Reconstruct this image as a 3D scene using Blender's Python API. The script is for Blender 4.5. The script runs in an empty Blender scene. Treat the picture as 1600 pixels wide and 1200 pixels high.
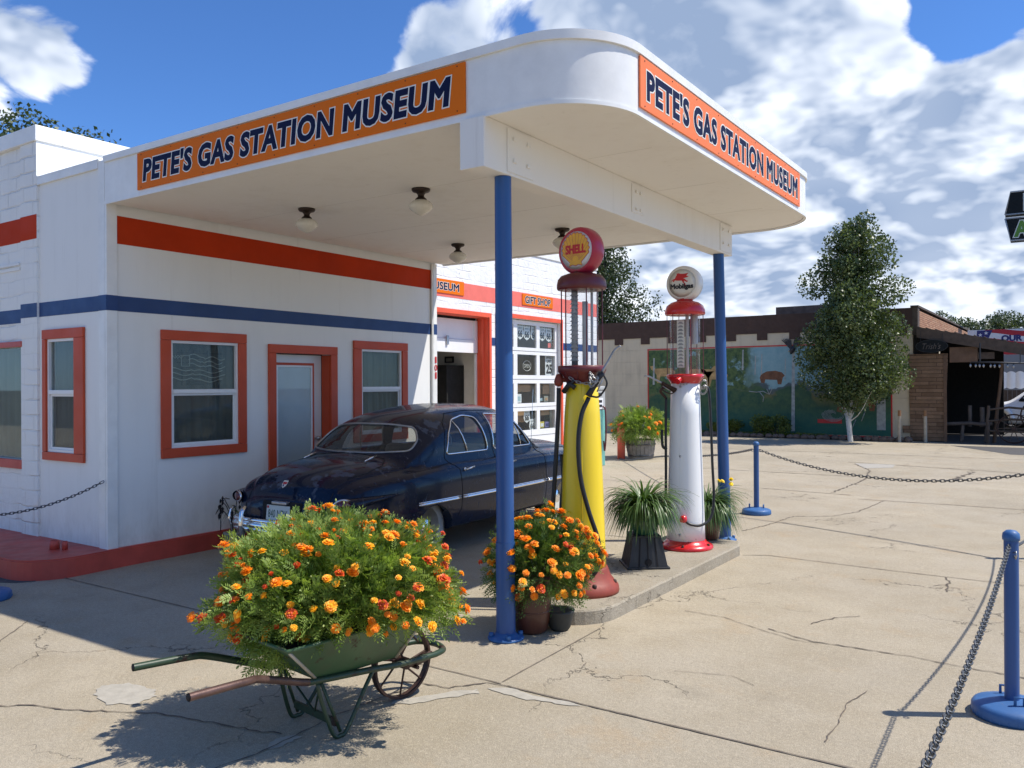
import bpy, bmesh, math, random
from mathutils import Vector, Matrix, noise
from mathutils.bvhtree import BVHTree
R = math.radians
PI = math.pi
random.seed(7)
scene = bpy.context.scene
col = scene.collection

# ------------------------------------------------------------------ camera
cd = bpy.data.cameras.new("camera")
cam = bpy.data.objects.new("camera", cd)
col.objects.link(cam)
cd.sensor_width = 36.0
cd.lens = 29.25
cd.clip_start = 0.05
cd.clip_end = 3000
CAM = Vector((0, 0, 1.62))
r_ = Vector((0.82608362, 0.56352637, -0.0048869))
u_ = Vector((0.00502059, 0.0013121, 0.99998654))
f_ = Vector((-0.56352519, 0.82609704, 0.00174533))
m = Matrix((r_, u_, -f_)).transposed().to_4x4()
m.translation = CAM
cam.matrix_world = m
scene.camera = cam

# ------------------------------------------------------------------ sun
SUN_EL, SUN_AZ = R(57.0), math.atan2(.862, .506)      # azimuth measured from +Y towards +X
sdir = Vector((math.sin(SUN_AZ) * math.cos(SUN_EL), math.cos(SUN_AZ) * math.cos(SUN_EL), math.sin(SUN_EL)))
sl = bpy.data.lights.new("sun", 'SUN')
sl.energy = 4.1
sl.angle = R(0.55)
sl.color = (1.0, 0.945, 0.86)
so = bpy.data.objects.new("sun", sl)
col.objects.link(so)
so.rotation_euler = (-sdir).to_track_quat('-Z', 'Y').to_euler()

# ------------------------------------------------------------------ view
scene.view_settings.view_transform = 'Standard'
scene.view_settings.look = 'None'
scene.view_settings.gamma = 1
scene.view_settings.exposure = 0.44
scene.cycles.use_denoising = True
scene.cycles.max_bounces = 8
scene.cycles.transparent_max_bounces = 24
scene.cycles.sample_clamp_indirect = 6

# ------------------------------------------------------------------ node helpers
class NT:
    def __init__(s, nt):
        s.nt = nt
    def n(s, t, **k):
        nd = s.nt.nodes.new(t)
        for a, b in k.items():
            if a.startswith('i_'):
                nd.inputs[int(a[2:]) if a[2:].isdigit() else a[2:].replace('_', ' ')].default_value = b
            else:
                setattr(nd, a, b)
        return nd
    def l(s, a, b):
        s.nt.links.new(a, b)
    def math(s, op, a, b=None, c=None, clamp=False):
        nd = s.nt.nodes.new('ShaderNodeMath'); nd.operation = op; nd.use_clamp = clamp
        for i, v in enumerate((a, b, c)):
            if v is None: continue
            if isinstance(v, (int, float)): nd.inputs[i].default_value = v
            else: s.l(v, nd.inputs[i])
        return nd.outputs[0]
    def vmath(s, op, a, b=None, out=0):
        nd = s.nt.nodes.new('ShaderNodeVectorMath'); nd.operation = op
        for i, v in enumerate((a, b)):
            if v is None: continue
            if isinstance(v, (tuple, list, Vector)): nd.inputs[i].default_value = v
            else: s.l(v, nd.inputs[i])
        return nd.outputs[out]
    def scale(s, a, f):
        nd = s.nt.nodes.new('ShaderNodeVectorMath'); nd.operation = 'SCALE'
        s.l(a, nd.inputs[0])
        if isinstance(f, (int, float)): nd.inputs[3].default_value = f
        else: s.l(f, nd.inputs[3])
        return nd.outputs[0]
    def rng(s, v, a, b, c=0., d=1., smooth=False):
        nd = s.nt.nodes.new('ShaderNodeMapRange')
        if smooth: nd.interpolation_type = 'SMOOTHSTEP'
        s.l(v, nd.inputs[0])
        for i, x in enumerate((a, b, c, d)): nd.inputs[i + 1].default_value = x
        return nd.outputs[0]
    def mix(s, f, a, b, mode='MIX'):
        nd = s.nt.nodes.new('ShaderNodeMix'); nd.data_type = 'RGBA'; nd.blend_type = mode
        for i, v in ((0, f), (6, a), (7, b)):
            if isinstance(v, (int, float)): nd.inputs[i].default_value = v
            elif isinstance(v, (tuple, list)): nd.inputs[i].default_value = (*v[:3], 1)
            else: s.l(v, nd.inputs[i])
        return nd.outputs[2]
    def noise(s, vec, scale, detail=4, rough=.55, dist=0, out=0):
        nd = s.nt.nodes.new('ShaderNodeTexNoise')
        if vec is not None: s.l(vec, nd.inputs['Vector'])
        nd.inputs['Scale'].default_value = scale; nd.inputs['Detail'].default_value = detail
        nd.inputs['Roughness'].default_value = rough; nd.inputs['Distortion'].default_value = dist
        return nd.outputs[out]
    def obj(s):
        return s.nt.nodes.new('ShaderNodeTexCoord').outputs['Object']
    def sep(s, v):
        nd = s.nt.nodes.new('ShaderNodeSeparateXYZ'); s.l(v, nd.inputs[0]); return nd.outputs
    def comb(s, x, y, z):
        nd = s.nt.nodes.new('ShaderNodeCombineXYZ')
        for i, v in enumerate((x, y, z)):
            if isinstance(v, (int, float)): nd.inputs[i].default_value = v
            else: s.l(v, nd.inputs[i])
        return nd.outputs[0]

# ------------------------------------------------------------------ world: sky and clouds
w = bpy.data.worlds.new("World")
scene.world = w
w.use_nodes = True
w.cycles.sampling_method = 'MANUAL'
w.cycles.sample_map_resolution = 512
w.node_tree.nodes.clear()
N = NT(w.node_tree)
d = N.vmath('NORMALIZE', N.nt.nodes.new('ShaderNodeTexCoord').outputs['Generated'])
sky = N.n('ShaderNodeTexSky', sky_type='NISHITA', sun_disc=False, sun_elevation=SUN_EL, sun_rotation=SUN_AZ,
          altitude=1600, air_density=1.0, dust_density=0.5, ozone_density=3.0)
dz = N.sep(d)[2]
inv = N.math('DIVIDE', 1.0, N.math('MAXIMUM', N.math('ADD', dz, 0.42), 0.05))
p = N.scale(d, inv)
p = N.vmath('MULTIPLY', p, (1, 1, 0.9))
warp = N.vmath('SUBTRACT', N.noise(p, 2.6, 2, .55, out=1), (.5, .5, .5))
p = N.vmath('ADD', p, N.scale(warp, .16))
def cloudfield(q, det, lumps=True):
    a_ = N.noise(q, 3.6, det, .56)
    if not lumps: return N.math('ADD', a_, .038)
    # rounded cauliflower lumps
    vo = N.n('ShaderNodeTexVoronoi'); N.l(q, vo.inputs['Vector']); vo.inputs['Scale'].default_value = 13.0
    vo.inputs['Detail'].default_value = 1.0; vo.inputs['Roughness'].default_value = .5; vo.inputs['Lacunarity'].default_value = 2.3
    return N.math('ADD', a_, N.math('MULTIPLY', N.math('SUBTRACT', .5, vo.outputs['Distance']), .17))
nz = cloudfield(p, 8)
nz_l = cloudfield(p, 4, False)
nz_s = cloudfield(N.vmath('ADD', p, (sdir.x * .035, sdir.y * .035, .05)), 4, False)
BL = [((-.857, .384, .330), .13, .44), ((-.83, .45, .325), .09, .38), ((-.62, .69, .335), .16, .27), ((-.50, .77, .39), .22, .30), ((-.39, .821, .40), .25, .28),
      ((-.28, .9, .30), .24, .24), ((-.20, .92, .38), .16, .22), ((-.12, .94, .34), .10, .12), ((-.10, .968, .24), .16, .32),
      ((-.04, .97, .14), .30, .36), ((-.22, .96, .12), .30, .38), ((-.36, .92, .12), .18, .30), ((-.44, .88, .15), .12, .28), ((0.1, .96, .26), .24, .2), ((.2, .9, .4), .4, .2),
      ((.55, -.75, .40), .95, .22), ((.9, .2, .4), .5, .12),  # first blob: unseen cloud behind the camera, added for neutral fill light
      ((-.20, .945, .275), .06, -.22), ((-.15, .945, .305), .05, -.20), ((-.10, .935, .34), .06, -.22), ((-.079, .925, .38), .09, -.35), ((-.79, .54, .30), .28, -.34), ((-.70, .62, .25), .22, -.34), ((-.72, .60, .38), .18, -.30)]
cov = None
for c, rad, wt in BL:
    dist = N.vmath('DISTANCE', d, c, out=1)
    v = N.rng(dist, 0.0, rad, wt, 0.0, smooth=True)
    cov = v if cov is None else N.math('ADD', cov, v)
dens = N.math('ADD', nz, cov)
a = N.rng(dens, .60, .70, smooth=True)
lit = N.rng(N.math('ADD', N.math('MULTIPLY', N.math('SUBTRACT', nz_l, nz_s), 1.25), N.math('MULTIPLY', N.math('SUBTRACT', nz, nz_l), .42)), -.10, .12)
broad = N.rng(N.noise(N.vmath('ADD', p, (3.1, 1.7, 0.4)), 1.7, 2, .55), .42, .66)
thick = N.rng(dens, .62, .86)
lit2 = N.math('SUBTRACT', N.math('ADD', N.math('MULTIPLY', lit, .95), .46), N.math('ADD', N.math('MULTIPLY', thick, .46), N.math('MULTIPLY', broad, .36)))
ccol = N.mix(N.rng(lit2, -.14, .95), (1.75, 2.35, 3.5), (7.3, 7.6, 8.0))
skyc = N.mix(1.0, sky.outputs[0], (0.44, 0.68, 0.98), 'MULTIPLY')
low = N.rng(dz, 0.0, .20, .40, 0.0)
skyc = N.mix(low, skyc, (3.0, 4.1, 6.0))
fin = N.mix(a, skyc, ccol)
bg = N.n('ShaderNodeBackground'); bg.inputs[1].default_value = 0.138
N.l(fin, bg.inputs[0])
wo = N.n('ShaderNodeOutputWorld'); N.l(bg.outputs[0], wo.inputs[0])

# ------------------------------------------------------------------ materials
def newmat(name):
    mt = bpy.data.materials.new(name); mt.use_nodes = True
    nt = NT(mt.node_tree)
    return mt, nt, mt.node_tree.nodes['Principled BSDF']
def M(name, c, rough=.5, metal=0., coat=0., var=.12, vs=6., bump=0., bs=60., emit=None, spec=None):
    mt, n, b = newmat(name)
    ob = n.obj()
    nv = n.noise(ob, vs, 5, .6)
    lo = tuple(x * (1 - var) for x in c); hi = tuple(min(1, x * (1 + var)) for x in c)
    n.l(n.mix(n.rng(nv, .3, .7), lo, hi), b.inputs['Base Color'])
    b.inputs['Roughness'].default_value = rough
    if var > 0: n.l(n.rng(n.noise(ob, vs * 2.3, 4), .3, .7, max(0.02, rough - .08), min(1, rough + .08)), b.inputs['Roughness'])
    b.inputs['Metallic'].default_value = metal
    b.inputs['Coat Weight'].default_value = coat
    b.inputs['Coat Roughness'].default_value = .06
    if spec is not None: b.inputs['Specular IOR Level'].default_value = spec
    if bump:
        bp = n.n('ShaderNodeBump'); bp.inputs['Strength'].default_value = bump; bp.inputs['Distance'].default_value = .004
        n.l(n.noise(ob, bs, 5, .6), bp.inputs['Height']); n.l(bp.outputs[0], b.inputs['Normal'])
    return mt
def walls(name, c, dirt=(.45, .44, .42), brick=False, dirt_amt=.25, blockh=.2, blockw=.4, chip=0.):
    mt, n, b = newmat(name)
    ob = n.obj(); s = n.sep(ob)
    v1 = n.noise(ob, 1.1, 6, .6); 
    v2 = n.noise(n.vmath('MULTIPLY', ob, (6, 6, .6)), 1.0, 5, .6)
    f = n.math('MULTIPLY', n.rng(n.math('MULTIPLY', v1, v2), .24, .5), dirt_amt)
    base = n.mix(f, c, dirt)
    base = n.mix(n.math('MULTIPLY', n.rng(n.noise(n.vmath('MULTIPLY', ob, (5, 5, 2)), 1.3, 7, .7), .42, .68), n.rng(s[2], .62, .1, 0, .42)), base, (.33, .28, .22))
    base = n.mix(n.math('MULTIPLY', n.rng(n.noise(n.vmath('MULTIPLY', ob, (11, 11, .45)), 1.0, 6, .7), .60, .72), .16), base, (.36, .32, .27))
    b.inputs['Roughness'].default_value = .62
    h = n.math('MULTIPLY', n.noise(ob, 45, 5, .6), .25)
    if brick:
        bt = n.n('ShaderNodeTexBrick', offset=.5)
        wob = n.vmath('SUBTRACT', n.noise(ob, 3.2, 3, .5, out=1), (.5, .5, .5))
        vec = n.vmath('ADD', n.comb(n.math('ADD', s[0], s[1]), s[2], 0.), n.scale(wob, .06))
        n.l(vec, bt.inputs['Vector'])
        bt.inputs['Scale'].default_value = 1.0; bt.inputs['Mortar Size'].default_value = .012
        bt.inputs['Mortar Smooth'].default_value = .8
        bt.inputs['Brick Width'].default_value = blockw; bt.inputs['Row Height'].default_value = blockh
        mort = bt.outputs['Fac']
        h = n.math('SUBTRACT', n.math('ADD', h, n.math('MULTIPLY', n.noise(ob, 9, 5, .65), 1.3)), n.math('MULTIPLY', mort, n.rng(n.noise(ob, 2.3, 4), .42, .62, .0, .9)))
        base = n.mix(n.math('MULTIPLY', mort, .13), base, dirt)
    if chip:
        cf = n.math('MULTIPLY', n.rng(n.noise(ob, 7, 7, .7), .64, .66), n.rng(n.noise(ob, .9, 2), .52, .58))
        base = n.mix(n.math('MULTIPLY', cf, chip), base, (.42, .40, .36))
        h = n.math('SUBTRACT', h, cf)
    n.l(base, b.inputs['Base Color'])
    bp = n.n('ShaderNodeBump'); bp.inputs['Strength'].default_value = .8 if brick else .25; bp.inputs['Distance'].default_value = .012 if brick else .004
    n.l(h, bp.inputs['Height']); n.l(bp.outputs[0], b.inputs['Normal'])
    return mt
def glassmat(name, tint=(.8, .84, .82), refl=1.0, dirt=.03):
    mt = bpy.data.materials.new(name); mt.use_nodes = True
    mt.node_tree.nodes.clear(); n = NT(mt.node_tree)
    lw = n.n('ShaderNodeLayerWeight'); lw.inputs[0].default_value = .5; fr = n.math('MULTIPLY_ADD', n.math('POWER', lw.outputs['Facing'], 4.2), .92, .045)
    tr = n.n('ShaderNodeBsdfTransparent'); tr.inputs[0].default_value = (*tint, 1)
    gl = n.n('ShaderNodeBsdfGlossy'); gl.inputs['Roughness'].default_value = .015; gl.inputs[0].default_value = (.95, .97, 1, 1)
    mx = n.n('ShaderNodeMixShader'); n.l(n.math('MULTIPLY', fr, refl, clamp=True), mx.inputs[0]); n.l(tr.outputs[0], mx.inputs[1]); n.l(gl.outputs[0], mx.inputs[2])
    df = n.n('ShaderNodeBsdfDiffuse'); df.inputs[0].default_value = (.6, .6, .58, 1)
    m2 = n.n('ShaderNodeMixShader'); m2.inputs[0].default_value = dirt; n.l(mx.outputs[0], m2.inputs[1]); n.l(df.outputs[0], m2.inputs[2])
    o = n.n('ShaderNodeOutputMaterial'); n.l(m2.outputs[0], o.inputs[0])
    return mt
def leafmat(name, c1, c2, vs=9., trans=.3, rough=.5):
    mt = bpy.data.materials.new(name); mt.use_nodes = True
    mt.node_tree.nodes.clear(); n = NT(mt.node_tree)
    cc = n.mix(n.rng(n.noise(n.obj(), vs, 3, .6), .35, .65), c1, c2)
    pb = n.n('ShaderNodeBsdfPrincipled'); pb.inputs['Roughness'].default_value = rough; n.l(cc, pb.inputs['Base Color'])
    tl = n.n('ShaderNodeBsdfTranslucent'); n.l(n.mix(1., cc, (1.25, 1.35, .5), 'MULTIPLY'), tl.inputs[0])
    mx = n.n('ShaderNodeMixShader'); mx.inputs[0].default_value = trans
    n.l(pb.outputs[0], mx.inputs[1]); n.l(tl.outputs[0], mx.inputs[2])
    o = n.n('ShaderNodeOutputMaterial'); n.l(mx.outputs[0], o.inputs[0])
    return mt

MT = {}
MT['white'] = walls('white_paint', (.815, .815, .785), dirt=(.5, .49, .46), dirt_amt=.16)
MT['white_brick'] = walls('white_painted_block', (.815, .815, .785), brick=True, blockh=.15, blockw=.35, dirt_amt=.18, chip=.0)
MT['white_brick_worn'] = walls('worn_white_painted_block', (.82, .82, .82), brick=True, blockh=.135, blockw=.33, dirt_amt=.30, chip=.8, dirt=(.5, .5, .48))
MT['soffit'] = walls('cream_soffit_paint', (.82, .795, .74), dirt=(.5, .42, .32), dirt_amt=.20)
MT['white_metal'] = M('white_sheet_metal', (.815, .815, .785), .4, var=.06, bump=.5, bs=4)
MT['sash'] = M('white_vinyl', (.80, .80, .79), .4, var=.03)
MT['red'] = M('red_orange_paint', (.54, .068, .018), .55, var=.10, vs=2.5, bump=.1)
MT['band'] = M('red_band_paint', (.50, .040, .006), .7, var=.12, vs=2, bump=.15, spec=.15)
MT['coral'] = M('coral_paint', (.78, .105, .045), .6, var=.10, vs=3, bump=.2)  # garage casings: lighter coral than the office trim red
MT['coral_band'] = M('coral_band_paint', (.80, .17, .13), .6, var=.10, vs=3, bump=.3)  # garage band: lighter and pinker than the office band
MT['blue_band'] = M('blue_band_paint', (.012, .048, .165), .55, var=.12, vs=3, bump=.15)
MT['blue_post'] = M('blue_post_enamel', (.028, .105, .31), .38, coat=.2, var=.12, vs=4, bump=.12, bs=30)
MT['blue_base'] = M('blue_cast_paint', (.05, .17, .42), .5, var=.15, vs=14, bump=.3)
MT['redcurb'] = M('red_curb_paint', (.52, .075, .05), .5, var=.22, vs=3, bump=.3, bs=14)
MT['orange_deep'] = M('orange_sign_face', (.76, .165, .008), .55, var=.04, vs=2, spec=.12)  # deeper orange: left canopy sign and both garage signs
MT['orange_pale'] = M('pale_orange_sign_face', (.86, .215, .075), .55, var=.05, vs=2, spec=.2)  # lighter, pinker orange: street-side canopy sign only
MT['navy'] = M('navy_lettering', (.010, .015, .052), .6, var=.05, spec=.1)
MT['cream'] = M('cream_outline', (.80, .78, .70), .5, var=.03)
MT['bronze'] = M('dark_bronze', (.03, .018, .013), .45, metal=.4, var=.2)
MT['milk'] = M('milk_glass', (.72, .69, .60), .25, coat=.3, var=.05)
MT['black'] = M('black_rubber', (.012, .012, .013), .42, var=.2, vs=20)
MT['blackp'] = M('black_plastic', (.018, .019, .021), .5, var=.25, vs=8, bump=.3)
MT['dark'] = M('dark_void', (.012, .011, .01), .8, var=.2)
MT['chrome'] = M('chrome', (.80, .80, .80), .10, metal=1, var=.06, vs=10)
MT['steel'] = M('galvanized_steel', (.42, .42, .42), .38, metal=.9, var=.2, vs=20)
MT['chain_dark'] = M('dark_chain_steel', (.11, .115, .12), .45, metal=.7, var=.2, vs=30)
MT['curtain'] = M('grey_curtain', (.15, .15, .14), .9, var=.12, vs=3, bump=.2)
MT['seamline'] = M('soffit_seam_line', (.55, .52, .47), .8, var=.1)
MT['curtain_l'] = M('light_curtain', (.30, .32, .27), .9, var=.12, vs=3, bump=.2)
MT['blind'] = M('pale_door_blind', (.62, .66, .69), .5, var=.04)
MT['glass'] = glassmat('window_glass', (.80, .84, .82), .55)
MT['glass_door'] = glassmat('door_glass', (.92, .95, .95), .6)
MT['glass_bay'] = glassmat('bay_glass', (.93, .95, .94), .30)
MT['glass_clear'] = glassmat('pump_glass', (.97, .98, .98), .35, .06)
MT['glass_car'] = glassmat('car_glass', (.66, .66, .62), .7, .05)
MT['inner'] = M('inner_plaster', (.78, .74, .66), .8, var=.06)
MT['interior'] = M('interior_wall', (.30, .28, .24), .8, var=.1)
def aged(name, c, rough=.38, coat=.3, chip=(.10, .07, .05), chips=.70, streak=.3):
    mt, n, b = newmat(name); ob = n.obj()
    v = n.noise(n.vmath('MULTIPLY', ob, (7, 7, .8)), 1.2, 6, .65)
    base = n.mix(n.rng(v, .45, .75, 0, streak), c, tuple(x * .62 for x in c))
    base = n.mix(n.rng(n.noise(ob, 2.2, 5), .35, .7, 0, .25), base, tuple(min(1, x * 1.12 + .02) for x in c))
    f = n.rng(n.noise(ob, 26, 6, .7), chips, chips + .02)
    n.l(n.mix(f, base, chip), b.inputs['Base Color']); b.inputs['Coat Weight'].default_value = coat; b.inputs['Coat Roughness'].default_value = .12
    n.l(n.rng(v, .3, .8, rough - .06, rough + .2), b.inputs['Roughness'])
    bp = n.n('ShaderNodeBump'); bp.inputs['Strength'].default_value = .22; bp.inputs['Distance'].default_value = .004
    n.l(n.math('SUBTRACT', n.math('MULTIPLY', n.noise(ob, 8, 5, .6), .8), f), bp.inputs['Height']); n.l(bp.outputs[0], b.inputs['Normal']); return mt
MT['blue_post'] = aged('blue_post_enamel', (.016, .078, .25), .42, .15, (.10, .12, .15), .69, .35)
MT['blue_base'] = aged('blue_cast_paint', (.032, .12, .31), .5, .05, (.16, .15, .14), .665, .5)
MT['yellow'] = aged('yellow_enamel', (.82, .60, .012), .36, .3, (.35, .25, .05), .71, .22)
MT['maroon'] = aged('maroon_enamel', (.12, .010, .012), .42, .25, (.05, .03, .03), .69, .4)
MT['redpaint'] = M('bright_red_enamel', (.58, .008, .012), .3, coat=.5, var=.1)
MT['redbase'] = M('faded_red_cast_iron', (.25, .044, .024), .55, var=.18, vs=8, bump=.2)
MT['pumpwhite'] = aged('white_enamel', (.78, .79, .79), .34, .3, (.30, .24, .18), .71, .12)
MT['globe_red'] = M('crimson_globe_rim', (.45, .02, .05), .35, coat=.3, var=.1)
MT['globe_white'] = M('ivory_globe', (.78, .74, .66), .35, coat=.3, var=.04)
MT['shell_yellow'] = M('gold_decal', (.80, .42, .02), .4, var=.1, vs=20)
MT['scale'] = M('galvanised_gauge', (.30, .30, .29), .5, metal=.3, var=.2, vs=15)
MT['redink'] = M('red_ink', (.55, .02, .02), .5, var=.05)
MT['blackink'] = M('black_ink', (.015, .015, .017), .5, var=.05)
MT['teal'] = M('teal_enamel', (.16, .42, .38), .4, var=.2, vs=4)
MT['greypaint'] = M('grey_paint', (.42, .43, .42), .5, var=.12)
MT['bollard'] = aged('coral_bollard_paint', (.80, .14, .085), .5, .1, (.35, .3, .25), .66, .3)
def rusty(name, c, amt=.58):
    mt, n, b = newmat(name); ob = n.obj(); f = n.rng(n.noise(ob, 7, 8, .7), amt, amt + .05)
    base = n.mix(n.rng(n.noise(ob, 2.5, 5), .3, .7), tuple(x * .75 for x in c), tuple(x * 1.25 for x in c))
    base = n.mix(n.rng(n.noise(n.vmath('MULTIPLY', ob, (9, 9, 1.5)), 1., 5, .6), .5, .75, 0, .45), base, (.075, .07, .04))
    n.l(n.mix(f, base, (.055, .026, .017)), b.inputs['Base Color']); n.l(n.rng(f, 0, 1, .45, .8), b.inputs['Roughness'])
    bp = n.n('ShaderNodeBump'); bp.inputs['Strength'].default_value = .4; bp.inputs['Distance'].default_value = .004; n.l(n.noise(ob, 9, 7, .7), bp.inputs['Height']); n.l(bp.outputs[0], b.inputs['Normal']); return mt
MT['green_iron'] = rusty('green_painted_iron', (.020, .046, .022)); MT['green_tray'] = rusty('worn_green_tray_paint', (.040, .092, .038), .58)
MT['rust'] = M('rusty_iron', (.055, .028, .02), .6, metal=.3, var=.35, vs=16, bump=.4)
MT['rustpipe'] = M('brown_rust_pipe', (.11, .062, .05), .45, metal=.4, var=.25, vs=12, bump=.2)
MT['soil'] = M('dark_soil', (.03, .022, .015), .95, var=.3, bump=.8)
MT['terra'] = M('dark_terracotta', (.085, .028, .016), .45, coat=.15, var=.3, vs=7, bump=.25)
MT['greenpot'] = M('green_ceramic', (.02, .085, .045), .3, coat=.4, var=.25, vs=8)
MT['brownpot'] = M('brown_ceramic', (.09, .035, .02), .3, coat=.4, var=.25, vs=8)
MT['cementpot'] = M('dark_grey_pot', (.035, .037, .035), .7, var=.2)
MT['barrel'] = M('weathered_grey_wood', (.24, .215, .19), .8, var=.25, vs=14, bump=.5, bs=25)
MT['hoop'] = M('barrel_hoop', (.16, .15, .14), .5, metal=.7, var=.2)
MT['navycar'] = None
MT['leaf_mg'] = leafmat('marigold_leaf', (.11, .19, .025), (.36, .46, .12), 10, .35)
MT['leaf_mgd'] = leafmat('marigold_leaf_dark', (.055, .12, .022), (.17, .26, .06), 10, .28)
MT['bud'] = leafmat('marigold_bud', (.30, .38, .12), (.42, .45, .16), 10, .2)
MT['pet_o'] = leafmat('orange_petal', (.95, .24, .005), (1.0, .38, .01), 60, .25)
MT['pet_y'] = leafmat('golden_petal', (1.0, .42, .008), (1.0, .55, .02), 60, .25)
MT['pet_r'] = leafmat('red_orange_petal', (.55, .045, .006), (.85, .11, .008), 60, .2)
MT['blade'] = leafmat('strap_leaf', (.035, .085, .018), (.13, .21, .06), 12, .22, .4)
MT['leaf_asp'] = leafmat('aspen_leaf', (.042, .070, .022), (.15, .19, .065), 2.2, .25, .42)
MT['leaf_elm'] = leafmat('elm_leaf', (.030, .052, .018), (.085, .115, .04), 1.5, .2, .5)
MT['leaf_far'] = leafmat('far_tree_leaf', (.06, .085, .04), (.12, .15, .075), .9, .2, .6)
MT['leaf_shrub'] = leafmat('shrub_leaf', (.06, .09, .012), (.16, .20, .03), 4, .25)
MT['bark'] = M('brown_bark', (.10, .075, .055), .9, var=.3, vs=10, bump=.6)
MT['stone'] = M('border_rock', (.13, .095, .075), .9, var=.35, vs=5, bump=.8, bs=14)
MT['tan'] = walls('tan_block_wall', (.60, .51, .36), dirt=(.24, .20, .155), brick=True, dirt_amt=.45, blockw=.8, blockh=.4)
MT['brownband'] = M('dark_brown_paint', (.07, .038, .026), .8, var=.15)
MT['darkwood'] = M('dark_weathered_wood', (.085, .06, .043), .8, var=.3, vs=6, bump=.5, bs=20)
MT['wood'] = M('brown_wood', (.15, .085, .048), .75, var=.25, vs=5, bump=.4)
MT['greywood'] = M('grey_log_wood', (.11, .09, .075), .8, var=.3, vs=8, bump=.5)
MT['asphalt'] = M('asphalt', (.09, .085, .08), .9, var=.25, vs=25, bump=.6, bs=90)
MT['signblack'] = M('sign_black', (.006, .007, .007), .45, var=.1, spec=.2)
MT['signgreen'] = M('sign_green', (.10, .24, .012), .4, var=.06)
MT['awning'] = M('white_canvas', (.78, .79, .80), .7, var=.04)
MT['wall_grey'] = walls('far_grey_wall', (.26, .26, .26))
MT['vwwhite'] = M('white_car_paint', (.78, .78, .77), .25, coat=.7, var=.02)
MT['blackcar'] = M('black_car_paint', (.02, .021, .024), .2, coat=.8, var=.1)
MT['flagred'] = M('banner_red', (.48, .03, .04), .7, var=.05)
MT['flagblue'] = M('banner_blue', (.03, .035, .16), .7, var=.05)
MT['flagwhite'] = M('banner_white', (.74, .74, .76), .7, var=.03)
MT['tail'] = M('dark_red_lens', (.10, .004, .008), .15, coat=.8, var=.1)
MT['whitewall'] = M('whitewall_rubber', (.42, .42, .40), .5, var=.06)
MT['plate'] = M('licence_plate', (.50, .55, .53), .4, var=.06)
MT['plate_green'] = M('plate_digit_green', (.02, .08, .06), .4, var=.05)
MT['galv'] = M('weathered_post', (.36, .32, .25), .6, var=.2, vs=8)
MT['lemon'] = leafmat('lemon_petal', (1., .72, .03), (1., .82, .06), 30, .25)
MT['rustend'] = M('rust_stain', (.25, .13, .06), .8, var=.3)
MT['card'] = M('tan_cardboard', (.42, .25, .13), .8, var=.1)
MT['paper1'] = M('blue_booklet', (.35, .48, .52), .6, var=.3, vs=40)
MT['paper2'] = M('yellow_booklet', (.60, .48, .06), .6, var=.3, vs=40)
MT['paper3'] = M('purple_booklet', (.18, .15, .36), .6, var=.3, vs=40)
MT['neon'] = M('unlit_neon_tube', (.62, .60, .56), .3, var=.05)
MT['mortar'] = M('pale_mortar_patch', (.39, .36, .30), .9, var=.12, vs=18, bump=.5)
MT['crack'] = M('crack_dirt', (.13, .105, .08), .95, var=.3, vs=30)
MT['joint'] = M('joint_dirt', (.17, .14, .105), .95, var=.35, vs=9)
MT['seam'] = M('panel_gap', (.004, .004, .006), .8, var=0)
MT['eagle'] = M('dark_painted_steel', (.02, .022, .03), .6, var=.3)

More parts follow.
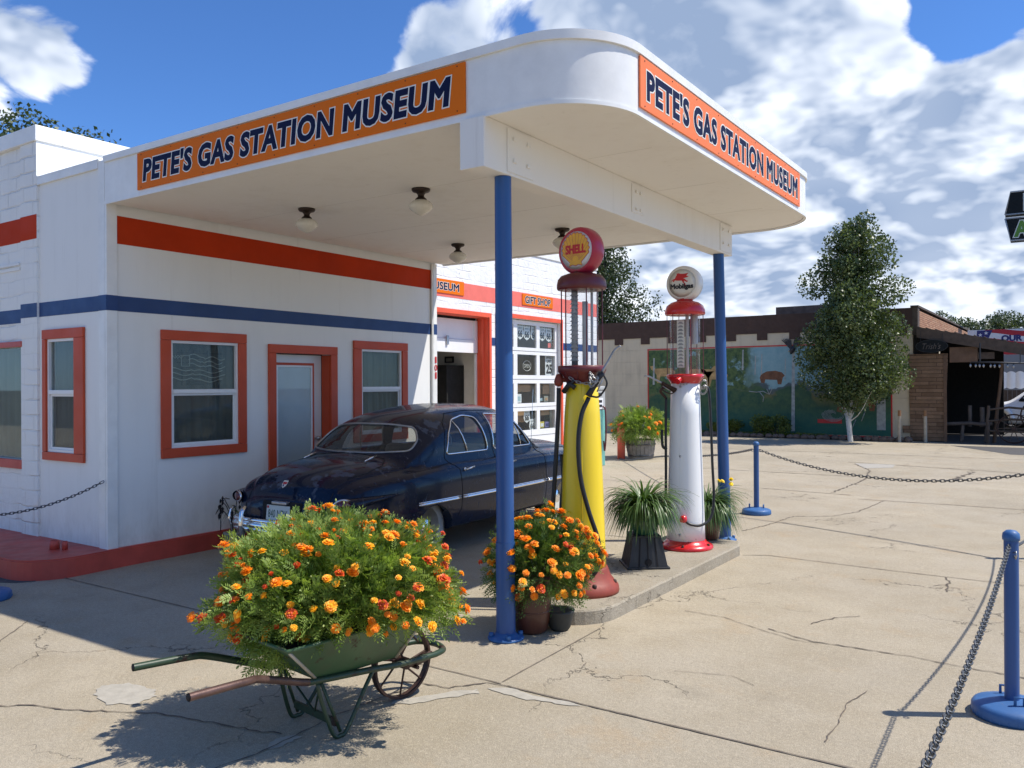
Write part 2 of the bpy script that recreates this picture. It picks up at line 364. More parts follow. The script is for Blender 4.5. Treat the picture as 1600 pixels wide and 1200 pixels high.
# concrete: tan exposed-aggregate slab
def concrete(name, c, fine=True):
    mt, n, b = newmat(name)
    g = n.nt.nodes.new('ShaderNodeNewGeometry').outputs['Position']
    big = n.noise(g, .45, 5, .6); mid = n.noise(g, 2.6, 6, .65)
    base = n.mix(n.rng(big, .35, .65), tuple(x * .84 for x in c), tuple(x * 1.12 for x in c))
    base = n.mix(n.rng(mid, .42, .72, 0, .55), base, (c[0] * .72, c[1] * .68, c[2] * .60))
    # warm and grey stains
    base = n.mix(n.rng(n.noise(g, .8, 6, .65), .50, .66, 0, .6), base, (c[0] * 1.04, c[1] * 1.06, c[2] * 1.12))
    base = n.mix(n.rng(n.noise(n.vmath('ADD', g, (9, 3, 0)), 1.6, 6, .7), .56, .72, 0, .6), base, (c[0] * .98, c[1] * .80, c[2] * .60))
    sp = n.noise(g, 260, 3, .7); sp2 = n.noise(g, 95, 3, .6)
    base = n.mix(n.rng(sp, .55, .62, 0, .75), base, (min(1, c[0] * 1.5), min(1, c[1] * 1.5), min(1, c[2] * 1.5)))
    base = n.mix(n.rng(sp, .45, .36, 0, .7), base, tuple(x * .55 for x in c))
    base = n.mix(n.rng(sp2, .56, .66, 0, .42), base, tuple(x * .62 for x in c))
    sp4 = n.noise(g, 42, 5, .75); base = n.mix(n.rng(sp4, .50, .66, 0, .45), base, tuple(x * .66 for x in c)); base = n.mix(n.rng(sp4, .46, .34, 0, .5), base, tuple(min(1, x * 1.30) for x in c))
    # pale exposed chips and dark sand, finer than a slab stain
    sp3 = n.noise(g, 150, 2, .8); base = n.mix(n.rng(sp3, .60, .66, 0, .6), base, (min(1, c[0] * 1.75), min(1, c[1] * 1.75), min(1, c[2] * 1.7))); base = n.mix(n.rng(sp3, .40, .33, 0, .5), base, tuple(x * .5 for x in c))
    oil = n.math('MULTIPLY', n.rng(n.noise(n.vmath('ADD', g, (2, 7, 0)), .7, 7, .7), .60, .72), .38); base = n.mix(oil, base, tuple(x * .5 for x in c))
    # dark pock marks
    vo = n.n('ShaderNodeTexVoronoi'); n.l(g, vo.inputs[0]); vo.inputs['Scale'].default_value = 3.1
    pk = n.rng(vo.outputs['Distance'], .028, .012)
    base = n.mix(n.math('MULTIPLY', pk, n.rng(n.noise(g, 1.1, 2), .5, .55)), base, tuple(x * .25 for x in c))
    # hairline cracks
    wv = n.vmath('ADD', g, n.scale(n.vmath('SUBTRACT', n.noise(g, 2.4, 5, .65, out=1), (.5, .5, .5)), .65))
    ve = n.n('ShaderNodeTexVoronoi', feature='DISTANCE_TO_EDGE'); n.l(wv, ve.inputs[0]); ve.inputs['Scale'].default_value = .62
    ck = n.math('MULTIPLY', n.rng(ve.outputs['Distance'], .0045, .001), n.rng(n.noise(g, .55, 3), .50, .57))
    base = n.mix(n.math('MULTIPLY', ck, .75), base, tuple(x * .3 for x in c))
    n.l(base, b.inputs['Base Color']); b.inputs['Roughness'].default_value = .88
    b.inputs['Specular IOR Level'].default_value = .25
    h = n.math('ADD', n.math('MULTIPLY', sp, .6), n.math('ADD', n.math('MULTIPLY', sp2, .8), n.math('MULTIPLY', n.noise(g, 14, 4), 1.2)))
    h = n.math('SUBTRACT', h, n.math('MULTIPLY', ck, 2))
    bp = n.n('ShaderNodeBump'); bp.inputs['Strength'].default_value = .75; bp.inputs['Distance'].default_value = .007
    n.l(h, bp.inputs['Height']); n.l(bp.outputs[0], b.inputs['Normal'])
    return mt
MT['concrete'] = concrete('forecourt_concrete', (.40, .345, .255))
MT['concrete_i'] = concrete('island_concrete', (.34, .30, .232))

def carpaint():
    mt, n, b = newmat('navy_car_paint')
    ob = n.obj()
    patch = n.math('MULTIPLY', n.rng(n.noise(ob, 3.4, 7, .62), .605, .635), n.rng(n.sep(n.n('ShaderNodeNewGeometry').outputs['Normal'])[2], .25, .6))
    for (cc, r_, s_) in (((-.22, .34, .96), .42, 6.0), ((.42, .42, .95), .24, 9.0), ((.60, 1.50, 1.30), .17, 11.0), ((.1, 2.4, 1.58), .5, 7.0)):
        near_ = n.rng(n.vmath('DISTANCE', ob, cc, out=1), 0., r_, 1.0, 0., smooth=True)
        patch = n.math('MAXIMUM', patch, n.rng(n.math('MULTIPLY_ADD', near_, .22, n.noise(n.vmath('MULTIPLY', ob, (1, 1.6, 1)), s_, 8, .68)), .64, .68))
    c = n.mix(n.rng(n.noise(ob, 1.7, 4), .3, .7), (.0028, .0080, .023), (.0052, .0135, .037))
    c = n.mix(n.math('MULTIPLY', patch, .6), c, (.10, .12, .16))
    n.l(c, b.inputs['Base Color'])
    n.l(n.rng(patch, 0, 1, .26, .6), b.inputs['Roughness'])
    b.inputs['Coat Weight'].default_value = .42
    b.inputs['Specular IOR Level'].default_value = .12
    n.l(n.rng(n.noise(ob, 2.1, 6), .35, .7, .03, .14), b.inputs['Coat Roughness'])
    return mt
MT['navycar'] = carpaint()

# ------------------------------------------------------------------ mesh builder
class MB:
    def __init__(s):
        s.v = []; s.f = []; s.mi = []; s.sm = []
    def add(s, vs, fs, mi=0, smooth=False, mat=None):
        o = len(s.v)
        if mat is not None: vs = [mat @ Vector(x) for x in vs]
        s.v += [tuple(x) for x in vs]
        for f in fs:
            s.f.append(tuple(i + o for i in f)); s.mi.append(mi); s.sm.append(smooth)
        return s
    def box(s, x0, y0, z0, x1, y1, z1, mi=0, bev=0.0):
        if x0 > x1: x0, x1 = x1, x0
        if y0 > y1: y0, y1 = y1, y0
        if z0 > z1: z0, z1 = z1, z0
        if bev <= 0:
            vs = [(x, y, z) for z in (z0, z1) for (x, y) in ((x0, y0), (x1, y0), (x1, y1), (x0, y1))]
            return s.add(vs, [(3, 2, 1, 0), (4, 5, 6, 7), (0, 1, 5, 4), (1, 2, 6, 5), (2, 3, 7, 6), (3, 0, 4, 7)], mi)
        bm = bmesh.new()
        bmesh.ops.create_cube(bm, size=1)
        for v in bm.verts:
            v.co = Vector(((x0 + x1) / 2 + v.co.x * (x1 - x0), (y0 + y1) / 2 + v.co.y * (y1 - y0), (z0 + z1) / 2 + v.co.z * (z1 - z0)))
        bmesh.ops.bevel(bm, geom=bm.edges[:], offset=min(bev, .45 * min(x1 - x0, y1 - y0, z1 - z0)), segments=2, affect='EDGES', profile=.5)
        bm.verts.index_update()
        s.add([v.co[:] for v in bm.verts], [[v.index for v in f.verts] for f in bm.faces], mi)
        bm.free(); return s
    def obox(s, c, dx, dy, dz, mat, mi=0, bev=0.):
        t = MB(); t.box(-dx / 2, -dy / 2, -dz / 2, dx / 2, dy / 2, dz / 2, 0, bev)
        return s.add(t.v, t.f, mi, False, Matrix.Translation(c) @ mat)
    def lathe(s, prof, seg=24, cx=0, cy=0, mi=0, smooth=True, mat=None):
        vs = []; fs = []; n = len(prof)
        for i in range(seg):
            a = 2 * PI * i / seg
            for r, z in prof: vs.append((cx + r * math.cos(a), cy + r * math.sin(a), z))
        for i in range(seg):
            j = (i + 1) % seg
            for k in range(n - 1):
                fs.append((i * n + k, j * n + k, j * n + k + 1, i * n + k + 1))
        if prof[0][0] > 1e-6: fs.append(tuple(i * n for i in range(seg))[::-1])
        if prof[-1][0] > 1e-6: fs.append(tuple(i * n + n - 1 for i in range(seg)))
        o = len(s.f); s.add(vs, fs, mi, smooth, mat)
        return s
    def cyl(s, a, b, r, r2=None, seg=12, mi=0, smooth=True, caps=True):
        a = Vector(a); b = Vector(b); r2 = r if r2 is None else r2
        q = (b - a).to_track_quat('Z', 'Y').to_matrix()
        vs = []
        for i in range(seg):
            t = 2 * PI * i / seg; e = q @ Vector((math.cos(t), math.sin(t), 0))
            vs += [a + e * r, b + e * r2]
        fs = [(2 * i, 2 * ((i + 1) % seg), 2 * ((i + 1) % seg) + 1, 2 * i + 1) for i in range(seg)]
        s.add(vs, fs, mi, smooth)
        if caps:
            s.add([vs[2 * i] for i in range(seg)], [tuple(range(seg))[::-1]], mi)
            s.add([vs[2 * i + 1] for i in range(seg)], [tuple(range(seg))], mi)
        return s
    def tube(s, pts, r, seg=8, mi=0, closed=False, rad=None, caps=True):
        pts = [Vector(p) for p in pts]; n = len(pts)
        tang = []
        for i in range(n):
            if closed: t = pts[(i + 1) % n] - pts[i - 1]
            else: t = pts[min(i + 1, n - 1)] - pts[max(i - 1, 0)]
            tang.append(t.normalized())
        up = Vector((0, 0, 1)) if abs(tang[0].z) < .9 else Vector((1, 0, 0))
        nrm = (up - tang[0] * up.dot(tang[0])).normalized(); vs = []
        for i in range(n):
            nrm = (nrm - tang[i] * nrm.dot(tang[i])).normalized(); bn = tang[i].cross(nrm)
            rr = rad[i] if rad else r
            for k in range(seg):
                t = 2 * PI * k / seg; vs.append(pts[i] + (nrm * math.cos(t) + bn * math.sin(t)) * rr)
        fs = []
        for i in range(n if closed else n - 1):
            j = (i + 1) % n
            for k in range(seg):
                l = (k + 1) % seg; fs.append((i * seg + k, i * seg + l, j * seg + l, j * seg + k))
        if caps and not closed:
            fs.append(tuple(range(seg))[::-1]); fs.append(tuple((n - 1) * seg + k for k in range(seg)))
        return s.add(vs, fs, mi, True)
    def prism(s, poly, z0, z1, mi=0, mi_top=None):
        n = len(poly)
        vs = [(x, y, z0) for x, y in poly] + [(x, y, z1) for x, y in poly]
        s.add(vs, [(i, (i + 1) % n, n + (i + 1) % n, n + i) for i in range(n)], mi)
        s.add([(x, y, z1) for x, y in poly], [tuple(range(n))], mi if mi_top is None else mi_top)
        s.add([(x, y, z0) for x, y in poly], [tuple(range(n))[::-1]], mi)
        return s
    def plate(s, poly, mat, th=.003, mi=0):
        """flat polygon (2D) extruded th along +z of mat"""
        t = MB(); t.prism(poly, 0, th); return s.add(t.v, t.f, mi, False, mat)
    def build(s, name, mats, parent=None, loc=None, smooth_angle=None):
        me = bpy.data.meshes.new(name)
        me.from_pydata(s.v, [], s.f)
        if not isinstance(mats, (list, tuple)): mats = [mats]
        for mm in mats: me.materials.append(MT[mm] if isinstance(mm, str) else mm)
        me.polygons.foreach_set('material_index', s.mi)
        me.polygons.foreach_set('use_smooth', s.sm)
        me.validate(); me.update()
        o = bpy.data.objects.new(name, me); col.objects.link(o)
        if loc is not None: o.location = loc
        if parent is not None: o.parent = parent
        return o
def tag(o, label=None, cat=None, group=None, kind=None):
    if label: o['label'] = label
    if cat: o['category'] = cat
    if group: o['group'] = group
    if kind: o['kind'] = kind
    return o
def thing(name, label, cat, loc=(0, 0, 0), rz=0., group=None):
    o = bpy.data.objects.new(name, None); o.empty_display_size = .1; col.objects.link(o)
    o.location = loc; o.rotation_euler = (0, 0, rz)
    return tag(o, label, cat, group)
def kids(o): return [c for c in bpy.data.objects if c.parent == o]
def copy_tree(o, loc, rz=None, label=None, parent=None):
    c = o.copy(); col.objects.link(c); c.parent = parent
    if loc is not None: c.location = loc
    if rz is not None: c.rotation_euler = (0, 0, rz)
    if label: c['label'] = label
    for ch in kids(o):
        copy_tree(ch, None, None, None, c)
    return c
def struct(mb, name, mats): return tag(mb.build(name, mats), kind='structure')

def text_geo(txt, size=1., off=0., sx=1., shear=0., spacing=1.0, depth=0.):
    cu = bpy.data.curves.new('lettering', 'FONT')
    cu.body = txt; cu.size = size; cu.offset = off; cu.shear = shear; cu.align_x = 'CENTER'; cu.align_y = 'CENTER'
    cu.space_character = spacing; cu.extrude = depth; cu.resolution_u = 3
    o = bpy.data.objects.new('lettering', cu); col.objects.link(o)
    dg = bpy.context.evaluated_depsgraph_get(); dg.update()
    me = bpy.data.meshes.new_from_object(o.evaluated_get(dg))
    vs = [Vector((v.co.x * sx, v.co.y, v.co.z)) for v in me.vertices]; fs = [tuple(p.vertices) for p in me.polygons]
    bpy.data.objects.remove(o); bpy.data.curves.remove(cu); bpy.data.meshes.remove(me)
    return vs, fs
def fit_text(mb, txt, mat, w=None, h=None, off=0., mi=0, z=0.001, shear=0., spacing=1., depth=0.0, box=None, outline=0., mi_o=0):
    """lettering centred on mat's origin and scaled to w x h, in mat's xy plane; off thickens the strokes, outline adds a rim
    of its own material round them (both in fractions of the letter height)"""
    vs, fs = text_geo(txt, 1., 0., 1., shear, spacing)
    if box is None:
        xs = [v.x for v in vs]; ys = [v.y for v in vs]
        box = (min(xs), max(xs), min(ys), max(ys))
    cx, cy = (box[0] + box[1]) / 2, (box[2] + box[3]) / 2
    kx = w / (box[1] - box[0]); ky = h / (box[3] - box[2]) if h else kx
    P = [Vector(((v.x - cx) * kx, (v.y - cy) * ky)) for v in vs]
    # weld, then walk the boundary loops
    key = {}; idx = []; Q = []
    for p in P:
        k = (round(p.x, 6), round(p.y, 6))
        if k not in key: key[k] = len(Q); Q.append(p)
        idx.append(key[k])
    F2 = [tuple(dict.fromkeys(idx[i] for i in f)) for f in fs]; F2 = [f for f in F2 if len(f) > 2]
    def area(f): return sum(Q[f[i]].x * Q[f[(i + 1) % len(f)]].y - Q[f[(i + 1) % len(f)]].x * Q[f[i]].y for i in range(len(f)))
    if sum(area(f) for f in F2) < 0: F2 = [f[::-1] for f in F2]
    mb.add([Vector((p.x, p.y, z)) for p in Q], F2, mi, False, mat)
    if off <= 0 and outline <= 0: return box
    es = set()
    for f in F2:
        for i in range(len(f)): es.add((f[i], f[(i + 1) % len(f)]))
    bd = {a: b for a, b in es if (b, a) not in es}
    done = set(); H_ = h or (box[3] - box[2]) * ky; b_ = off * H_; o_ = outline * H_
    for st0 in list(bd):
        if st0 in done: continue
        loop = [st0]; done.add(st0); c = bd[st0]
        while c != st0 and c in bd and c not in done: loop.append(c); done.add(c); c = bd[c]
        n = len(loop)
        if n < 3: continue
        N_ = []
        for i in range(n):
            a, b, c2 = Q[loop[i - 1]], Q[loop[i]], Q[loop[(i + 1) % n]]
            d1, d2 = (b - a), (c2 - b)
            d1 = d1.normalized() if d1.length > 1e-7 else Vector((1, 0)); d2 = d2.normalized() if d2.length > 1e-7 else d1
            n1 = Vector((d1.y, -d1.x)); n2 = Vector((d2.y, -d2.x)); m_ = n1 + n2
            m_ = m_.normalized() if m_.length > 1e-3 else n1
            N_.append(m_ / max(.62, m_.dot(n1)))
        def rib(w0, w1, z0, z1, mm):
            v = [Vector((*(Q[loop[i]] + N_[i] * w0), z0)) for i in range(n)] + [Vector((*(Q[loop[i]] + N_[i] * w1), z1)) for i in range(n)]
            mb.add(v, [(i, n + i, n + (i + 1) % n, (i + 1) % n) for i in range(n)], mm, False, mat)
        if b_ > 0: rib(0, b_, z, z - .0004, mi)
        if o_ > 0: rib(b_ * .6, b_ + o_, z - .0008, z - .0013, mi_o)
    return box
# frames: plane matrices. face +X: local x -> +Y, local y -> +Z, normal +X
def face_px(x, y, z): return Matrix(((0, 0, 1, x), (1, 0, 0, y), (0, 1, 0, z), (0, 0, 0, 1)))
def face_ny(x, y, z): return Matrix(((1, 0, 0, x), (0, 0, -1, y), (0, 1, 0, z), (0, 0, 0, 1)))
def wall_holes(mb, ax, k, th, a0, a1, z0, z1, holes, mi=0):
    """wall sheet with thickness: plane ax=k (outer), extends th behind (to k-th for +X face, k+th for -Y face)"""
    aa = sorted({a0, a1, *[h[0] for h in holes], *[h[1] for h in holes]})
    zz = sorted({z0, z1, *[h[2] for h in holes], *[h[3] for h in holes]})
    def solid(i, j):
        if i < 0 or j < 0 or i >= len(aa) - 1 or j >= len(zz) - 1: return False
        ca, cz = (aa[i] + aa[i + 1]) / 2, (zz[j] + zz[j + 1]) / 2
        return not any(h[0] < ca < h[1] and h[2] < cz < h[3] for h in holes)
    def P(a, z, d):
        return (k - d, a, z) if ax == 'x' else (a, k + d, z)
    for i in range(len(aa) - 1):
        for j in range(len(zz) - 1):
            if not solid(i, j): continue
            A, B, C, D = aa[i], aa[i + 1], zz[j], zz[j + 1]
            q = [P(A, C, 0), P(B, C, 0), P(B, D, 0), P(A, D, 0)]; r = [P(A, C, th), P(B, C, th), P(B, D, th), P(A, D, th)]
            mb.add(q, [(0, 1, 2, 3)], mi); mb.add(r, [(3, 2, 1, 0)], mi)
            if not solid(i - 1, j): mb.add([q[0], q[3], r[3], r[0]], [(0, 1, 2, 3)], mi)
            if not solid(i + 1, j): mb.add([q[1], r[1], r[2], q[2]], [(0, 1, 2, 3)], mi)
            if not solid(i, j - 1): mb.add([q[0], r[0], r[1], q[1]], [(0, 1, 2, 3)], mi)
            if not solid(i, j + 1): mb.add([q[3], q[2], r[2], r[3]], [(0, 1, 2, 3)], mi)
    return mb
def ring_frame(mb, mat, a0, a1, z0, z1, wd, th, mi=0):
    """rectangular frame, outer a0..a1 x z0..z1, bar width wd, thickness th along normal (bars butt end to end)"""
    for (A, B, C, D) in ((a0, a1, z1 - wd, z1), (a0, a1, z0, z0 + wd), (a0, a0 + wd, z0 + wd, z1 - wd), (a1 - wd, a1, z0 + wd, z1 - wd)):
        t = MB(); t.box(A, C, 0, B, D, th); mb.add(t.v, t.f, mi, False, mat)
    return mb
# ================================================================== SETTING
g = MB(); g.add([(-500, -300, -.03), (500, -300, -.03), (500, 900, -.03), (-500, 900, -.03)], [(0, 1, 2, 3)])
struct(g, 'ground', 'asphalt')
g = MB(); g.prism([(-40, -9), (14, -9), (14, 24.4), (-2.6, 25.1), (-3.4, 25.6), (-40, 25.6)], -.025, 0)
struct(g, 'forecourt', 'concrete')
g = MB(); g.prism([(-16, 3.0), (-9.5, 2.95), (-7.72, 3.16), (-7.3, 3.38), (-7.22, 3.5), (-7.6, 3.7), (-16, 3.7)], 0, .004)
struct(g, 'driveway_asphalt', 'asphalt')
g = MB()
isl = []
for cx, cy, a0 in ((-3.10, 5.17, 180), (-3.02, 5.17, 270)):
    rr = .36
    for k in range(9): isl.append((cx + rr * math.cos(R(a0 + k * 90 / 8)), cy + rr * math.sin(R(a0 + k * 90 / 8)) - .0))
isl += [(-2.665, 7.72), (-2.74, 7.92), (-3.46, 7.98)]
def inset(poly, dd):
    cx = sum(p[0] for p in poly) / len(poly); cy = sum(p[1] for p in poly) / len(poly)
    return [(x - dd * (1 if x > cx else -1) * (1 if abs(x - cx) > .2 else 0), y - dd * (1 if y > cy else -1) * (1 if abs(y - cy) > 1.0 else 0)) for x, y in poly]
g.prism(isl, -.02, .088)
isl2 = inset(isl, .012); n_ = len(isl)
g.add([(x, y, .088) for x, y in isl] + [(x, y, .100) for x, y in isl2], [(i, (i + 1) % n_, n_ + (i + 1) % n_, n_ + i) for i in range(n_)] + [tuple(range(n_, 2 * n_))])
struct(g, 'pump_island_kerb', 'concrete_i')

def strip(pts, wd, jitter=0., z=.0045, step=.05, vary=.0):
    """thin ragged strip on the ground"""
    mb = MB(); P = []
    for (x0, y0), (x1, y1) in zip(pts, pts[1:]):
        L = math.hypot(x1 - x0, y1 - y0); n = max(1, int(L / step))
        for i in range(n): P.append((x0 + (x1 - x0) * i / n, y0 + (y1 - y0) * i / n, (-(y1 - y0) / L, (x1 - x0) / L)))
    P.append((*pts[-1], P[-1][2]))
    vs = []
    for x, y, (nx, ny) in P:
        o = random.uniform(-1, 1) * jitter; ww = wd * (1 + random.uniform(-vary, vary))
        vs += [(x + nx * (o - ww / 2), y + ny * (o - ww / 2), z), (x + nx * (o + ww / 2), y + ny * (o + ww / 2), z)]
    return mb.add(vs, [(2 * i, 2 * i + 2, 2 * i + 3, 2 * i + 1) for i in range(len(P) - 1)])
JO = [([(-14, 3.70), (-2.6, 3.695)], .010), ([(-2.55, 3.68), (3, 3.72)], .013), ([(-2.64, 7.74), (-2.44, 7.86), (-1.32, 7.79), (3, 7.75)], .012),
      ([(-2.9, 9.84), (-.7, 8.88), (2, 8.3)], .010), ([(-2.61, 3.72), (-2.64, 4.9)], .007), ([(-6.5, 15.36), (-3.25, 15.33)], .03), ([(-4.2, 12.9), (-2.75, 12.75)], .022),
      ([(-3.97, 18.14), (-.83, 17.44)], .035), ([(-2.58, 12.38), (-1.32, 12.44), (1, 12.43)], .02), ([(-9, 20.3), (2, 20.6)], .03), ([(-7.1, 8.0), (-3.5, 7.98)], .012), ([(-7.1, 12.6), (-4.4, 12.75)], .02)]
for pts, wd in JO: struct(strip(pts, wd, wd * .12, step=.06, vary=.35), 'slab_joint', 'joint')
CR = dict(a=([(-5.4, 1.9), (-4.54, 2.03), (-4.41, 2.12), (-4.22, 2.18), (-3.95, 2.33), (-3.8, 2.41), (-3.62, 2.46), (-3.35, 2.52), (-3.17, 2.56), (-3.08, 2.6)], .009),
          b=([(-3.03, 2.0), (-3.03, 2.23), (-3.0, 2.39), (-3.01, 2.62), (-3.03, 2.87), (-3.0, 3.2), (-2.98, 3.37)], .007),
          c=([(-2.34, 5.61), (-2.05, 5.6), (-1.74, 5.45), (-1.5, 5.35), (-1.35, 5.35)], .005),
          d=([(-1.71, 5.5), (-1.39, 5.38), (-1.17, 5.39), (-.84, 5.4), (-.57, 5.37), (-.26, 5.35), (.6, 5.3)], .009),
          e=([(-1.51, 5.77), (-1.39, 6.04), (-1.27, 6.15)], .009), f=([(-.94, 7.77), (-.88, 7.6), (-.87, 7.23)], .012), f2=([(-.88, 7.5), (-.98, 7.38)], .008),
          g=([(-3.08, 9.01), (-2.97, 9.58), (-2.9, 10.35), (-2.51, 10.6), (-2.32, 11.14), (-2.24, 12.36)], .012),
          h=([(-3.05, 12.9), (-3.0, 14.9), (-3.24, 16.61), (-3.76, 17.77)], .02), i=([(-1.75, 15.68), (-1.72, 16.27), (-1.61, 17.21)], .04),
          j=([(-.93, 4.67), (-.98, 4.43), (-.96, 4.16), (-.96, 3.9)], .005), k=([(-5.7, 2.54), (-5.88, 2.72), (-6.04, 2.88)], .006),
          l=([(-3.07, 3.43), (-2.8, 3.49), (-2.67, 3.66), (-2.53, 3.69)], .010), m=([(-1.9, 4.4), (-1.6, 4.5), (-1.45, 4.42)], .004))
for k_, (pts, wd) in CR.items(): struct(strip(pts, wd, wd * 1.1, step=.035, vary=.6), 'slab_crack', 'crack')
def patch(pts, z=.0035):
    P = []
    for i in range(len(pts)):
        a, b = Vector(pts[i]), Vector(pts[(i + 1) % len(pts)])
        for k in range(5):
            q = a.lerp(b, k / 5); P.append((q.x + random.uniform(-.011, .011), q.y + random.uniform(-.011, .011)))
    g = MB(); g.add([(x, y, z) for x, y in P], [tuple(range(len(P)))]); return g
for pts in ([(-4.31, 2.38), (-4.39, 2.47), (-4.31, 2.57), (-4.1, 2.6), (-4.0, 2.55), (-3.99, 2.43), (-4.1, 2.34)],
            [(-2.63, 3.60), (-2.52, 3.675), (-2.33, 3.64), (-2.12, 3.672), (-2.05, 3.67), (-2.2, 3.62), (-2.4, 3.57)],
            [(-2.93, 3.20), (-2.84, 3.30), (-2.76, 3.46), (-2.66, 3.55), (-2.62, 3.52), (-2.72, 3.36), (-2.82, 3.2), (-2.9, 3.15)],
            [(-3.79, 17.92), (-3.04, 18.06), (-2.97, 17.34), (-3.41, 16.93)], [(-3.0, 2.44), (-3.06, 2.51), (-3.04, 2.60), (-2.98, 2.62), (-2.97, 2.52)]):
    struct(patch(pts), 'mortar_patch', 'mortar')
g = patch([(-2.8, 24.3), (-1.3, 21.9), (4, 22.2), (4, 24.3)], .003); struct(g, 'worn_asphalt', 'asphalt')

# ================================================================== GAS STATION
XO = -7.20      # office front plane
YL = 4.12       # left side plane
XG = -8.40      # garage front plane
st = thing('gas_station', 'white service station with red and blue bands, curved canopy roof and garage bays', 'building', (XO, YL, 0))
def P_(mb, name, mats, parent=None):
    """link geometry given in world coordinates under the station"""
    o = mb.build(name, mats)
    par = parent or st
    o.parent = par
    base = Vector((XO, YL, 0))
    o.location = -base if par is st else (0, 0, 0)
    return o
# --- office
W1 = (4.737, 5.517, 1.03, 2.073); W2 = (7.296, 8.033, 1.03, 2.073); DR = (5.995, 6.80, .17, 1.99)
mb = MB(); wall_holes(mb, 'x', XO, .13, YL, 8.73, .17, 3.64, [W1, W2, DR])
BW = (-8.245, -7.731, 1.0, 2.09)
wall_holes(mb, 'y', YL - .0, .13, XG, XO - .13, .17, 3.64, [BW])
mb.box(XO - .13, 8.60, .17, XG + .002, 8.728, 3.64)
P_(mb, 'office_wall', ['white'])
mb = MB(); mb.box(XG + .003, YL + .13, 3.50, XO - .132, 8.598, 3.60); P_(mb, 'office_roof', ['white_metal'])
# corner boards, coping, end board and downpipe
mb = MB(); mb.box(XO - .012, YL - .016, .165, XO + .018, YL + .085, 3.66, 0, .004); mb.box(XO - .115, YL - .017, .165, XO - .0125, YL - .001, 3.66)
P_(mb, 'corner_board', ['white_metal'])
mb = MB(); mb.box(XG - .0, YL - .022, 3.60, XO - .116, YL - .002, 3.668); mb.box(XG + .0, YL - .022, 3.669, XO - .10, YL + .16, 3.682)
P_(mb, 'office_coping', ['white_metal'])
mb = MB(); mb.box(XO + .002, 8.66, .17, XO + .022, 8.728, 3.262); mb.cyl((XO + .02, 8.63, .2), (XO + .02, 8.63, 3.262), .016, seg=10)
P_(mb, 'corner_board', ['white_metal'])
mb = MB(); mb.box(XO, YL + .086, 2.923, XO + .003, 8.655, 3.176); P_(mb, 'red_band', ['band'])
mb = MB(); mb.box(XO, YL + .086, 2.312, XO + .003, 8.655, 2.450); mb.box(XO + .0185, YL - .0175, 2.312, XO + .021, YL + .087, 2.450)
mb.box(XO - .1155, YL - .020, 2.312, XO + .0184, YL - .0175, 2.450); mb.box(XG, YL - .003, 2.312, XO - .116, YL, 2.450)
mb.box(-8.72, YL - .027, 2.312, XG, YL - .025, 2.450); mb.box(-16, YL - .003, 2.27, -8.721, YL, 2.408); P_(mb, 'blue_band', ['blue_band'])
for (a, b) in ((11.69, 11.83), (14.08, 15.5)): mb = MB(); mb.box(XG, a, 2.312, XG + .003, b, 2.450); P_(mb, 'blue_band', ['blue_band'])
mb = MB(); mb.box(XO + .022, 8.662, 2.312, XO + .0245, 8.728, 2.450); P_(mb, 'blue_band', ['blue_band'])
# --- kerb and foundation
mb = MB()
poly = [(-16, 3.40), (-7.50, 3.40)] + [(-7.50 + .38 * math.cos(R(a)), 3.78 + .38 * math.sin(R(a))) for a in range(-80, 1, 10)] + [(-7.145, 4.3), (-7.165, 8.75), (-7.6, 8.75), (-7.6, 4.6), (-16, 4.6)]
mb.prism(poly, -.02, .158)
mb.prism([(x + (0 if x < -15 else (-.012 if x > -7.45 else 0)), y + (.012 if y < 3.9 else 0)) for x, y in poly], .158, .170)
P_(mb, 'raised_kerb', ['redcurb'])
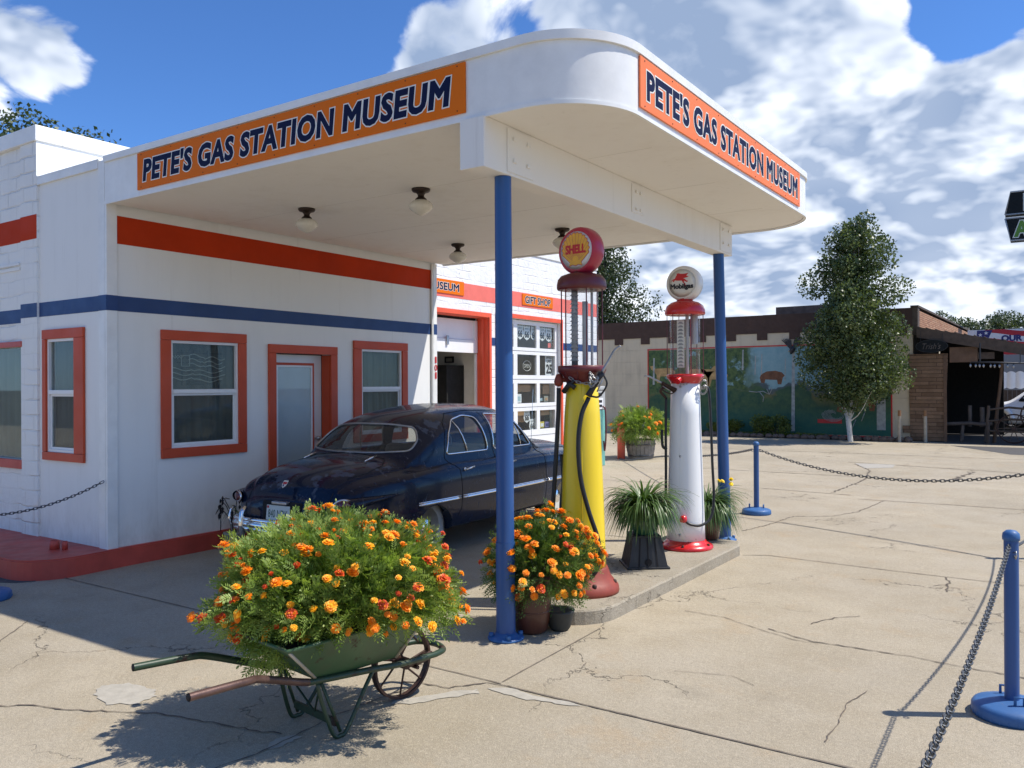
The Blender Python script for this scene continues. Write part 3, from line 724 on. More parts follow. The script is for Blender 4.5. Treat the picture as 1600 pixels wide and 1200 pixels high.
# --- windows of the office
def window(name, ax, k, a0, a1, z0, z1, casing, rail, curtain='curtain', gaps=(.5,), sign=1, mullion=True):
    """casing: outer a0,a1,z0,z1 ; returns parts; interior side is -normal"""
    F = face_px(k, 0, 0) if ax == 'x' else face_ny(0, k, 0)
    mb = MB(); c = casing
    ring = [(c[0], c[1], a1 and z1, c[3]), ]
    def bar(A, B, C, D, d0, d1, mi=0):
        t = MB(); t.box(A, C, d0, B, D, d1, 0, .003); mb.add(t.v, t.f, mi, False, F)
    bar(c[0], c[1], z1 - .002, c[3], .002, .028); bar(c[0], c[1], c[2], z0 + .002, .002, .028)
    bar(c[0], a0 + .002, z0 + .004, z1 - .004, .002, .026); bar(a1 - .002, c[1], z0 + .004, z1 - .004, .002, .026)
    w_ = P_(mb, 'window', ['red'])
    mb = MB()
    ring_frame(mb, F @ Matrix.Translation((0, 0, -.03)), a0 + .003, a1 - .003, z0 + .003, z1 - .003, .026, .036)
    if rail:
        bar(a0 + .03, a1 - .03, rail - .018, rail + .022, -.028, .012)
        # lower sash sits a little further back
        ring_frame(mb, F @ Matrix.Translation((0, 0, -.028)), a0 + .03, a1 - .03, z0 + .03, rail - .019, .020, .018)
    s_ = P_(mb, 'sash', ['sash'], w_)
    mb = MB()
    t = MB(); t.box(a0 + .031, z0 + .031, -.022, a1 - .031, z1 - .031, -.018); mb.add(t.v, t.f, 0, False, F)
    P_(mb, 'pane', ['glass'], w_)
    # curtain hanging behind the glass
    mb = MB(); nn = 60; vs = []
    for i in range(nn + 1):
        t_ = i / nn; a = a0 - .02 + (a1 - a0 + .04) * t_
        dd = -.085 + .018 * math.sin(t_ * 46 + math.sin(t_ * 9) * 2) + .006 * math.sin(t_ * 117)
        for g_ in gaps:
            if abs(t_ - g_) < .012: dd -= .05
        vs += [(a, z0 - .02, dd), (a, z1 + .02, dd)]
    mb.add(vs, [(2 * i, 2 * i + 2, 2 * i + 3, 2 * i + 1) for i in range(nn)], 0, True, F)
    P_(mb, 'curtain', [curtain], w_)
    return w_
window('w', 'x', XO, *W1, (4.637, 5.612, .940, 2.166), 1.576, gaps=(.4, .83))
window('w', 'x', XO, *W2, (7.167, 8.132, .940, 2.169), 1.59, 'curtain_l', gaps=(.1,))
window('w', 'y', YL, *BW, (-8.31, -7.568, .925, 2.178), 1.575, gaps=(.66,))
# --- office door
mb = MB()
def fbar(mb, F, A, B, C, D, d0, d1, mi=0, bev=.003):
    t = MB(); t.box(A, C, d0, B, D, d1, 0, bev); mb.add(t.v, t.f, mi, False, F)
FX = face_px(XO, 0, 0)
fbar(mb, FX, 5.901, 6.897, 1.985, 2.078, .002, .03); fbar(mb, FX, 5.901, 5.998, .17, 1.984, .002, .028); fbar(mb, FX, 6.795, 6.897, .17, 1.984, .002, .028)
fbar(mb, FX, 6.790, 6.7985, .172, 1.98, -.129, .001, 0, 0)
dr = P_(mb, 'office_door', ['red'])
mb = MB(); fbar(mb, FX, 6.0, 6.789, .18, 1.98, -.17, -.135); P_(mb, 'door_leaf', ['sash'], dr)
mb = MB(); ring_frame(mb, FX @ Matrix.Translation((0, 0, -.134)), 6.085, 6.665, .25, 1.888, .028, .014); P_(mb, 'door_trim', ['red'], dr)
mb = MB(); ring_frame(mb, FX @ Matrix.Translation((0, 0, -.134)), 6.114, 6.636, .28, 1.859, .022, .020); P_(mb, 'storm_frame', ['sash'], dr)
mb = MB(); fbar(mb, FX, 6.137, 6.613, .303, 1.836, -.133, -.130, 0, 0)
for i in range(52): fbar(mb, FX, 6.14, 6.61, .31 + i * .0293, .31 + i * .0293 + .024, -.130, -.127, 0, 0)
P_(mb, 'door_blind', ['blind'], dr)
mb = MB(); fbar(mb, FX, 6.137, 6.613, .303, 1.836, -.1215, -.1195, 0, 0); P_(mb, 'pane', ['glass_door'], dr)
mb = MB(); mb.cyl((XO - .10, 6.70, 1.02), (XO - .135, 6.70, 1.02), .012); mb.lathe([(0, -.03), (.022, -.02), (.028, 0), (.022, .02), (0, .03)], 12, 0, 0, 0, True, Matrix.Translation((XO - .09, 6.70, 1.02))); P_(mb, 'door_handle', ['steel'], dr)
# dark room shell behind the office
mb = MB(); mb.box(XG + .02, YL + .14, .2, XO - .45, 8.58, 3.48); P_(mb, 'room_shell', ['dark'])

# --- main block: left front wall, garage front wall, roof, back walls
LW = (-10.4, -8.72, .90, 2.03)
mb = MB(); wall_holes(mb, 'y', YL, .2, -16, -8.72, .17, 4.03, [LW])
mb.box(-8.719, YL - .025, .165, XG, YL + .2, 4.03)
P_(mb, 'side_wall', ['white_brick'])
mb = MB(); mb.box(-16, YL - .018, 2.85, -8.775, YL - .002, 2.875, 0); mb.box(-16, YL - .012, 2.80, -8.775, YL - .002, 2.83, 0); P_(mb, 'lintel_ledge', ['white'])
mb = MB(); mb.box(-16, YL - .003, 3.079, -8.72, YL, 3.316); mb.box(-8.719, YL - .028, 3.079, XG, YL - .025, 3.316); P_(mb, 'red_band', ['band'])
# shop window at the left
mb = MB(); FN = face_ny(0, YL, 0)
fbar(mb, FN, -10.5, -8.70, 2.03, 2.085, .002, .035); fbar(mb, FN, -10.5, -8.712, .81, .90, .002, .03); fbar(mb, FN, -8.725, -8.712, .902, 2.028, .0, .012)
sw = P_(mb, 'shop_window', ['redcurb'])
mb = MB(); fbar(mb, FN, -10.4, -8.725, .902, 2.028, -.04, -.035, 0, 0); P_(mb, 'pane', ['glass'], sw)
mb = MB(); vs = []
for i in range(81):
    t_ = i / 80; a = -10.4 + 1.68 * t_; vs += [(a, .85, -.16 + .03 * math.sin(t_ * 60 + 2 * math.sin(t_ * 11))), (a, 2.1, -.16 + .03 * math.sin(t_ * 60 + 2 * math.sin(t_ * 11)))]
mb.add(vs, [(2 * i, 2 * i + 2, 2 * i + 3, 2 * i + 1) for i in range(80)], 0, True, FN); P_(mb, 'curtain', ['curtain_l'], sw)

D1 = (9.30, 11.60, 0., 2.79); D2 = (11.87, 14.0, 0., 2.83)
mb = MB(); wall_holes(mb, 'x', XG, .25, YL + .2, 15.5, 0, 4.03, [D1, D2])
P_(mb, 'garage_wall', ['white_brick_worn'])
mb = MB(); mb.box(-16, 15.3, 0, XG - .251, 15.5, 4.03); mb.box(-16.2, YL, 0, -16.001, 15.5, 4.03); P_(mb, 'rear_wall', ['white_brick'])
mb = MB(); mb.box(-15.99, YL + .21, 3.62, XG - .26, 15.29, 3.74); P_(mb, 'main_roof', ['white_metal'])
mb = MB(); mb.box(-16.02, YL - .045, 4.031, XG + .02, YL + .22, 4.185, 0, .006); mb.box(XG - .23, YL + .2205, 4.031, XG + .02, 15.52, 4.185, 0, .006)
P_(mb, 'parapet_coping', ['white_metal'])
mb = MB(); mb.box(XG + .001, YL - .03, 3.69, XG + .006, 8.4, 4.030); P_(mb, 'parapet_flashing', ['white_metal'])
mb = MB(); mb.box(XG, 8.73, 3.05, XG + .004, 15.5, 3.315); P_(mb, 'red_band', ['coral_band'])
# casings
for D in (D1, D2):
    mb = MB(); fbar(mb, face_px(XG, 0, 0), D[0] - .06, D[1] + .06, D[3] - .002, D[3] + .075, .0045, .03); fbar(mb, face_px(XG, 0, 0), D[1] - .002, D[1] + .06, 0, D[3] - .003, .0045, .03)
    fbar(mb, face_px(XG, 0, 0), D[0] - .06, D[0] + .002, 0, D[3] - .003, .0045, .03)
    if D is D1:
        fbar(mb, face_px(XG, 0, 0), D[1] - .008, D[1] - .003, 0, D[3] - .01, -.248, .004, 0, 0); fbar(mb, face_px(XG, 0, 0), D[0] + .01, D[1] - .009, D[3] - .008, D[3] - .003, -.22, .004, 0, 0)
        fbar(mb, face_px(XG, 0, 0), D[1] - .05, D[1] - .009, 0, D[3] - .01, -.12, -.08)
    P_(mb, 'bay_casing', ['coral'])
# bay 1: roller door two-thirds up
FD = face_px(-8.66, 0, 0)
mb = MB(); fbar(mb, FD, 9.32, 11.58, 2.18, 2.40, 0, .045); fbar(mb, FD, 9.32, 11.58, 2.405, 2.74, -.02, .02)
fbar(mb, FD, 9.32, 11.58, 2.745, 2.785, -.04, .0, 1)
for yy in (9.32, 11.50): fbar(mb, FD, yy, yy + .075, 2.2, 2.74, .021, .046)
sd = P_(mb, 'sectional_door', ['sash', 'seam'])
mb = MB(); fbar(mb, FD, 10.70, 10.75, 2.30, 2.45, .046, .075); P_(mb, 'door_handle', ['steel'], sd)
mb = MB(); fbar(mb, FD, 11.545, 11.585, 0, 2.17, -.01, .03); P_(mb, 'door_track', ['white_metal'], sd)
# interior of the garage seen through the bays
mb = MB(); mb.box(-14.5, 15.22, 0, XG - .27, 15.29, 3.6); mb.box(-14.5, 11.70, 0, XG - .34, 11.80, 3.6); mb.box(-14.52, YL + .3, 0, -14.501, 15.2, 3.6); P_(mb, 'inner_wall', ['inner'])
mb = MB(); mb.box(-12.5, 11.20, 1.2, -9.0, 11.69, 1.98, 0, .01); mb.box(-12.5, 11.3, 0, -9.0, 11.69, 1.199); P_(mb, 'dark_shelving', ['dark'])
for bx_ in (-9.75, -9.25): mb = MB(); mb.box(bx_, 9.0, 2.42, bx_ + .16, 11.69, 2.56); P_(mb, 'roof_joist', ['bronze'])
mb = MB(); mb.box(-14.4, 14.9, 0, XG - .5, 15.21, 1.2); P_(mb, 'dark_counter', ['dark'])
# bay 2: glazed overhead door
FD = face_px(-8.46, 0, 0)
cols = [(11.93, 12.458), (12.58, 13.23), (13.34, 13.90)]
rows = [(.0, .0), (.79, 1.147), (1.29, 1.657), (1.81, 2.19), (2.32, 2.74)]
holes = [(c[0], c[1], r[0], r[1]) for c in cols for r in rows[1:]]
mb = MB(); wall_holes(mb, 'x', -8.46, .04, 11.88, 13.985, 0.0, 2.815, holes)
for zz in (.68, 1.218, 1.734, 2.255): fbar(mb, FD, 11.885, 13.98, zz - .003, zz + .003, .0005, .004, 1)
for zz in (.10, .40): fbar(mb, FD, 12.0, 13.85, zz, zz + .2, .0, .012)
gd = P_(mb, 'glazed_overhead_door', ['sash', 'seam'])
for c in cols:
    for r in rows[1:]:
        mb = MB(); fbar(mb, FD, c[0] + .001, c[1] - .001, r[0] + .001, r[1] - .001, -.024, -.02, 0, 0); P_(mb, 'pane', ['glass_bay'], gd)
# --- canopy
def rounded(x0, x1, y0, y1, r1, r2, ins=0.):
    pts = [(x0, y0 + ins), (x1 - r1, y0 + ins)]
    for k in range(1, 19): a = R(-90 + k * 5); pts.append((x1 - r1 + (r1 - ins) * math.cos(a), y0 + r1 + (r1 - ins) * math.sin(a)))
    for k in range(0, 19): a = R(k * 5); pts.append((x1 - r2 + (r2 - ins) * math.cos(a), y1 - r2 + (r2 - ins) * math.sin(a)))
    pts.append((x0, y1 - ins)); return pts
CX0, CX1, CY0, CY1 = XO + .03, -2.20, 4.085, 8.86
mb = MB(); mb.prism(rounded(CX0, CX1, CY0, CY1, .52, .62, .022), 3.270, 3.60); cn = P_(mb, 'canopy', ['soffit'])
def band(z0, z1, o_, i_, mbb, mi=0):
    A = rounded(CX0, CX1, CY0, CY1, .52, .62, -o_); B = rounded(CX0, CX1, CY0, CY1, .52, .62, -i_); n = len(A)
    vs = [(x, y, z0) for x, y in A] + [(x, y, z1) for x, y in A] + [(x, y, z0) for x, y in B] + [(x, y, z1) for x, y in B]
    fs = []; 
    mbb.add(vs, [(i, i + 1, n + i + 1, n + i) for i in range(n - 1)], mi, True)
    for i in range(n - 1): fs += [(2 * n + i, 3 * n + i, 3 * n + i + 1, 2 * n + i + 1), (i, 2 * n + i, 2 * n + i + 1, i + 1), (n + i, n + i + 1, 3 * n + i + 1, 3 * n + i)]
    fs += [(0, n, 3 * n, 2 * n), (n - 1, 3 * n - 1, 4 * n - 1, 2 * n - 1)]
    mbb.add(vs, fs, mi, False)
mb = MB(); band(3.257, 3.625, 0, -.02, mb); P_(mb, 'fascia', ['white_metal'], cn)
mb = MB(); band(3.6255, 3.680, .018, -.05, mb); band(3.252, 3.275, .006, .0005, mb); P_(mb, 'drip_edge', ['white_metal'], cn)
mb = MB(); mb.box(-3.135, 4.10, 2.955, -2.985, 8.46, 3.2695, 0, .006)
bm_ = P_(mb, 'beam', ['soffit'], cn)
mb = MB(); mb.box(-3.15, 4.062, 2.95, -2.97, 4.085, 3.256); P_(mb, 'beam_cap', ['soffit'], cn)
for yy in (5.33, 6.55, 7.77):
    mb = MB(); mb.box(CX0 + .05, yy - .001, 3.2690, CX1 - .25, yy + .001, 3.2699); P_(mb, 'soffit_seam', ['seamline'], cn)
for y0 in (4.33, 6.1, 8.1):
    ww = .30 if y0 != 6.1 else .22; mb = MB()
    mb.box(-2.984, y0, 2.975 if y0 != 6.1 else 3.02, -2.977, y0 + ww, 3.25)
    for a in (.07, ww - .07):
        for z in (3.05, 3.19): mb.box(-2.9772, y0 + a - .016, z - .012, -2.962, y0 + a + .016, z + .012, 0, .004)
    P_(mb, 'splice_plate', ['soffit'], cn)
for i, (tx, ty, bx, by, r0, r1) in enumerate(((-3.045, 4.372, -3.04, 4.374, .054, .057), (-3.05, 8.235, -3.055, 8.40, .054, .057))):
    mb = MB(); mb.cyl((bx, by, .012), (bx + (tx - bx) * .2, by + (ty - by) * .2, .62), .062, .0615, 20); mb.cyl((bx + (tx - bx) * .2, by + (ty - by) * .2, .621), (tx, ty, 2.953), .0575, .054, 20)
    po = P_(mb, 'canopy_post', ['blue_post'])
    mb = MB(); mb.lathe([(.115, 0.001), (.118, .012), (.1, .02), (.075, .03), (.064, .045)], 20, bx, by + (.0 if i == 0 else .0))
    for k in range(4):
        a = R(45 + 90 * k); mb.lathe([(.016, .018), (.016, .045), (.0, .048)], 8, bx + .095 * math.cos(a), by + .095 * math.sin(a))
    P_(mb, 'base_flange', ['blue_base'], po)

# ================================================================== SIGNS ON THE STATION
def sign(name, label, cat, F, w, h, face, txts, group=None, loc=None, th=.012):
    s = thing(name, label, cat, (0, 0, 0), 0, group)
    s.matrix_world = F
    t = MB(); t.box(-w / 2, -h / 2, 0, w / 2, h / 2, th, 0, .002); t.build('sign_panel', [face], s)
    for (tx, ww, hh, cx, cy, off, sp, shear) in txts:
        mb = MB(); I = Matrix.Translation((cx, cy, 0))
        fit_text(mb, tx, I, ww, hh, off, 1, th + .0025, shear, sp, outline=.05, mi_o=0)
        mb.build('lettering', ['cream', 'navy'], s)
    mb = MB()
    for k in range(9):
        for yy in (-1, 1):
            mb.cyl((-w / 2 + .06 + k * (w - .12) / 8, yy * (h / 2 - .018), th), (-w / 2 + .06 + k * (w - .12) / 8, yy * (h / 2 - .018), th + .003), .004, seg=6)
    if w > 2: mb.build('screw', ['bronze'], s)
    return s
F = face_ny((-6.645 - 3.117) / 2, CY0 - .002, 3.4605)
sign('canopy_sign', "long orange sign reading PETE'S GAS STATION MUSEUM on the shaded left edge of the canopy", 'sign', F, 3.528, .313, 'orange_deep', [("PETE'S GAS STATION MUSEUM", 3.31, .172, -.012, 0, .066, 1.09, .12)])
F = face_px(CX1 + .002, (4.60 + 8.075) / 2, 3.4605)
sign('canopy_sign', "long coral sign reading PETE'S GAS STATION MUSEUM on the sunlit street edge of the canopy", 'sign', F, 3.475, .313, 'orange_pale', [("PETE'S GAS STATION MUSEUM", 3.28, .172, 0, 0, .066, 1.09, .0)])
F = face_px(XG + .005, 10.0, 3.215)
sign('museum_sign', 'small orange sign ending in USEUM above the open garage bay', 'sign', F, 1.80, .225, 'orange_deep', [('MUSEUM', .80, .115, .36, 0, .05, 1.0, 0)])
F = face_px(XG + .005, 13.172, 3.195)
sign('gift_shop_sign', 'small orange sign reading GIFT SHOP above the glazed garage door', 'sign', F, 1.06, .205, 'orange_deep', [('GIFT SHOP', .88, .125, 0, 0, .04, 1.0, 0)])
# house number
hn = thing('house_number', 'red metal digits 101 stacked on the white corner board', 'house number', (0, 0, 0))
hn.matrix_world = face_px(XO + .0225, 8.695, 1.865)
for i, ch in enumerate('101'):
    mb = MB(); fit_text(mb, ch, Matrix.Translation((0, .105 - .105 * i, 0)), .03 if ch == '1' else .05, .082, .03, 0, .006)
    mb.build('digit', ['redink'], hn)

# ---- route shields hung inside the top panes
def shield_poly(w, h):
    half = [(0, .5), (.16, .44), (.30, .46), (.40, .52), (.50, .40), (.44, .26), (.50, .06), (.52, -.12), (.44, -.30), (.26, -.42), (.08, -.47), (0, -.53)]
    pts = [(x * w, y * h) for x, y in half] + [(-x * w, y * h) for x, y in half[::-1][1:-1]]
    return pts[::-1]
def shield(loc, h=.26, first=None, label='', group=None):
    if first:
        return copy_tree(first, None, None, label)
    s = thing('route_shield', label, 'road sign', (0, 0, 0), 0, group)
    mb = MB(); I = Matrix.Identity(4)
    mb.plate(shield_poly(.225, .27), I, .004, 0); mb.build('plate', ['sash'], s)
    mb = MB(); fit_text(mb, '66', Matrix.Translation((0, -.03, 0)), .14, .115, .07, 0, .0055); fit_text(mb, 'ROUTE', Matrix.Translation((0, .075, 0)), .12, .03, .004, 0, .0055)
    mb.build('number', ['blackink'], s)
    return s
sh0 = None
names = ['leftmost route 66 shield half hidden by the blue post', 'second route 66 shield from the post in the top row of panes', 'route 66 shield in the middle of the left full top pane', 'route 66 shield with a small tag below it in the top pane', 'route 66 shield at the left of the right-hand top pane', 'route 66 shield above the pink tag in the right-hand top pane', 'last route 66 shield beside the yellow pump']
for i, (y, z) in enumerate([(12.50, 2.59), (12.76, 2.605), (12.99, 2.60), (13.24, 2.60), (13.53, 2.605), (13.76, 2.60), (13.90, 2.595)]):
    lb = names[i]; F = face_px(-8.525 + (.0 if i != 6 else -.02), y, z)
    if sh0 is None:
        sh0 = shield(None, label=lb, group='route shields hung behind the garage door glass'); sh0.matrix_world = F
    else:
        c = copy_tree(sh0, None, None, lb); c.matrix_world = F
for (y, z, s_, lb) in [(12.98, 1.045, .9, 'larger route 66 shield low behind the garage door glass'), (13.16, .88, .85, 'lowest route 66 shield leaning at the bottom of the glazed door')]:
    c = copy_tree(sh0, None, None, lb); c.matrix_world = face_px(-8.525, y, z) @ Matrix.Diagonal((s_, s_, 1, 1))
# speed limit sign
s = thing('speed_limit_sign', 'white SPEED LIMIT 25 sign behind the garage door glass', 'road sign'); s.matrix_world = face_px(-8.53, 13.78, 2.0)
mb = MB(); mb.box(-.14, -.19, 0, .14, .19, .004, 0); mb.build('plate', ['sash'], s)
mb = MB(); fit_text(mb, 'SPEED', Matrix.Translation((0, .155, 0)), .20, .045, .05, 0, .0055); fit_text(mb, 'LIMIT', Matrix.Translation((0, .085, 0)), .17, .055, .04, 0, .0055); fit_text(mb, '25', Matrix.Translation((0, -.065, 0)), .20, .165, .07, 0, .0055)
mb.build('lettering', ['blackink'], s)
# OPEN neon
s = thing('open_sign', 'unlit white neon OPEN sign in an oval behind dark glass', 'neon sign'); s.matrix_world = face_px(-8.55, 13.03, 1.985)
mb = MB(); mb.tube([(.135 * math.cos(a * PI / 16), .095 * math.sin(a * PI / 16), 0) for a in range(32)], .0065, 6, 0, True); mb.build('neon_oval', ['neon'], s)
mb = MB(); fit_text(mb, 'OPEN', Matrix.Identity(4), .20, .07, 0, 0, .0); mb.build('neon_letters', ['neon'], s)
mb = MB(); mb.box(-.09, .10, -.002, -.086, .22, .0); mb.box(.086, .10, -.002, .09, .22, .0); mb.build('hanging_wire', ['black'], s)
# goods behind the glass
def flat_thing(nm, lb, cat, y0, y1, z0, z1, mt_, x=-8.60, th=.02, group=None, extra=None):
    mb = MB(); mb.box(0, -(y1 - y0) / 2, 0, th, (y1 - y0) / 2, z1 - z0, 0, .003)
    mats = [mt_]
    if extra:
        mats.append(extra); mb.box(th, -(y1 - y0) * .32, (z1 - z0) * .2, th + .003, (y1 - y0) * .32, (z1 - z0) * .72, 1)
    o = mb.build(nm, mats); o.location = (x, (y0 + y1) / 2, z0); return tag(o, lb, cat, group)
flat_thing('shelf_board', 'wide tan shelf board behind the third row of panes', 'board', 12.58, 13.20, 1.50, 1.635, 'card')
flat_thing('shelf_board', 'square tan board in the third row beside the dark gap', 'board', 13.36, 13.56, 1.45, 1.64, 'card')
flat_thing('shelf_board', 'tan board nearest the pump in the third row of panes', 'board', 13.64, 13.88, 1.45, 1.64, 'card')
flat_thing('white_box', 'small white box at the bottom of the third row pane', 'box', 12.62, 12.80, 1.30, 1.46, 'sash', th=.08, extra='paper1')
flat_thing('booklet', 'pale blue booklet in the third row of panes', 'booklet', 13.35, 13.48, 1.30, 1.41, 'paper1', extra='sash', group='booklets behind the glazed door')
flat_thing('booklet', 'dark booklet between two pale ones in the third row', 'booklet', 13.50, 13.64, 1.30, 1.40, 'blackp', extra='paper1', group='booklets behind the glazed door')
flat_thing('booklet', 'cream booklet at the right of the third row', 'booklet', 13.68, 13.84, 1.30, 1.41, 'curtain_l', extra='card', group='booklets behind the glazed door')
flat_thing('shelf_board', 'brown board behind the low route shields', 'board', 12.58, 13.2, .93, 1.14, 'card', x=-8.65)
flat_thing('shelf_board', 'tan board in the bottom right pane', 'board', 13.58, 13.88, 1.04, 1.14, 'card')
flat_thing('booklet', 'orange booklet at the bottom right pane', 'booklet', 13.36, 13.50, .80, .91, 'card', extra='paper2', group='booklets behind the glazed door')
flat_thing('booklet', 'yellow booklet beside the orange one in the bottom pane', 'booklet', 13.52, 13.68, .80, .92, 'paper2', extra='sash', group='booklets behind the glazed door')
flat_thing('booklet', 'purple booklet in the bottom right corner pane', 'booklet', 13.71, 13.87, .80, .91, 'paper3', extra='flagblue', group='booklets behind the glazed door')
flat_thing('price_tag', 'small pink tag hanging under the shields', 'tag', 13.76, 13.88, 2.35, 2.44, 'coral_band', th=.004, x=-8.54)
flat_thing('picture_frame', 'small framed dark picture on the wall inside the open bay', 'picture', -.22, .22, 2.12, 2.36, 'blackp', x=0, th=.03, extra='interior')
pf = bpy.data.objects['picture_frame']; pf.matrix_world = face_ny(-9.33, 11.695, 2.03) @ Matrix.Scale(.48, 4) @ Matrix(((0, 1, 0, 0), (0, 0, 1, 0), (1, 0, 0, 0), (0, 0, 0, 1)))
mb = MB(); mb.box(-.3, -.15, 0, .3, .15, .9, 0, .01); mb.box(-.26, -.155, .5, .26, -.15, .85, 1); o = mb.build('display_cabinet', ['curtain_l', 'interior']); o.location = (-11.0, 12.2, 0); tag(o, 'pale cabinet standing just inside the open garage bay', 'cabinet')
o.location = (-9.42, 10.95, .0); o.scale = (.62, 1, 1.87)

# ---- neon wave sign in the office window
s = thing('neon_sign', 'unlit neon sign of wavy tubes on a black rack in the office window', 'neon sign'); s.matrix_world = face_px(XO - .058, 5.10, 1.83)
mb = MB()
for k, zz in enumerate((.10, .055, .01, -.035, -.08, -.125)):
    x0 = -.12 if k < 3 else -.33
    pts = [(x0 + t * (.30 - x0 - .03 * (k % 2)) / 20, zz + .016 * math.sin(t * .62 + k * .35) - (.02 if t > 8 else 0), .004) for t in range(21)]
    mb.tube(pts, .0045, 5)
for xx in (-.30, -.27, -.235): mb.tube([(xx, .10, .004), (xx + .03, .07, .004), (xx + .06, .10, .004)], .004, 5)
mb.tube([(-.20, .10, .004), (-.11, .10, .004), (-.11, -.005, .004), (-.20, -.005, .004)], .0045, 5, 0, True)
mb.build('neon_tubes', ['neon'], s)
mb = MB()
for xx in (-.19, .10): mb.box(xx - .005, -.19, -.008, xx + .005, .155, -.002)
for zz in (.125, .075, .03, -.015, -.06, -.105, -.15):
    mb.box(-.24, zz - .004, -.014, .29 - .04 * (zz < 0), zz + .004, -.009); mb.box(.245, zz - .012, -.008, .253, zz + .012, .0)
mb.box(-.06, .12, -.012, .02, .155, .0); mb.box(-.14, -.19, -.012, .06, -.15, .002, 0, .004)
mb.cyl((-.12, .14, -.005), (-.04, .245, -.005), .0015, seg=5); mb.cyl((.06, .14, -.005), (-.03, .245, -.005), .0015, seg=5); mb.cyl((-.03, .15, -.005), (-.03, .245, -.005), .002, seg=5)
mb.build('rack', ['blackp'], s)

# ---- ceiling lamps under the canopy
cl = thing('ceiling_lamp', 'milk glass ceiling lamp nearest the office wall at the left of the canopy', 'ceiling lamp', (-5.92, 5.31, 3.2695), 0, 'schoolhouse lamps under the canopy')
mb = MB(); mb.lathe([(.078, 0.0), (.078, -.012), (.07, -.024), (.04, -.034), (.028, -.05), (.026, -.066), (.045, -.082), (.05, -.092), (0, -.093)], 24); mb.build('fitting', ['bronze'], cl)
mb = MB(); mb.lathe([(.047, -.0935), (.075, -.105), (.098, -.128), (.104, -.146), (.098, -.165), (.07, -.19), (.035, -.212), (.008, -.224), (0, -.225)], 24); mb.build('lamp_shade', ['milk'], cl)
copy_tree(cl, (-4.55, 5.33, 3.2695), 0, 'milk glass ceiling lamp highest in the picture under the canopy middle')
copy_tree(cl, (-5.98, 7.66, 3.2695), 0, 'milk glass ceiling lamp just left of the blue post, in front of the block wall')
copy_tree(cl, (-4.50, 7.55, 3.2695), 0, 'milk glass ceiling lamp half hidden behind the crimson rimmed globe')
# ================================================================== VINTAGE SEDAN
CAR = thing('vintage_sedan', 'dark navy 1950s sedan with faded paint parked under the canopy beside the office', 'car', (-5.67, 4.76, 0), R(2.8))
CAR.scale = (.9, .9, .9)
def interp(tab, y):
    if y <= tab[0][0]: return tab[0][1]
    if y >= tab[-1][0]: return tab[-1][1]
    for i in range(len(tab) - 1):
        if tab[i][0] <= y <= tab[i + 1][0]:
            (x1, v1), (x2, v2) = tab[i], tab[i + 1]
            x0, v0 = tab[i - 1] if i > 0 else (2 * x1 - x2, 2 * v1 - v2)
            x3, v3 = tab[i + 2] if i + 2 < len(tab) else (2 * x2 - x1, 2 * v2 - v1)
            m1 = (v2 - v0) / (x2 - x0); m2 = (v3 - v1) / (x3 - x1); h = x2 - x1; t = (y - x1) / h
            # limit overshoot
            dlt = (v2 - v1) / h
            for_ = lambda mm: 0 if mm * dlt <= 0 else math.copysign(min(abs(mm), 3 * abs(dlt)), mm)
            m1, m2 = for_(m1), for_(m2)
            return (2 * t**3 - 3 * t**2 + 1) * v1 + (t**3 - 2 * t**2 + t) * h * m1 + (-2 * t**3 + 3 * t**2) * v2 + (t**3 - t**2) * h * m2
tH = [(.10, .74), (.16, .84), (.26, .925), (.42, .995), (.60, 1.04), (.80, 1.065), (.92, 1.08), (1.00, 1.12), (1.15, 1.255), (1.33, 1.385), (1.58, 1.49), (1.95, 1.555), (2.45, 1.59), (2.8, 1.585), (3.05, 1.555), (3.22, 1.505), (3.40, 1.37), (3.58, 1.21), (3.68, 1.14), (3.85, 1.115), (4.2, 1.09), (4.55, 1.045), (4.78, .97), (4.90, .87)]
tF = [(.10, .68), (.16, .77), (.26, .835), (.42, .875), (.8, .915), (1.3, .945), (1.8, .965), (3.4, .965), (4.1, .95), (4.6, .91), (4.8, .86), (4.90, .78)]
tW = [(.10, .65), (.16, .72), (.26, .775), (.42, .82), (.7, .87), (1.1, .905), (2.4, .93), (3.7, .925), (4.3, .905), (4.65, .87), (4.82, .81), (4.90, .74)]
tB = [(.10, .36), (.4, .32), (.9, .28), (4.0, .28), (4.6, .30), (4.9, .34)]
tG = [(.1, .20), (1.1, .17), (1.2, .15), (3.4, .15), (3.9, .19), (4.9, .22)]
def prof(y, ins=0., zb=None, K=22):
    H, F, W, B, G = (interp(t, y) for t in (tH, tF, tW, tB, tG))
    H -= ins; W -= ins; F -= ins * .2
    if zb is not None: B = zb
    P = [(0, B), (W * .5, B), (W - .10, B), (W - .035, B + .035), (W - .008, B + .11)]
    for t in (.25, .45, .65, .82): P.append((W - .002 - .02 * max(0, t - .5), B + .11 + (F - .06 - B - .11) * t))
    P += [(W - .022, F - .055), (W - .05, F - .022), (W - .09, F - .002), (W - G * .8, F + .012)]
    xs = W - G; tall = min(1, max(0, (H - F - .2) / .3)); n = 2.15 + .75 * tall
    for k in range(1, K + 1):
        th = k / K * PI / 2
        P.append((xs * max(0, math.cos(th)) ** (2 / n), F + .018 + (H - F - .018) * math.sin(th) ** (2 / n)))
    P[-1] = (0, P[-1][1])
    return P
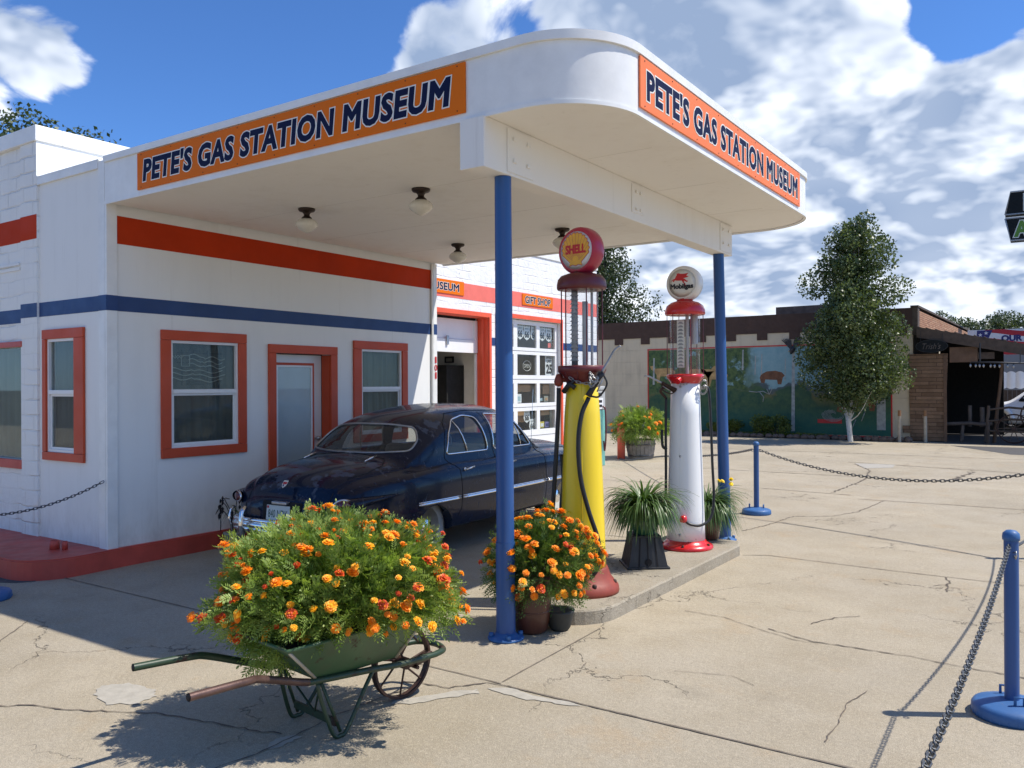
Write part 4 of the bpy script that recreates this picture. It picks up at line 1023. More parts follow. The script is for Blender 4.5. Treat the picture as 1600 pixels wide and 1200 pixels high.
def loft(ys, ins=0., zb=None, cap=True):
    mb = MB(); rows = []
    for y in ys: rows.append((y, prof(y, ins, zb)))
    rings = []
    def full(y, P): return [(x, y, z) for x, z in P] + [(-x, y, z) for x, z in P[-2:0:-1]]
    if cap:
        P0 = rows[0][1]; P1 = rows[-1][1]
        sc = lambda P, k: [(x * (1 - (1 - k) * .9), .56 + (z - .56) * k) for x, z in P]
        for k, dy in ((.30, -.062), (.62, -.056), (.82, -.04), (.93, -.02)): rings.append(full(ys[0] + dy, sc(P0, k)))
        for y, P in rows: rings.append(full(y, P))
        for k, dy in ((.94, .018), (.84, .034), (.6, .05), (.3, .055)): rings.append(full(ys[-1] + dy, sc(P1, k)))
    else:
        for y, P in rows: rings.append(full(y, P))
    n = len(rings[0]); vs = [v for r in rings for v in r]
    fs = [(i * n + j, i * n + (j + 1) % n, (i + 1) * n + (j + 1) % n, (i + 1) * n + j) for i in range(len(rings) - 1) for j in range(n)]
    fs.append(tuple(range(n))[::-1]); fs.append(tuple((len(rings) - 1) * n + j for j in range(n)))
    mb.add(vs, fs, 0, True); return mb
def obj_of(mb, name='cutter', mats='seam'):
    o = mb.build(name, mats)
    bm = bmesh.new(); bm.from_mesh(o.data); bmesh.ops.recalc_face_normals(bm, faces=bm.faces); bm.to_mesh(o.data); bm.free()
    return o
ys = [.10 + .02 * i for i in range(5)] + [.20 + .04 * i for i in range(115)]
ys = [y for y in ys if y <= 4.9]
body = obj_of(loft(ys), 'body', 'navycar')
bmx = bmesh.new(); bmx.from_mesh(body.data); BV = BVHTree.FromBMesh(bmx); bmx.free()
def cast(o, dv):
    h = BV.ray_cast(Vector(o), Vector(dv)); return h[0], h[1]
def side(y, z, off=0., s=1):
    h, n = cast((2 * s, y, z), (-s, 0, 0)); return h + n * off
def rear(x, z, off=0., s=1):
    h, n = cast((x, -1 if s > 0 else 6, z), (0, s, 0)); return h + n * off
def top(x, y, off=0.):
    h, n = cast((x, y, 3), (0, 0, -1)); return h + n * off
def rounded_outline(pts, r=.05, k=5):
    out = []; n = len(pts)
    for i in range(n):
        p0, p1, p2 = Vector(pts[i - 1]), Vector(pts[i]), Vector(pts[(i + 1) % n])
        a = (p0 - p1); b = (p2 - p1); rr = min(r, a.length * .45, b.length * .45)
        A = p1 + a.normalized() * rr; B = p1 + b.normalized() * rr
        for j in range(k + 1):
            t = j / k; out.append(tuple(A * (1 - t)**2 + p1 * 2 * t * (1 - t) + B * t * t))
    # densify
    o2 = []
    for i in range(len(out)):
        a, b = Vector(out[i]), Vector(out[(i + 1) % len(out)]); m_ = max(1, int((b - a).length / .04))
        for j in range(m_): o2.append(tuple(a.lerp(b, j / m_)))
    return o2
W_REAR = rounded_outline([(-.67, 1.13), (-.30, 1.108), (.30, 1.108), (.67, 1.13), (.655, 1.235), (.54, 1.36), (.25, 1.39), (-.25, 1.39), (-.54, 1.36), (-.655, 1.235)], .12)
W_FRONT = rounded_outline([(-.66, 1.17), (.66, 1.17), (.60, 1.36), (.50, 1.455), (-.50, 1.455), (-.60, 1.36)], .06)
W_S1 = rounded_outline([(1.64, 1.065), (2.44, 1.065), (2.36, 1.44), (2.18, 1.465), (1.92, 1.42), (1.74, 1.28)], .05)
W_S2 = rounded_outline([(2.56, 1.065), (3.42, 1.065), (3.16, 1.38), (3.02, 1.455), (2.58, 1.47)], .05)
cut = []
cut.append(obj_of(loft([.95 + .05 * i for i in range(55)], .035, .45, False)))
def prism3(pts, f0, f1):
    n = len(pts); mb = MB(); mb.add([f0(p) for p in pts] + [f1(p) for p in pts], [(i, (i + 1) % n, n + (i + 1) % n, n + i) for i in range(n)] + [tuple(range(n))[::-1], tuple(range(n, 2 * n))]); return obj_of(mb)
cut.append(prism3(W_REAR, lambda p: (p[0], .7, p[1]), lambda p: (p[0], 1.95, p[1])))
cut.append(prism3(W_FRONT, lambda p: (p[0], 3.0, p[1]), lambda p: (p[0], 4.0, p[1])))
for Wn in (W_S1, W_S2):
    cut.append(prism3(Wn, lambda p: (-1.2, *p), lambda p: (1.2, *p)))
for yw in (1.27, 4.10):
    for s in (-1, 1):
        mb = MB(); mb.cyl((s * .62, yw, .255), (s * 1.1, yw, .255), .32, seg=40); cut.append(obj_of(mb))
for i, c in enumerate(cut):
    md = body.modifiers.new('b%d' % i, 'BOOLEAN'); md.operation = 'DIFFERENCE'; md.solver = 'EXACT'; md.object = c
dg = bpy.context.evaluated_depsgraph_get(); dg.update()
me = bpy.data.meshes.new_from_object(body.evaluated_get(dg)); me.name = 'body'
body.modifiers.clear(); old = body.data; body.data = me
for c in cut: bpy.data.objects.remove(c)
me.polygons.foreach_set('use_smooth', [True] * len(me.polygons))
if hasattr(me, 'set_sharp_from_angle'): me.set_sharp_from_angle(angle=R(35))
me.materials.clear(); me.materials.append(MT['navycar'])
me.polygons.foreach_set('material_index', [0] * len(me.polygons))
body.parent = CAR
def part(mb, name, mats, parent=None): return mb.build(name, mats, parent or CAR)
def pane(outline, fn, name='window', both=(1,), tint='glass_car', rim='chrome', rr=.009):
    for s in both:
        mb = MB(); c = Vector((sum(p[0] for p in outline) / len(outline), sum(p[1] for p in outline) / len(outline))); n = len(outline); rings = []
        for k in (1.0, .75, .5, .25, .06):
            rings += [fn(*(c + (Vector(p) - c) * k * 1.005), -.008, s) for p in outline]
        mb.add(rings, [(q * n + i, q * n + (i + 1) % n, (q + 1) * n + (i + 1) % n, (q + 1) * n + i) for q in range(4) for i in range(n)] + [tuple(4 * n + i for i in range(n))], 0, True)
        w_ = part(mb, name, [tint])
        mb = MB(); mb.tube([fn(*p, .002, s) for p in outline], rr, 6, 0, True); part(mb, 'window_trim', [rim], w_)
pane(W_REAR, rear, 'rear_window', (1,), 'glass_car', 'steel', .011)
pane(W_FRONT, rear, 'windshield', (-1,))
pane(W_S1, side, 'side_window', (1, -1)); pane(W_S2, side, 'side_window', (1, -1))
for s in (1, -1):
    for (a_, b_, c_) in ((1.93, .10, .35), (3.12, .06, .30)):
        mb = MB(); mb.tube([side(a_ + b_ * (1 - t), 1.07 + c_ * t, .001, s) for t in (0, .25, .5, .75, 1)], .008, 6); part(mb, 'vent_bar', ['chrome'])
# panel gaps
mb = MB()
def seam(pts, fn, s=1):
    P = []
    for a, b in zip(pts, pts[1:]):
        for k in range(8): P.append(fn(a[0] + (b[0] - a[0]) * k / 8, a[1] + (b[1] - a[1]) * k / 8, -.001, s))
    P.append(fn(*pts[-1], -.001, s)); mb.tube(P, .0055, 5)
for s in (1, -1):
    seam([(1.60, 1.02), (1.66, .97), (1.72, .90), (1.735, .7), (1.72, .5), (1.66, .42)], side, s)
    seam([(1.60, 1.02), (1.64, 1.20), (1.76, 1.40), (1.95, 1.49), (2.3, 1.515), (3.0, 1.50)], side, s)
    seam([(2.52, 1.49), (2.53, 1.1), (2.56, .9), (2.57, .6), (2.57, .32)], side, s)
    seam([(3.50, 1.06), (3.56, .9), (3.58, .6), (3.55, .4), (3.50, .32)], side, s)
    seam([(1.9, .315), (2.6, .31), (3.5, .32)], side, s)
T2 = lambda x, y, off=0, s=1: top(x, y, off)
seam([(-.56, .34), (-.62, .55), (-.60, .80), (-.50, .95)], T2); seam([(.56, .34), (.62, .55), (.60, .80), (.50, .95)], T2); seam([(-.5, .95), (0, .98), (.5, .95)], T2)
seam([(-.54, .80), (-.53, .64), (-.50, .50)], rear); seam([(.54, .80), (.53, .64), (.50, .50)], rear); seam([(-.52, .50), (0, .48), (.52, .50)], rear)
seam([(-.62, 3.78), (-.60, 4.3), (-.5, 4.72)], T2); seam([(.62, 3.78), (.60, 4.3), (.5, 4.72)], T2); seam([(-.62, 3.78), (0, 3.74), (.62, 3.78)], T2)
part(mb, 'panel_gap', ['seam'])
# chrome side spear, handles, hinges
for (a, b) in ((1.0, 1.70), (1.74, 2.555), (2.585, 3.565), (3.60, 4.05), (4.12, 4.5)):
    if a > 4.1: continue
    for s in (1, -1):
        mb = MB(); P = [side(a + (b - a) * k / 10, .605, .004, s) for k in range(11)]
        mb.tube(P, .017, 8, 0, False, [.017 if 0 < k < 10 else .010 for k in range(11)])
        mb.tube([p + Vector((0, 0, .022)) for p in P], .006, 6); part(mb, 'side_trim', ['chrome'])
for s in (1, -1):
    for y in (1.80, 2.66):
        mb = MB(); b0 = side(y, .90, 0, s); o_ = Vector((s * .035, 0, 0))
        mb.tube([b0, b0 + o_, b0 + o_ + Vector((0, .05, .01)), b0 + o_ * .9 + Vector((0, .14, .018))], .010, 8); mb.lathe([(.022, 0), (.018, .012), (0, .016)], 12, 0, 0, 0, True, Matrix.Translation(b0) @ Matrix.Rotation(s * PI / 2, 4, 'Y'))
        part(mb, 'door_handle', ['chrome'])
for sx in (-.42, .42):
    mb = MB(); p0 = top(sx, .74, .012); p1 = top(sx, .92, .028); mb.tube([p0, (p0 + p1) / 2 + Vector((0, 0, .006)), p1], .011, 8, 0, False, [.005, .012, .014]); part(mb, 'boot_hinge', ['chrome'])
# tail lights
for s in (-1, 1):
    c = Vector((s * .715, .125, .70)); yaw = Matrix.Rotation(s * R(24), 4, 'Z')
    mb = MB(); mat = Matrix.Translation(c) @ yaw @ Matrix.Diagonal((1.0, 1.0, .5, 1)); vs = []; n = 20
    prf = [(.0, -.032), (.04, -.028), (.065, -.018), (.078, .0)]
    for (r, yy) in prf:
        for i in range(n):
            a = 2 * PI * i / n; rx = r * (1.0 + .22 * abs(math.cos(a)) ** 3)
            vs.append((rx * math.cos(a), yy, r * .62 * math.sin(a)))
    mb.add(vs, [(k * n + i, k * n + (i + 1) % n, (k + 1) * n + (i + 1) % n, (k + 1) * n + i) for k in range(3) for i in range(n)], 0, True, Matrix.Translation(c) @ yaw)
    tl = part(mb, 'taillight', ['tail'])
    mb = MB(); mb.tube([Matrix.Translation(c) @ yaw @ Vector((.081 * (1 + .22 * abs(math.cos(a)) ** 3) * math.cos(a), .0, .052 * math.sin(a))) for a in (2 * PI * i / 24 for i in range(24))], .011, 8, 0, True)
    part(mb, 'light_rim', ['chrome'], tl)
    # pod fairing into the fender
    mb = MB(); vs = []
    for k, (yy, sc) in enumerate(((.0, 1.0), (.12, .92), (.28, .70), (.46, .40), (.60, .1))):
        for i in range(n):
            a = 2 * PI * i / n; vs.append(Vector((s * (.715 + .058 * k ** .72) + .088 * sc * math.cos(a) * (1 - .1 * k), .125 + yy, .70 + .012 * k + .056 * sc * math.sin(a))))
    mb.add(vs, [(k * n + i, k * n + (i + 1) % n, (k + 1) * n + (i + 1) % n, (k + 1) * n + i) for k in range(4) for i in range(n)], 0, True); part(mb, 'light_pod', ['navycar'])
# crest, plate recess, plate
mb = MB(); mb.plate([(x * .062, y * .085) for x, y in [(-.5, .45), (.5, .45), (.5, -.1), (.3, -.38), (0, -.55), (-.3, -.38), (-.5, -.1)]][::-1], face_ny(0, .085, .86) @ Matrix.Rotation(R(-38), 4, 'X'), .012, 0)
mb.plate([(-.024, .02), (.024, .02), (.024, -.004), (-.024, -.004)][::-1], face_ny(0, .085, .86) @ Matrix.Rotation(R(-38), 4, 'X') @ Matrix.Translation((0, 0, .0125)), .001, 1)
mb.plate([(-.022, -.008), (.0, -.008), (.0, -.034), (-.012, -.03)][::-1], face_ny(0, .085, .86) @ Matrix.Rotation(R(-38), 4, 'X') @ Matrix.Translation((0, 0, .0125)), .001, 2)
crest = part(mb, 'crest_badge', ['chrome', 'flagred', 'flagblue'])
mb = MB(); mb.box(-.26, .025, .50, .26, .09, .70, 0, .02); mb.box(-.10, -.005, .675, .10, .05, .705, 1, .008); lp = part(mb, 'plate_recess', ['seam', 'steel'])
FP = face_ny(-.02, .008, .585) @ Matrix.Rotation(R(-6), 4, 'X')
mb = MB(); mb.plate([(-.155, -.08), (.155, -.08), (.155, .08), (-.155, .08)], FP, .004, 0); fit_text(mb, '840 NDK', FP, .26, .075, .01, 1, .0055);
mb.plate([(-.15, .05), (-.125, .05), (-.125, .072), (-.15, .072)], FP, .0052, 2); part(mb, 'licence_plate', ['plate', 'plate_green', 'flagred'])
# bumpers
def bumper(y, s, z=.46):
    mb = MB(); pts = []
    for k in range(25):
        t = -1 + k / 12; x = t * .735; yy = y - s * .05 * (1 - t * t) + (s * .18 * max(0, abs(t) - .86) / .14)
        pts.append((x * (1 if abs(t) < .95 else .99), yy, z))
    for dz, r in ((-.045, .026), (0, .036), (.045, .026)): mb.tube([(p[0], p[1], p[2] + dz) for p in pts], r, 8)
    for xx in (-.42, .42): mb.tube([(xx, y - s * .10, z - .10), (xx, y - s * .115, z), (xx, y - s * .10, z + .12), (xx, y - s * .06, z + .17)], .028, 8)
    part(mb, 'bumper', ['chrome'])
bumper(.02, 1); bumper(5.02, -1)
mb = MB()
for s in (-1, 1): mb.tube([(s * .68, .02, .36), (s * .68, -.02, .50), (s * .68, .0, .58), (s * .68, .05, .61)], .012, 8)
part(mb, 'bumper_guard', ['chrome'])
# wheels
for s in (-1, 1):
    for yw in (1.27, 4.10):
        mat = Matrix.Translation((s * .695, yw, .335)) @ Matrix.Rotation(s * PI / 2, 4, 'Y')
        mb = MB(); mb.lathe([(.20, -.09), (.30, -.095), (.335, -.075), (.345, -.04), (.345, .04), (.335, .075), (.315, .092)], 40, 0, 0, 0, True, mat)
        mb.lathe([(.315, .0925), (.27, .101), (.225, .098), (.205, .09)], 40, 0, 0, 1, True, mat); wh = part(mb, 'wheel', ['black', 'whitewall'])
        mb = MB(); mb.lathe([(.204, .088), (.19, .070), (.13, .055), (.125, .052)], 32, 0, 0, 0, True, mat); part(mb, 'rim', ['navycar'], wh)
        mb = MB(); mb.lathe([(.125, .054), (.12, .075), (.08, .095), (.04, .105), (0, .108)], 32, 0, 0, 0, True, mat); part(mb, 'hubcap', ['chrome'], wh)
# underbody, cabin, front end
mb = MB(); mb.box(-.60, .5, .24, .60, 4.6, .44); mb.box(-.55, .3, .26, -.2, .55, .36); mb.cyl((-.4, .1, .27), (-.4, .6, .27), .025); part(mb, 'chassis', ['seam'])
mb = MB(); mb.box(-.70, 1.50, .46, .70, 2.05, .74, 0, .06); mb.box(-.70, 1.36, .50, .70, 1.56, 1.08, 0, .07); part(mb, 'rear_seat', ['interior'])
mb = MB(); mb.box(-.70, 2.45, .46, .70, 3.0, .74, 0, .06); mb.box(-.70, 2.34, .50, .70, 2.50, 1.10, 0, .07); part(mb, 'front_seat', ['interior'])
mb = MB(); mb.box(-.74, 3.30, .86, .74, 3.52, 1.04, 0, .05); part(mb, 'dashboard', ['interior'])
mb = MB(); mb.tube([(-.36 + .2 * math.cos(a), 3.02 + .07 * math.sin(a), 1.05 + .19 * math.sin(a)) for a in (2 * PI * i / 24 for i in range(24))], .011, 6, 0, True); mb.tube([(-.55, 3.02, 1.05), (-.17, 3.02, 1.05)], .008, 6); mb.cyl((-.36, 3.03, 1.05), (-.36, 3.4, .9), .02); part(mb, 'steering_wheel', ['milk'])
mb = MB(); mb.cyl((.60, 3.74, 1.0), (.60, 3.80, 1.75), .0035, seg=6); mb.cyl((.60, 3.738, 1.0), (.60, 3.745, 1.10), .009, seg=8); part(mb, 'antenna', ['chrome'])
for s in (-1, 1):
    mat = Matrix.Translation((s * .66, 4.87, .74)) @ Matrix.Rotation(-PI / 2, 4, 'X')
    mb = MB(); mb.lathe([(.105, -.05), (.105, .03), (.09, .045), (.085, .04)], 28, 0, 0, 0, True, mat); hl = part(mb, 'headlight', ['chrome'])
    mb = MB(); mb.lathe([(.086, .039), (.06, .052), (0, .058)], 28, 0, 0, 0, True, mat); part(mb, 'lens', ['milk'], hl)
mb = MB(); mb.box(-.50, 4.90, .46, .50, 4.965, .72, 0, .02); part(mb, 'grille', ['seam'])
mb = MB(); mb.tube([(-.52, 4.965, .60), (0, 5.0, .60), (.52, 4.965, .60)], .025, 8); mb.lathe([(.09, 0), (.08, .04), (0, .07)], 20, 0, 0, 0, True, Matrix.Translation((0, 4.98, .60)) @ Matrix.Rotation(-PI / 2, 4, 'X')); part(mb, 'grille_bar', ['chrome'])
# ================================================================== PUMPS
def chain_links(mb, pts, link=.035, wr=.0032, mi=0):
    """oval links along a polyline, alternating planes"""
    P = [Vector(p) for p in pts]; L = [0]
    for a, b in zip(P, P[1:]): L.append(L[-1] + (b - a).length)
    n = max(1, int(L[-1] / link)); sp = L[-1] / n
    def at(s):
        s = max(0, min(L[-1], s))
        for i in range(len(P) - 1):
            if s <= L[i + 1] + 1e-9: return P[i].lerp(P[i + 1], (s - L[i]) / max(1e-9, L[i + 1] - L[i]))
        return P[-1]
    for k in range(n):
        a, b = at(k * sp), at((k + 1) * sp); t = (b - a).normalized(); c = (a + b) / 2
        up = Vector((0, 0, 1)) if abs(t.z) < .95 else Vector((1, 0, 0))
        s_ = t.cross(up).normalized(); v = s_ if k % 2 else s_.cross(t).normalized()
        # slight tilt
        v = (v + (s_.cross(t) if k % 2 else s_) * .35).normalized()
        hl, hw = sp * .5 + wr * 1.6, sp * .30
        ring = []
        for i in range(12):
            an = 2 * PI * i / 12; ring.append(c + t * (hl - hw) * (1 if math.cos(an) > 0 else -1) + t * hw * math.cos(an) + v * hw * math.sin(an))
        mb.tube(ring, wr, 5, mi, True)
def sag(a, b, s, n=24):
    a, b = Vector(a), Vector(b)
    return [a.lerp(b, i / n) - Vector((0, 0, 4 * s * (i / n) * (1 - i / n))) for i in range(n + 1)]
def spline(pts, n=8):
    P = [Vector(p) for p in pts]; out = []
    for i in range(len(P) - 1):
        p0 = P[i - 1] if i else 2 * P[0] - P[1]; p1, p2 = P[i], P[i + 1]; p3 = P[i + 2] if i + 2 < len(P) else 2 * P[-1] - P[-2]
        for k in range(n):
            t = k / n; out.append(.5 * ((2 * p1) + (p2 - p0) * t + (2 * p0 - 5 * p1 + 4 * p2 - p3) * t * t + (3 * p1 - p0 - 3 * p2 + p3) * t**3))
    out.append(P[-1]); return out
def nozzle(mb, p, dirv, mi_g=0, mi_s=1, L=1.0):
    """hose nozzle: grip, guard and curved spout, from p along dirv"""
    d_ = Vector(dirv).normalized(); side_ = Vector((0, 0, 1)).cross(d_).normalized(); up = d_.cross(side_); up = up if up.z > 0 else -up
    p = Vector(p)
    mb.tube([p, p + d_ * .05 * L, p + d_ * .15 * L, p + d_ * .20 * L], .02, 10, mi_g, False, [.024 * L, .021 * L, .019 * L, .026 * L])
    mb.tube(spline([p + d_ * .20 * L, p + d_ * .30 * L, p + d_ * .38 * L, p + d_ * .43 * L - up * .02 * L]), .011 * L, 8, mi_s)
    mb.tube(spline([p + d_ * .01 * L - up * .02 * L, p + d_ * .04 * L - up * .07 * L, p + d_ * .14 * L - up * .075 * L, p + d_ * .19 * L - up * .02 * L]), .007 * L, 6, mi_g)
    mb.tube([p + d_ * .06 * L - up * .04 * L, p + d_ * .17 * L - up * .03 * L], .006 * L, 6, mi_s)

# --- yellow pump.  Local frame: origin on the island top
PY = thing('gas_pump', 'tall yellow visible gas pump with maroon cap and crimson-rimmed globe', 'gas pump', (-3.049, 5.392, .10))
mb = MB(); mb.lathe([(.265, 0), (.268, .018), (.262, .05), (.235, .08), (.205, .12), (.187, .17), (.180, .185)], 40, 0, 0); 
for k in range(6):
    a = R(20 + 60 * k); mb.lathe([(.018, .05), (.018, .085), (.012, .092), (0, .094)], 8, .232 * math.cos(a), .232 * math.sin(a), 1)
mb.tube([(.187 * math.cos(R(-100)), .187 * math.sin(R(-100)), .17), (.21 * math.cos(R(-100)), .21 * math.sin(R(-100)), .11), (.262 * math.cos(R(-100)), .262 * math.sin(R(-100)), .045)], .004, 5, 1)
part_ = lambda mb, n, m_, par: mb.build(n, m_, par)
part_(mb, 'base', ['redbase', 'rust'], PY)
mb = MB(); mb.lathe([(.172, .186), (.168, .30), (.150, .85), (.132, 1.30), (.112, 1.56), (.105, 1.565)], 44)
mb.tube([(.1725 * math.cos(R(-62)), .1725 * math.sin(R(-62)), .19), (.1505 * math.cos(R(-62)), .1505 * math.sin(R(-62)), .85), (.113 * math.cos(R(-62)), .113 * math.sin(R(-62)), 1.55)], .003, 4)
for a_, z_ in ((-100, .60), (-103, .50)): mb.tube([(.160 * math.cos(R(a_)), .160 * math.sin(R(a_)), z_), (.172 * math.cos(R(a_)), .172 * math.sin(R(a_)), z_ + .0), (.172 * math.cos(R(a_ + 9)), .172 * math.sin(R(a_ + 9)), z_ - .02)], .005, 6)
part_(mb, 'column', ['yellow'], PY)
mb = MB(); mb.lathe([(.115, 1.53), (.128, 1.57), (.165, 1.61), (.178, 1.622), (.180, 1.66), (.172, 1.664), (0, 1.665)], 44)
for k in range(10):
    a = 2 * PI * k / 10; mb.tube([(.118 * math.cos(a), .118 * math.sin(a), 1.545), (.172 * math.cos(a), .172 * math.sin(a), 1.618)], .004, 4)
part_(mb, 'collar', ['maroon'], PY)
mb = MB(); mb.lathe([(.122, 1.666), (.122, 2.23)], 40); ob_ = part_(mb, 'glass_cylinder', ['glass_clear'], PY)
# gauge strip, riser pipe
mb = MB()
toc = Vector((3.049, -5.392, 0)).normalized(); sd_ = Vector((-toc.y, toc.x, 0))
mb.tube([sd_ * -.055 + Vector((0, 0, 1.667)), sd_ * -.055 + Vector((0, 0, 2.22))], .022, 8)
for k in range(16):
    z = 1.70 + k * .032
    c_ = sd_ * -.055 + toc * .024
    mb.add([c_ - sd_ * .034 + Vector((0, 0, z)), c_ + sd_ * .034 + Vector((0, 0, z)), c_ + sd_ * .004 + Vector((0, 0, z + .03)), c_ - sd_ * .004 + Vector((0, 0, z + .03))], [(0, 1, 2, 3)])
part_(mb, 'gallon_gauge', ['scale'], PY)
mb = MB(); mb.cyl(sd_ * .025 + Vector((0, 0, 1.667)), sd_ * .025 + Vector((0, 0, 2.14)), .021, seg=12); mb.cyl(sd_ * .075 + Vector((0, 0, 1.667)), sd_ * .075 + Vector((0, 0, 2.228)), .010, seg=10); part_(mb, 'riser_pipe', ['greypaint'], PY)
for k in range(6):
    a = R(12 + 60 * k); mb = MB(); mb.cyl((.158 * math.cos(a), .158 * math.sin(a), 1.666), (.158 * math.cos(a), .158 * math.sin(a), 2.225), .0048, seg=8); part_(mb, 'guard_rod', ['maroon'], PY)
mb = MB(); mb.lathe([(.150, 2.222), (.178, 2.226), (.184, 2.236), (.184, 2.262), (.176, 2.30), (.155, 2.325), (.11, 2.342), (.07, 2.348), (.066, 2.366), (0, 2.367)], 44); part_(mb, 'cap', ['maroon'], PY)
def globe(par, z, r, depth, rim, face, facing, name='globe'):
    """round flat-faced lamp globe, axis horizontal along facing"""
    rx = Vector((0, 0, 1)).cross(facing).normalized()   # local x of the face
    F = Matrix((rx.to_4d() * 1, Vector((0, 0, 1, 0)), facing.to_4d(), (0, 0, z, 1))).transposed()
    F = Matrix(((rx.x, 0, facing.x, 0), (rx.y, 0, facing.y, 0), (rx.z, 1, facing.z, z), (0, 0, 0, 1)))
    mb = MB(); h = depth / 2
    mb.lathe([(r * .80, -h), (r * .90, -h * .96), (r * .98, -h * .6), (r, 0), (r * .98, h * .6), (r * .90, h * .96), (r * .80, h)], 44, 0, 0, 0, True, F)
    mb.lathe([(r * .42, 0), (r * .42, r * .22), (r * .36, r * .3)], 20, 0, 0, 0, True, Matrix.Translation((0, 0, z - r * 1.18)))
    gl = part_(mb, name, [rim], par)
    mb = MB()
    for s in (1, -1):
        G = F if s > 0 else F @ Matrix.Rotation(PI, 4, 'Y')
        mb.lathe([(r * .81, h * .995), (r * .5, h * 1.06), (0, h * 1.09)], 40, 0, 0, 0, True, G)
    part_(mb, 'globe_face', [face], gl)
    return gl, F, h
face_dir = Vector((-.10, -1, .0)).normalized()
gl, F, h = globe(PY, 2.512, .178, .135, 'globe_red', 'sash', face_dir)
sh = []
for k in range(15):            # scalloped edge
    a = R(205 - k * 230 / 14); rr = .112
    sh.append((rr * math.cos(a), rr * math.sin(a) + .008))
poly = []
for k in range(len(sh) - 1):
    a, b = Vector(sh[k]), Vector(sh[k + 1]); mid = (a + b) / 2; outv = mid.normalized() * .010
    poly += [tuple(a), tuple(a.lerp(b, .3) + outv * .8), tuple(mid + outv), tuple(a.lerp(b, .7) + outv * .8)]
poly += [sh[-1], (.05, -.088), (.058, -.112), (.025, -.104), (0, -.112), (-.025, -.104), (-.058, -.112), (-.05, -.088)]
sc_ = 1.0
mb = MB(); G = F @ Matrix.Translation((0, 0, h * 1.10))
mb.add([G @ Vector((x * 1.045, y * 1.045, 0)) for x, y in poly], [tuple(range(len(poly)))[::-1]], 1)
mb.add([G @ Vector((x, y, .001)) for x, y in poly], [tuple(range(len(poly)))[::-1]], 0)
for k in range(1, 14, 1):
    a, b = Vector((0, -.095)), Vector(sh[k]); d_ = (b - a); nrm = Vector((-d_.y, d_.x)).normalized() * .0011
    q = [a.lerp(b, .25) - nrm, a.lerp(b, .25) + nrm, b + nrm, b - nrm]; mb.add([G @ Vector((v.x, v.y, .0016)) for v in q], [(0, 1, 2, 3)], 1)
fit_text(mb, 'SHELL', G @ Matrix.Translation((0, .008, 0)), .175, .060, .075, 2, .0025)
for s in (1,): pass
part_(mb, 'globe_emblem', ['shell_yellow', 'globe_red', 'redink'], gl)
# hoses
def U(a, r, z): return Vector((r * math.cos(R(a)), r * math.sin(R(a)), z))
cr_ = -sd_ if False else sd_
R_ = Vector((.8262, .5636, 0)); T_ = Vector((.5635, -.8261, 0))      # picture right, towards the camera
def L3(px, tw, z): return R_ * px + T_ * tw + Vector((0, 0, z))
mb = MB(); mb.tube(spline([L3(.035, .15, 1.43), L3(-.02, .175, 1.30), L3(-.045, .19, 1.10), L3(-.03, .20, .85), L3(.025, .205, .62), L3(.09, .20, .42), L3(.105, .19, .28), L3(.07, .185, .17), L3(.0, .18, .135), L3(-.10, .15, .13)]), .0165, 10)
part_(mb, 'hose', ['black'], PY)
mb = MB(); nozzle(mb, L3(.03, .155, 1.44), (R_ * .55 + Vector((0, 0, .95)) + T_ * .12), 0, 1, 1.0); part_(mb, 'nozzle', ['blackp', 'steel'], PY)
mb = MB(); mb.tube(spline([L3(-.175, .03, 1.50), L3(-.18, .03, 1.30), L3(-.20, .03, .95), L3(-.225, .03, .6), L3(-.25, .03, .48), L3(-.20, .04, .42), L3(-.13, .06, .48)]), .0165, 10); mb.tube(spline([L3(-.13, .06, .48), L3(-.16, .0, .6), L3(-.14, -.06, .80), L3(-.15, -.08, 1.0)]), .0145, 8)
mb.cyl(L3(-.17, .10, .46), L3(-.03, .12, .45), .024, .03); part_(mb, 'hose', ['black'], PY)
mb = MB(); mb.lathe([(0, -.036), (.025, -.028), (.036, 0), (.027, .03), (.018, .055), (0, .06)], 16, 0, 0, 0, True, Matrix.Translation(L3(-.175, .03, 1.545))); mb.cyl(L3(-.175, .03, 1.56), L3(-.07, .0, 1.56), .018); part_(mb, 'hose_outlet', ['redbase'], PY)
mb = MB(); mb.tube([L3(-.14, .06, 1.47), L3(-.10, .10, 1.53), L3(-.06, .11, 1.50)], .02, 8); mb.tube([L3(-.12, .08, 1.50), L3(-.07, .12, 1.555)], .010, 8); part_(mb, 'nozzle_rest', ['blackp'], PY)
mb = MB(); chain_links(mb, sag(L3(-.10, .10, 1.575), L3(.09, .155, 1.55), .03, 10), .030, .003)
for q in range(3): chain_links(mb, [L3(.075 + .035 * math.cos(t), .165 + .03 * math.sin(t), 1.53 + .03 * q + .025 * math.sin(2 * t + q)) for t in (2 * PI * i / 12 for i in range(13))], .022, .003)
part_(mb, 'lock_chain', ['steel'], PY)

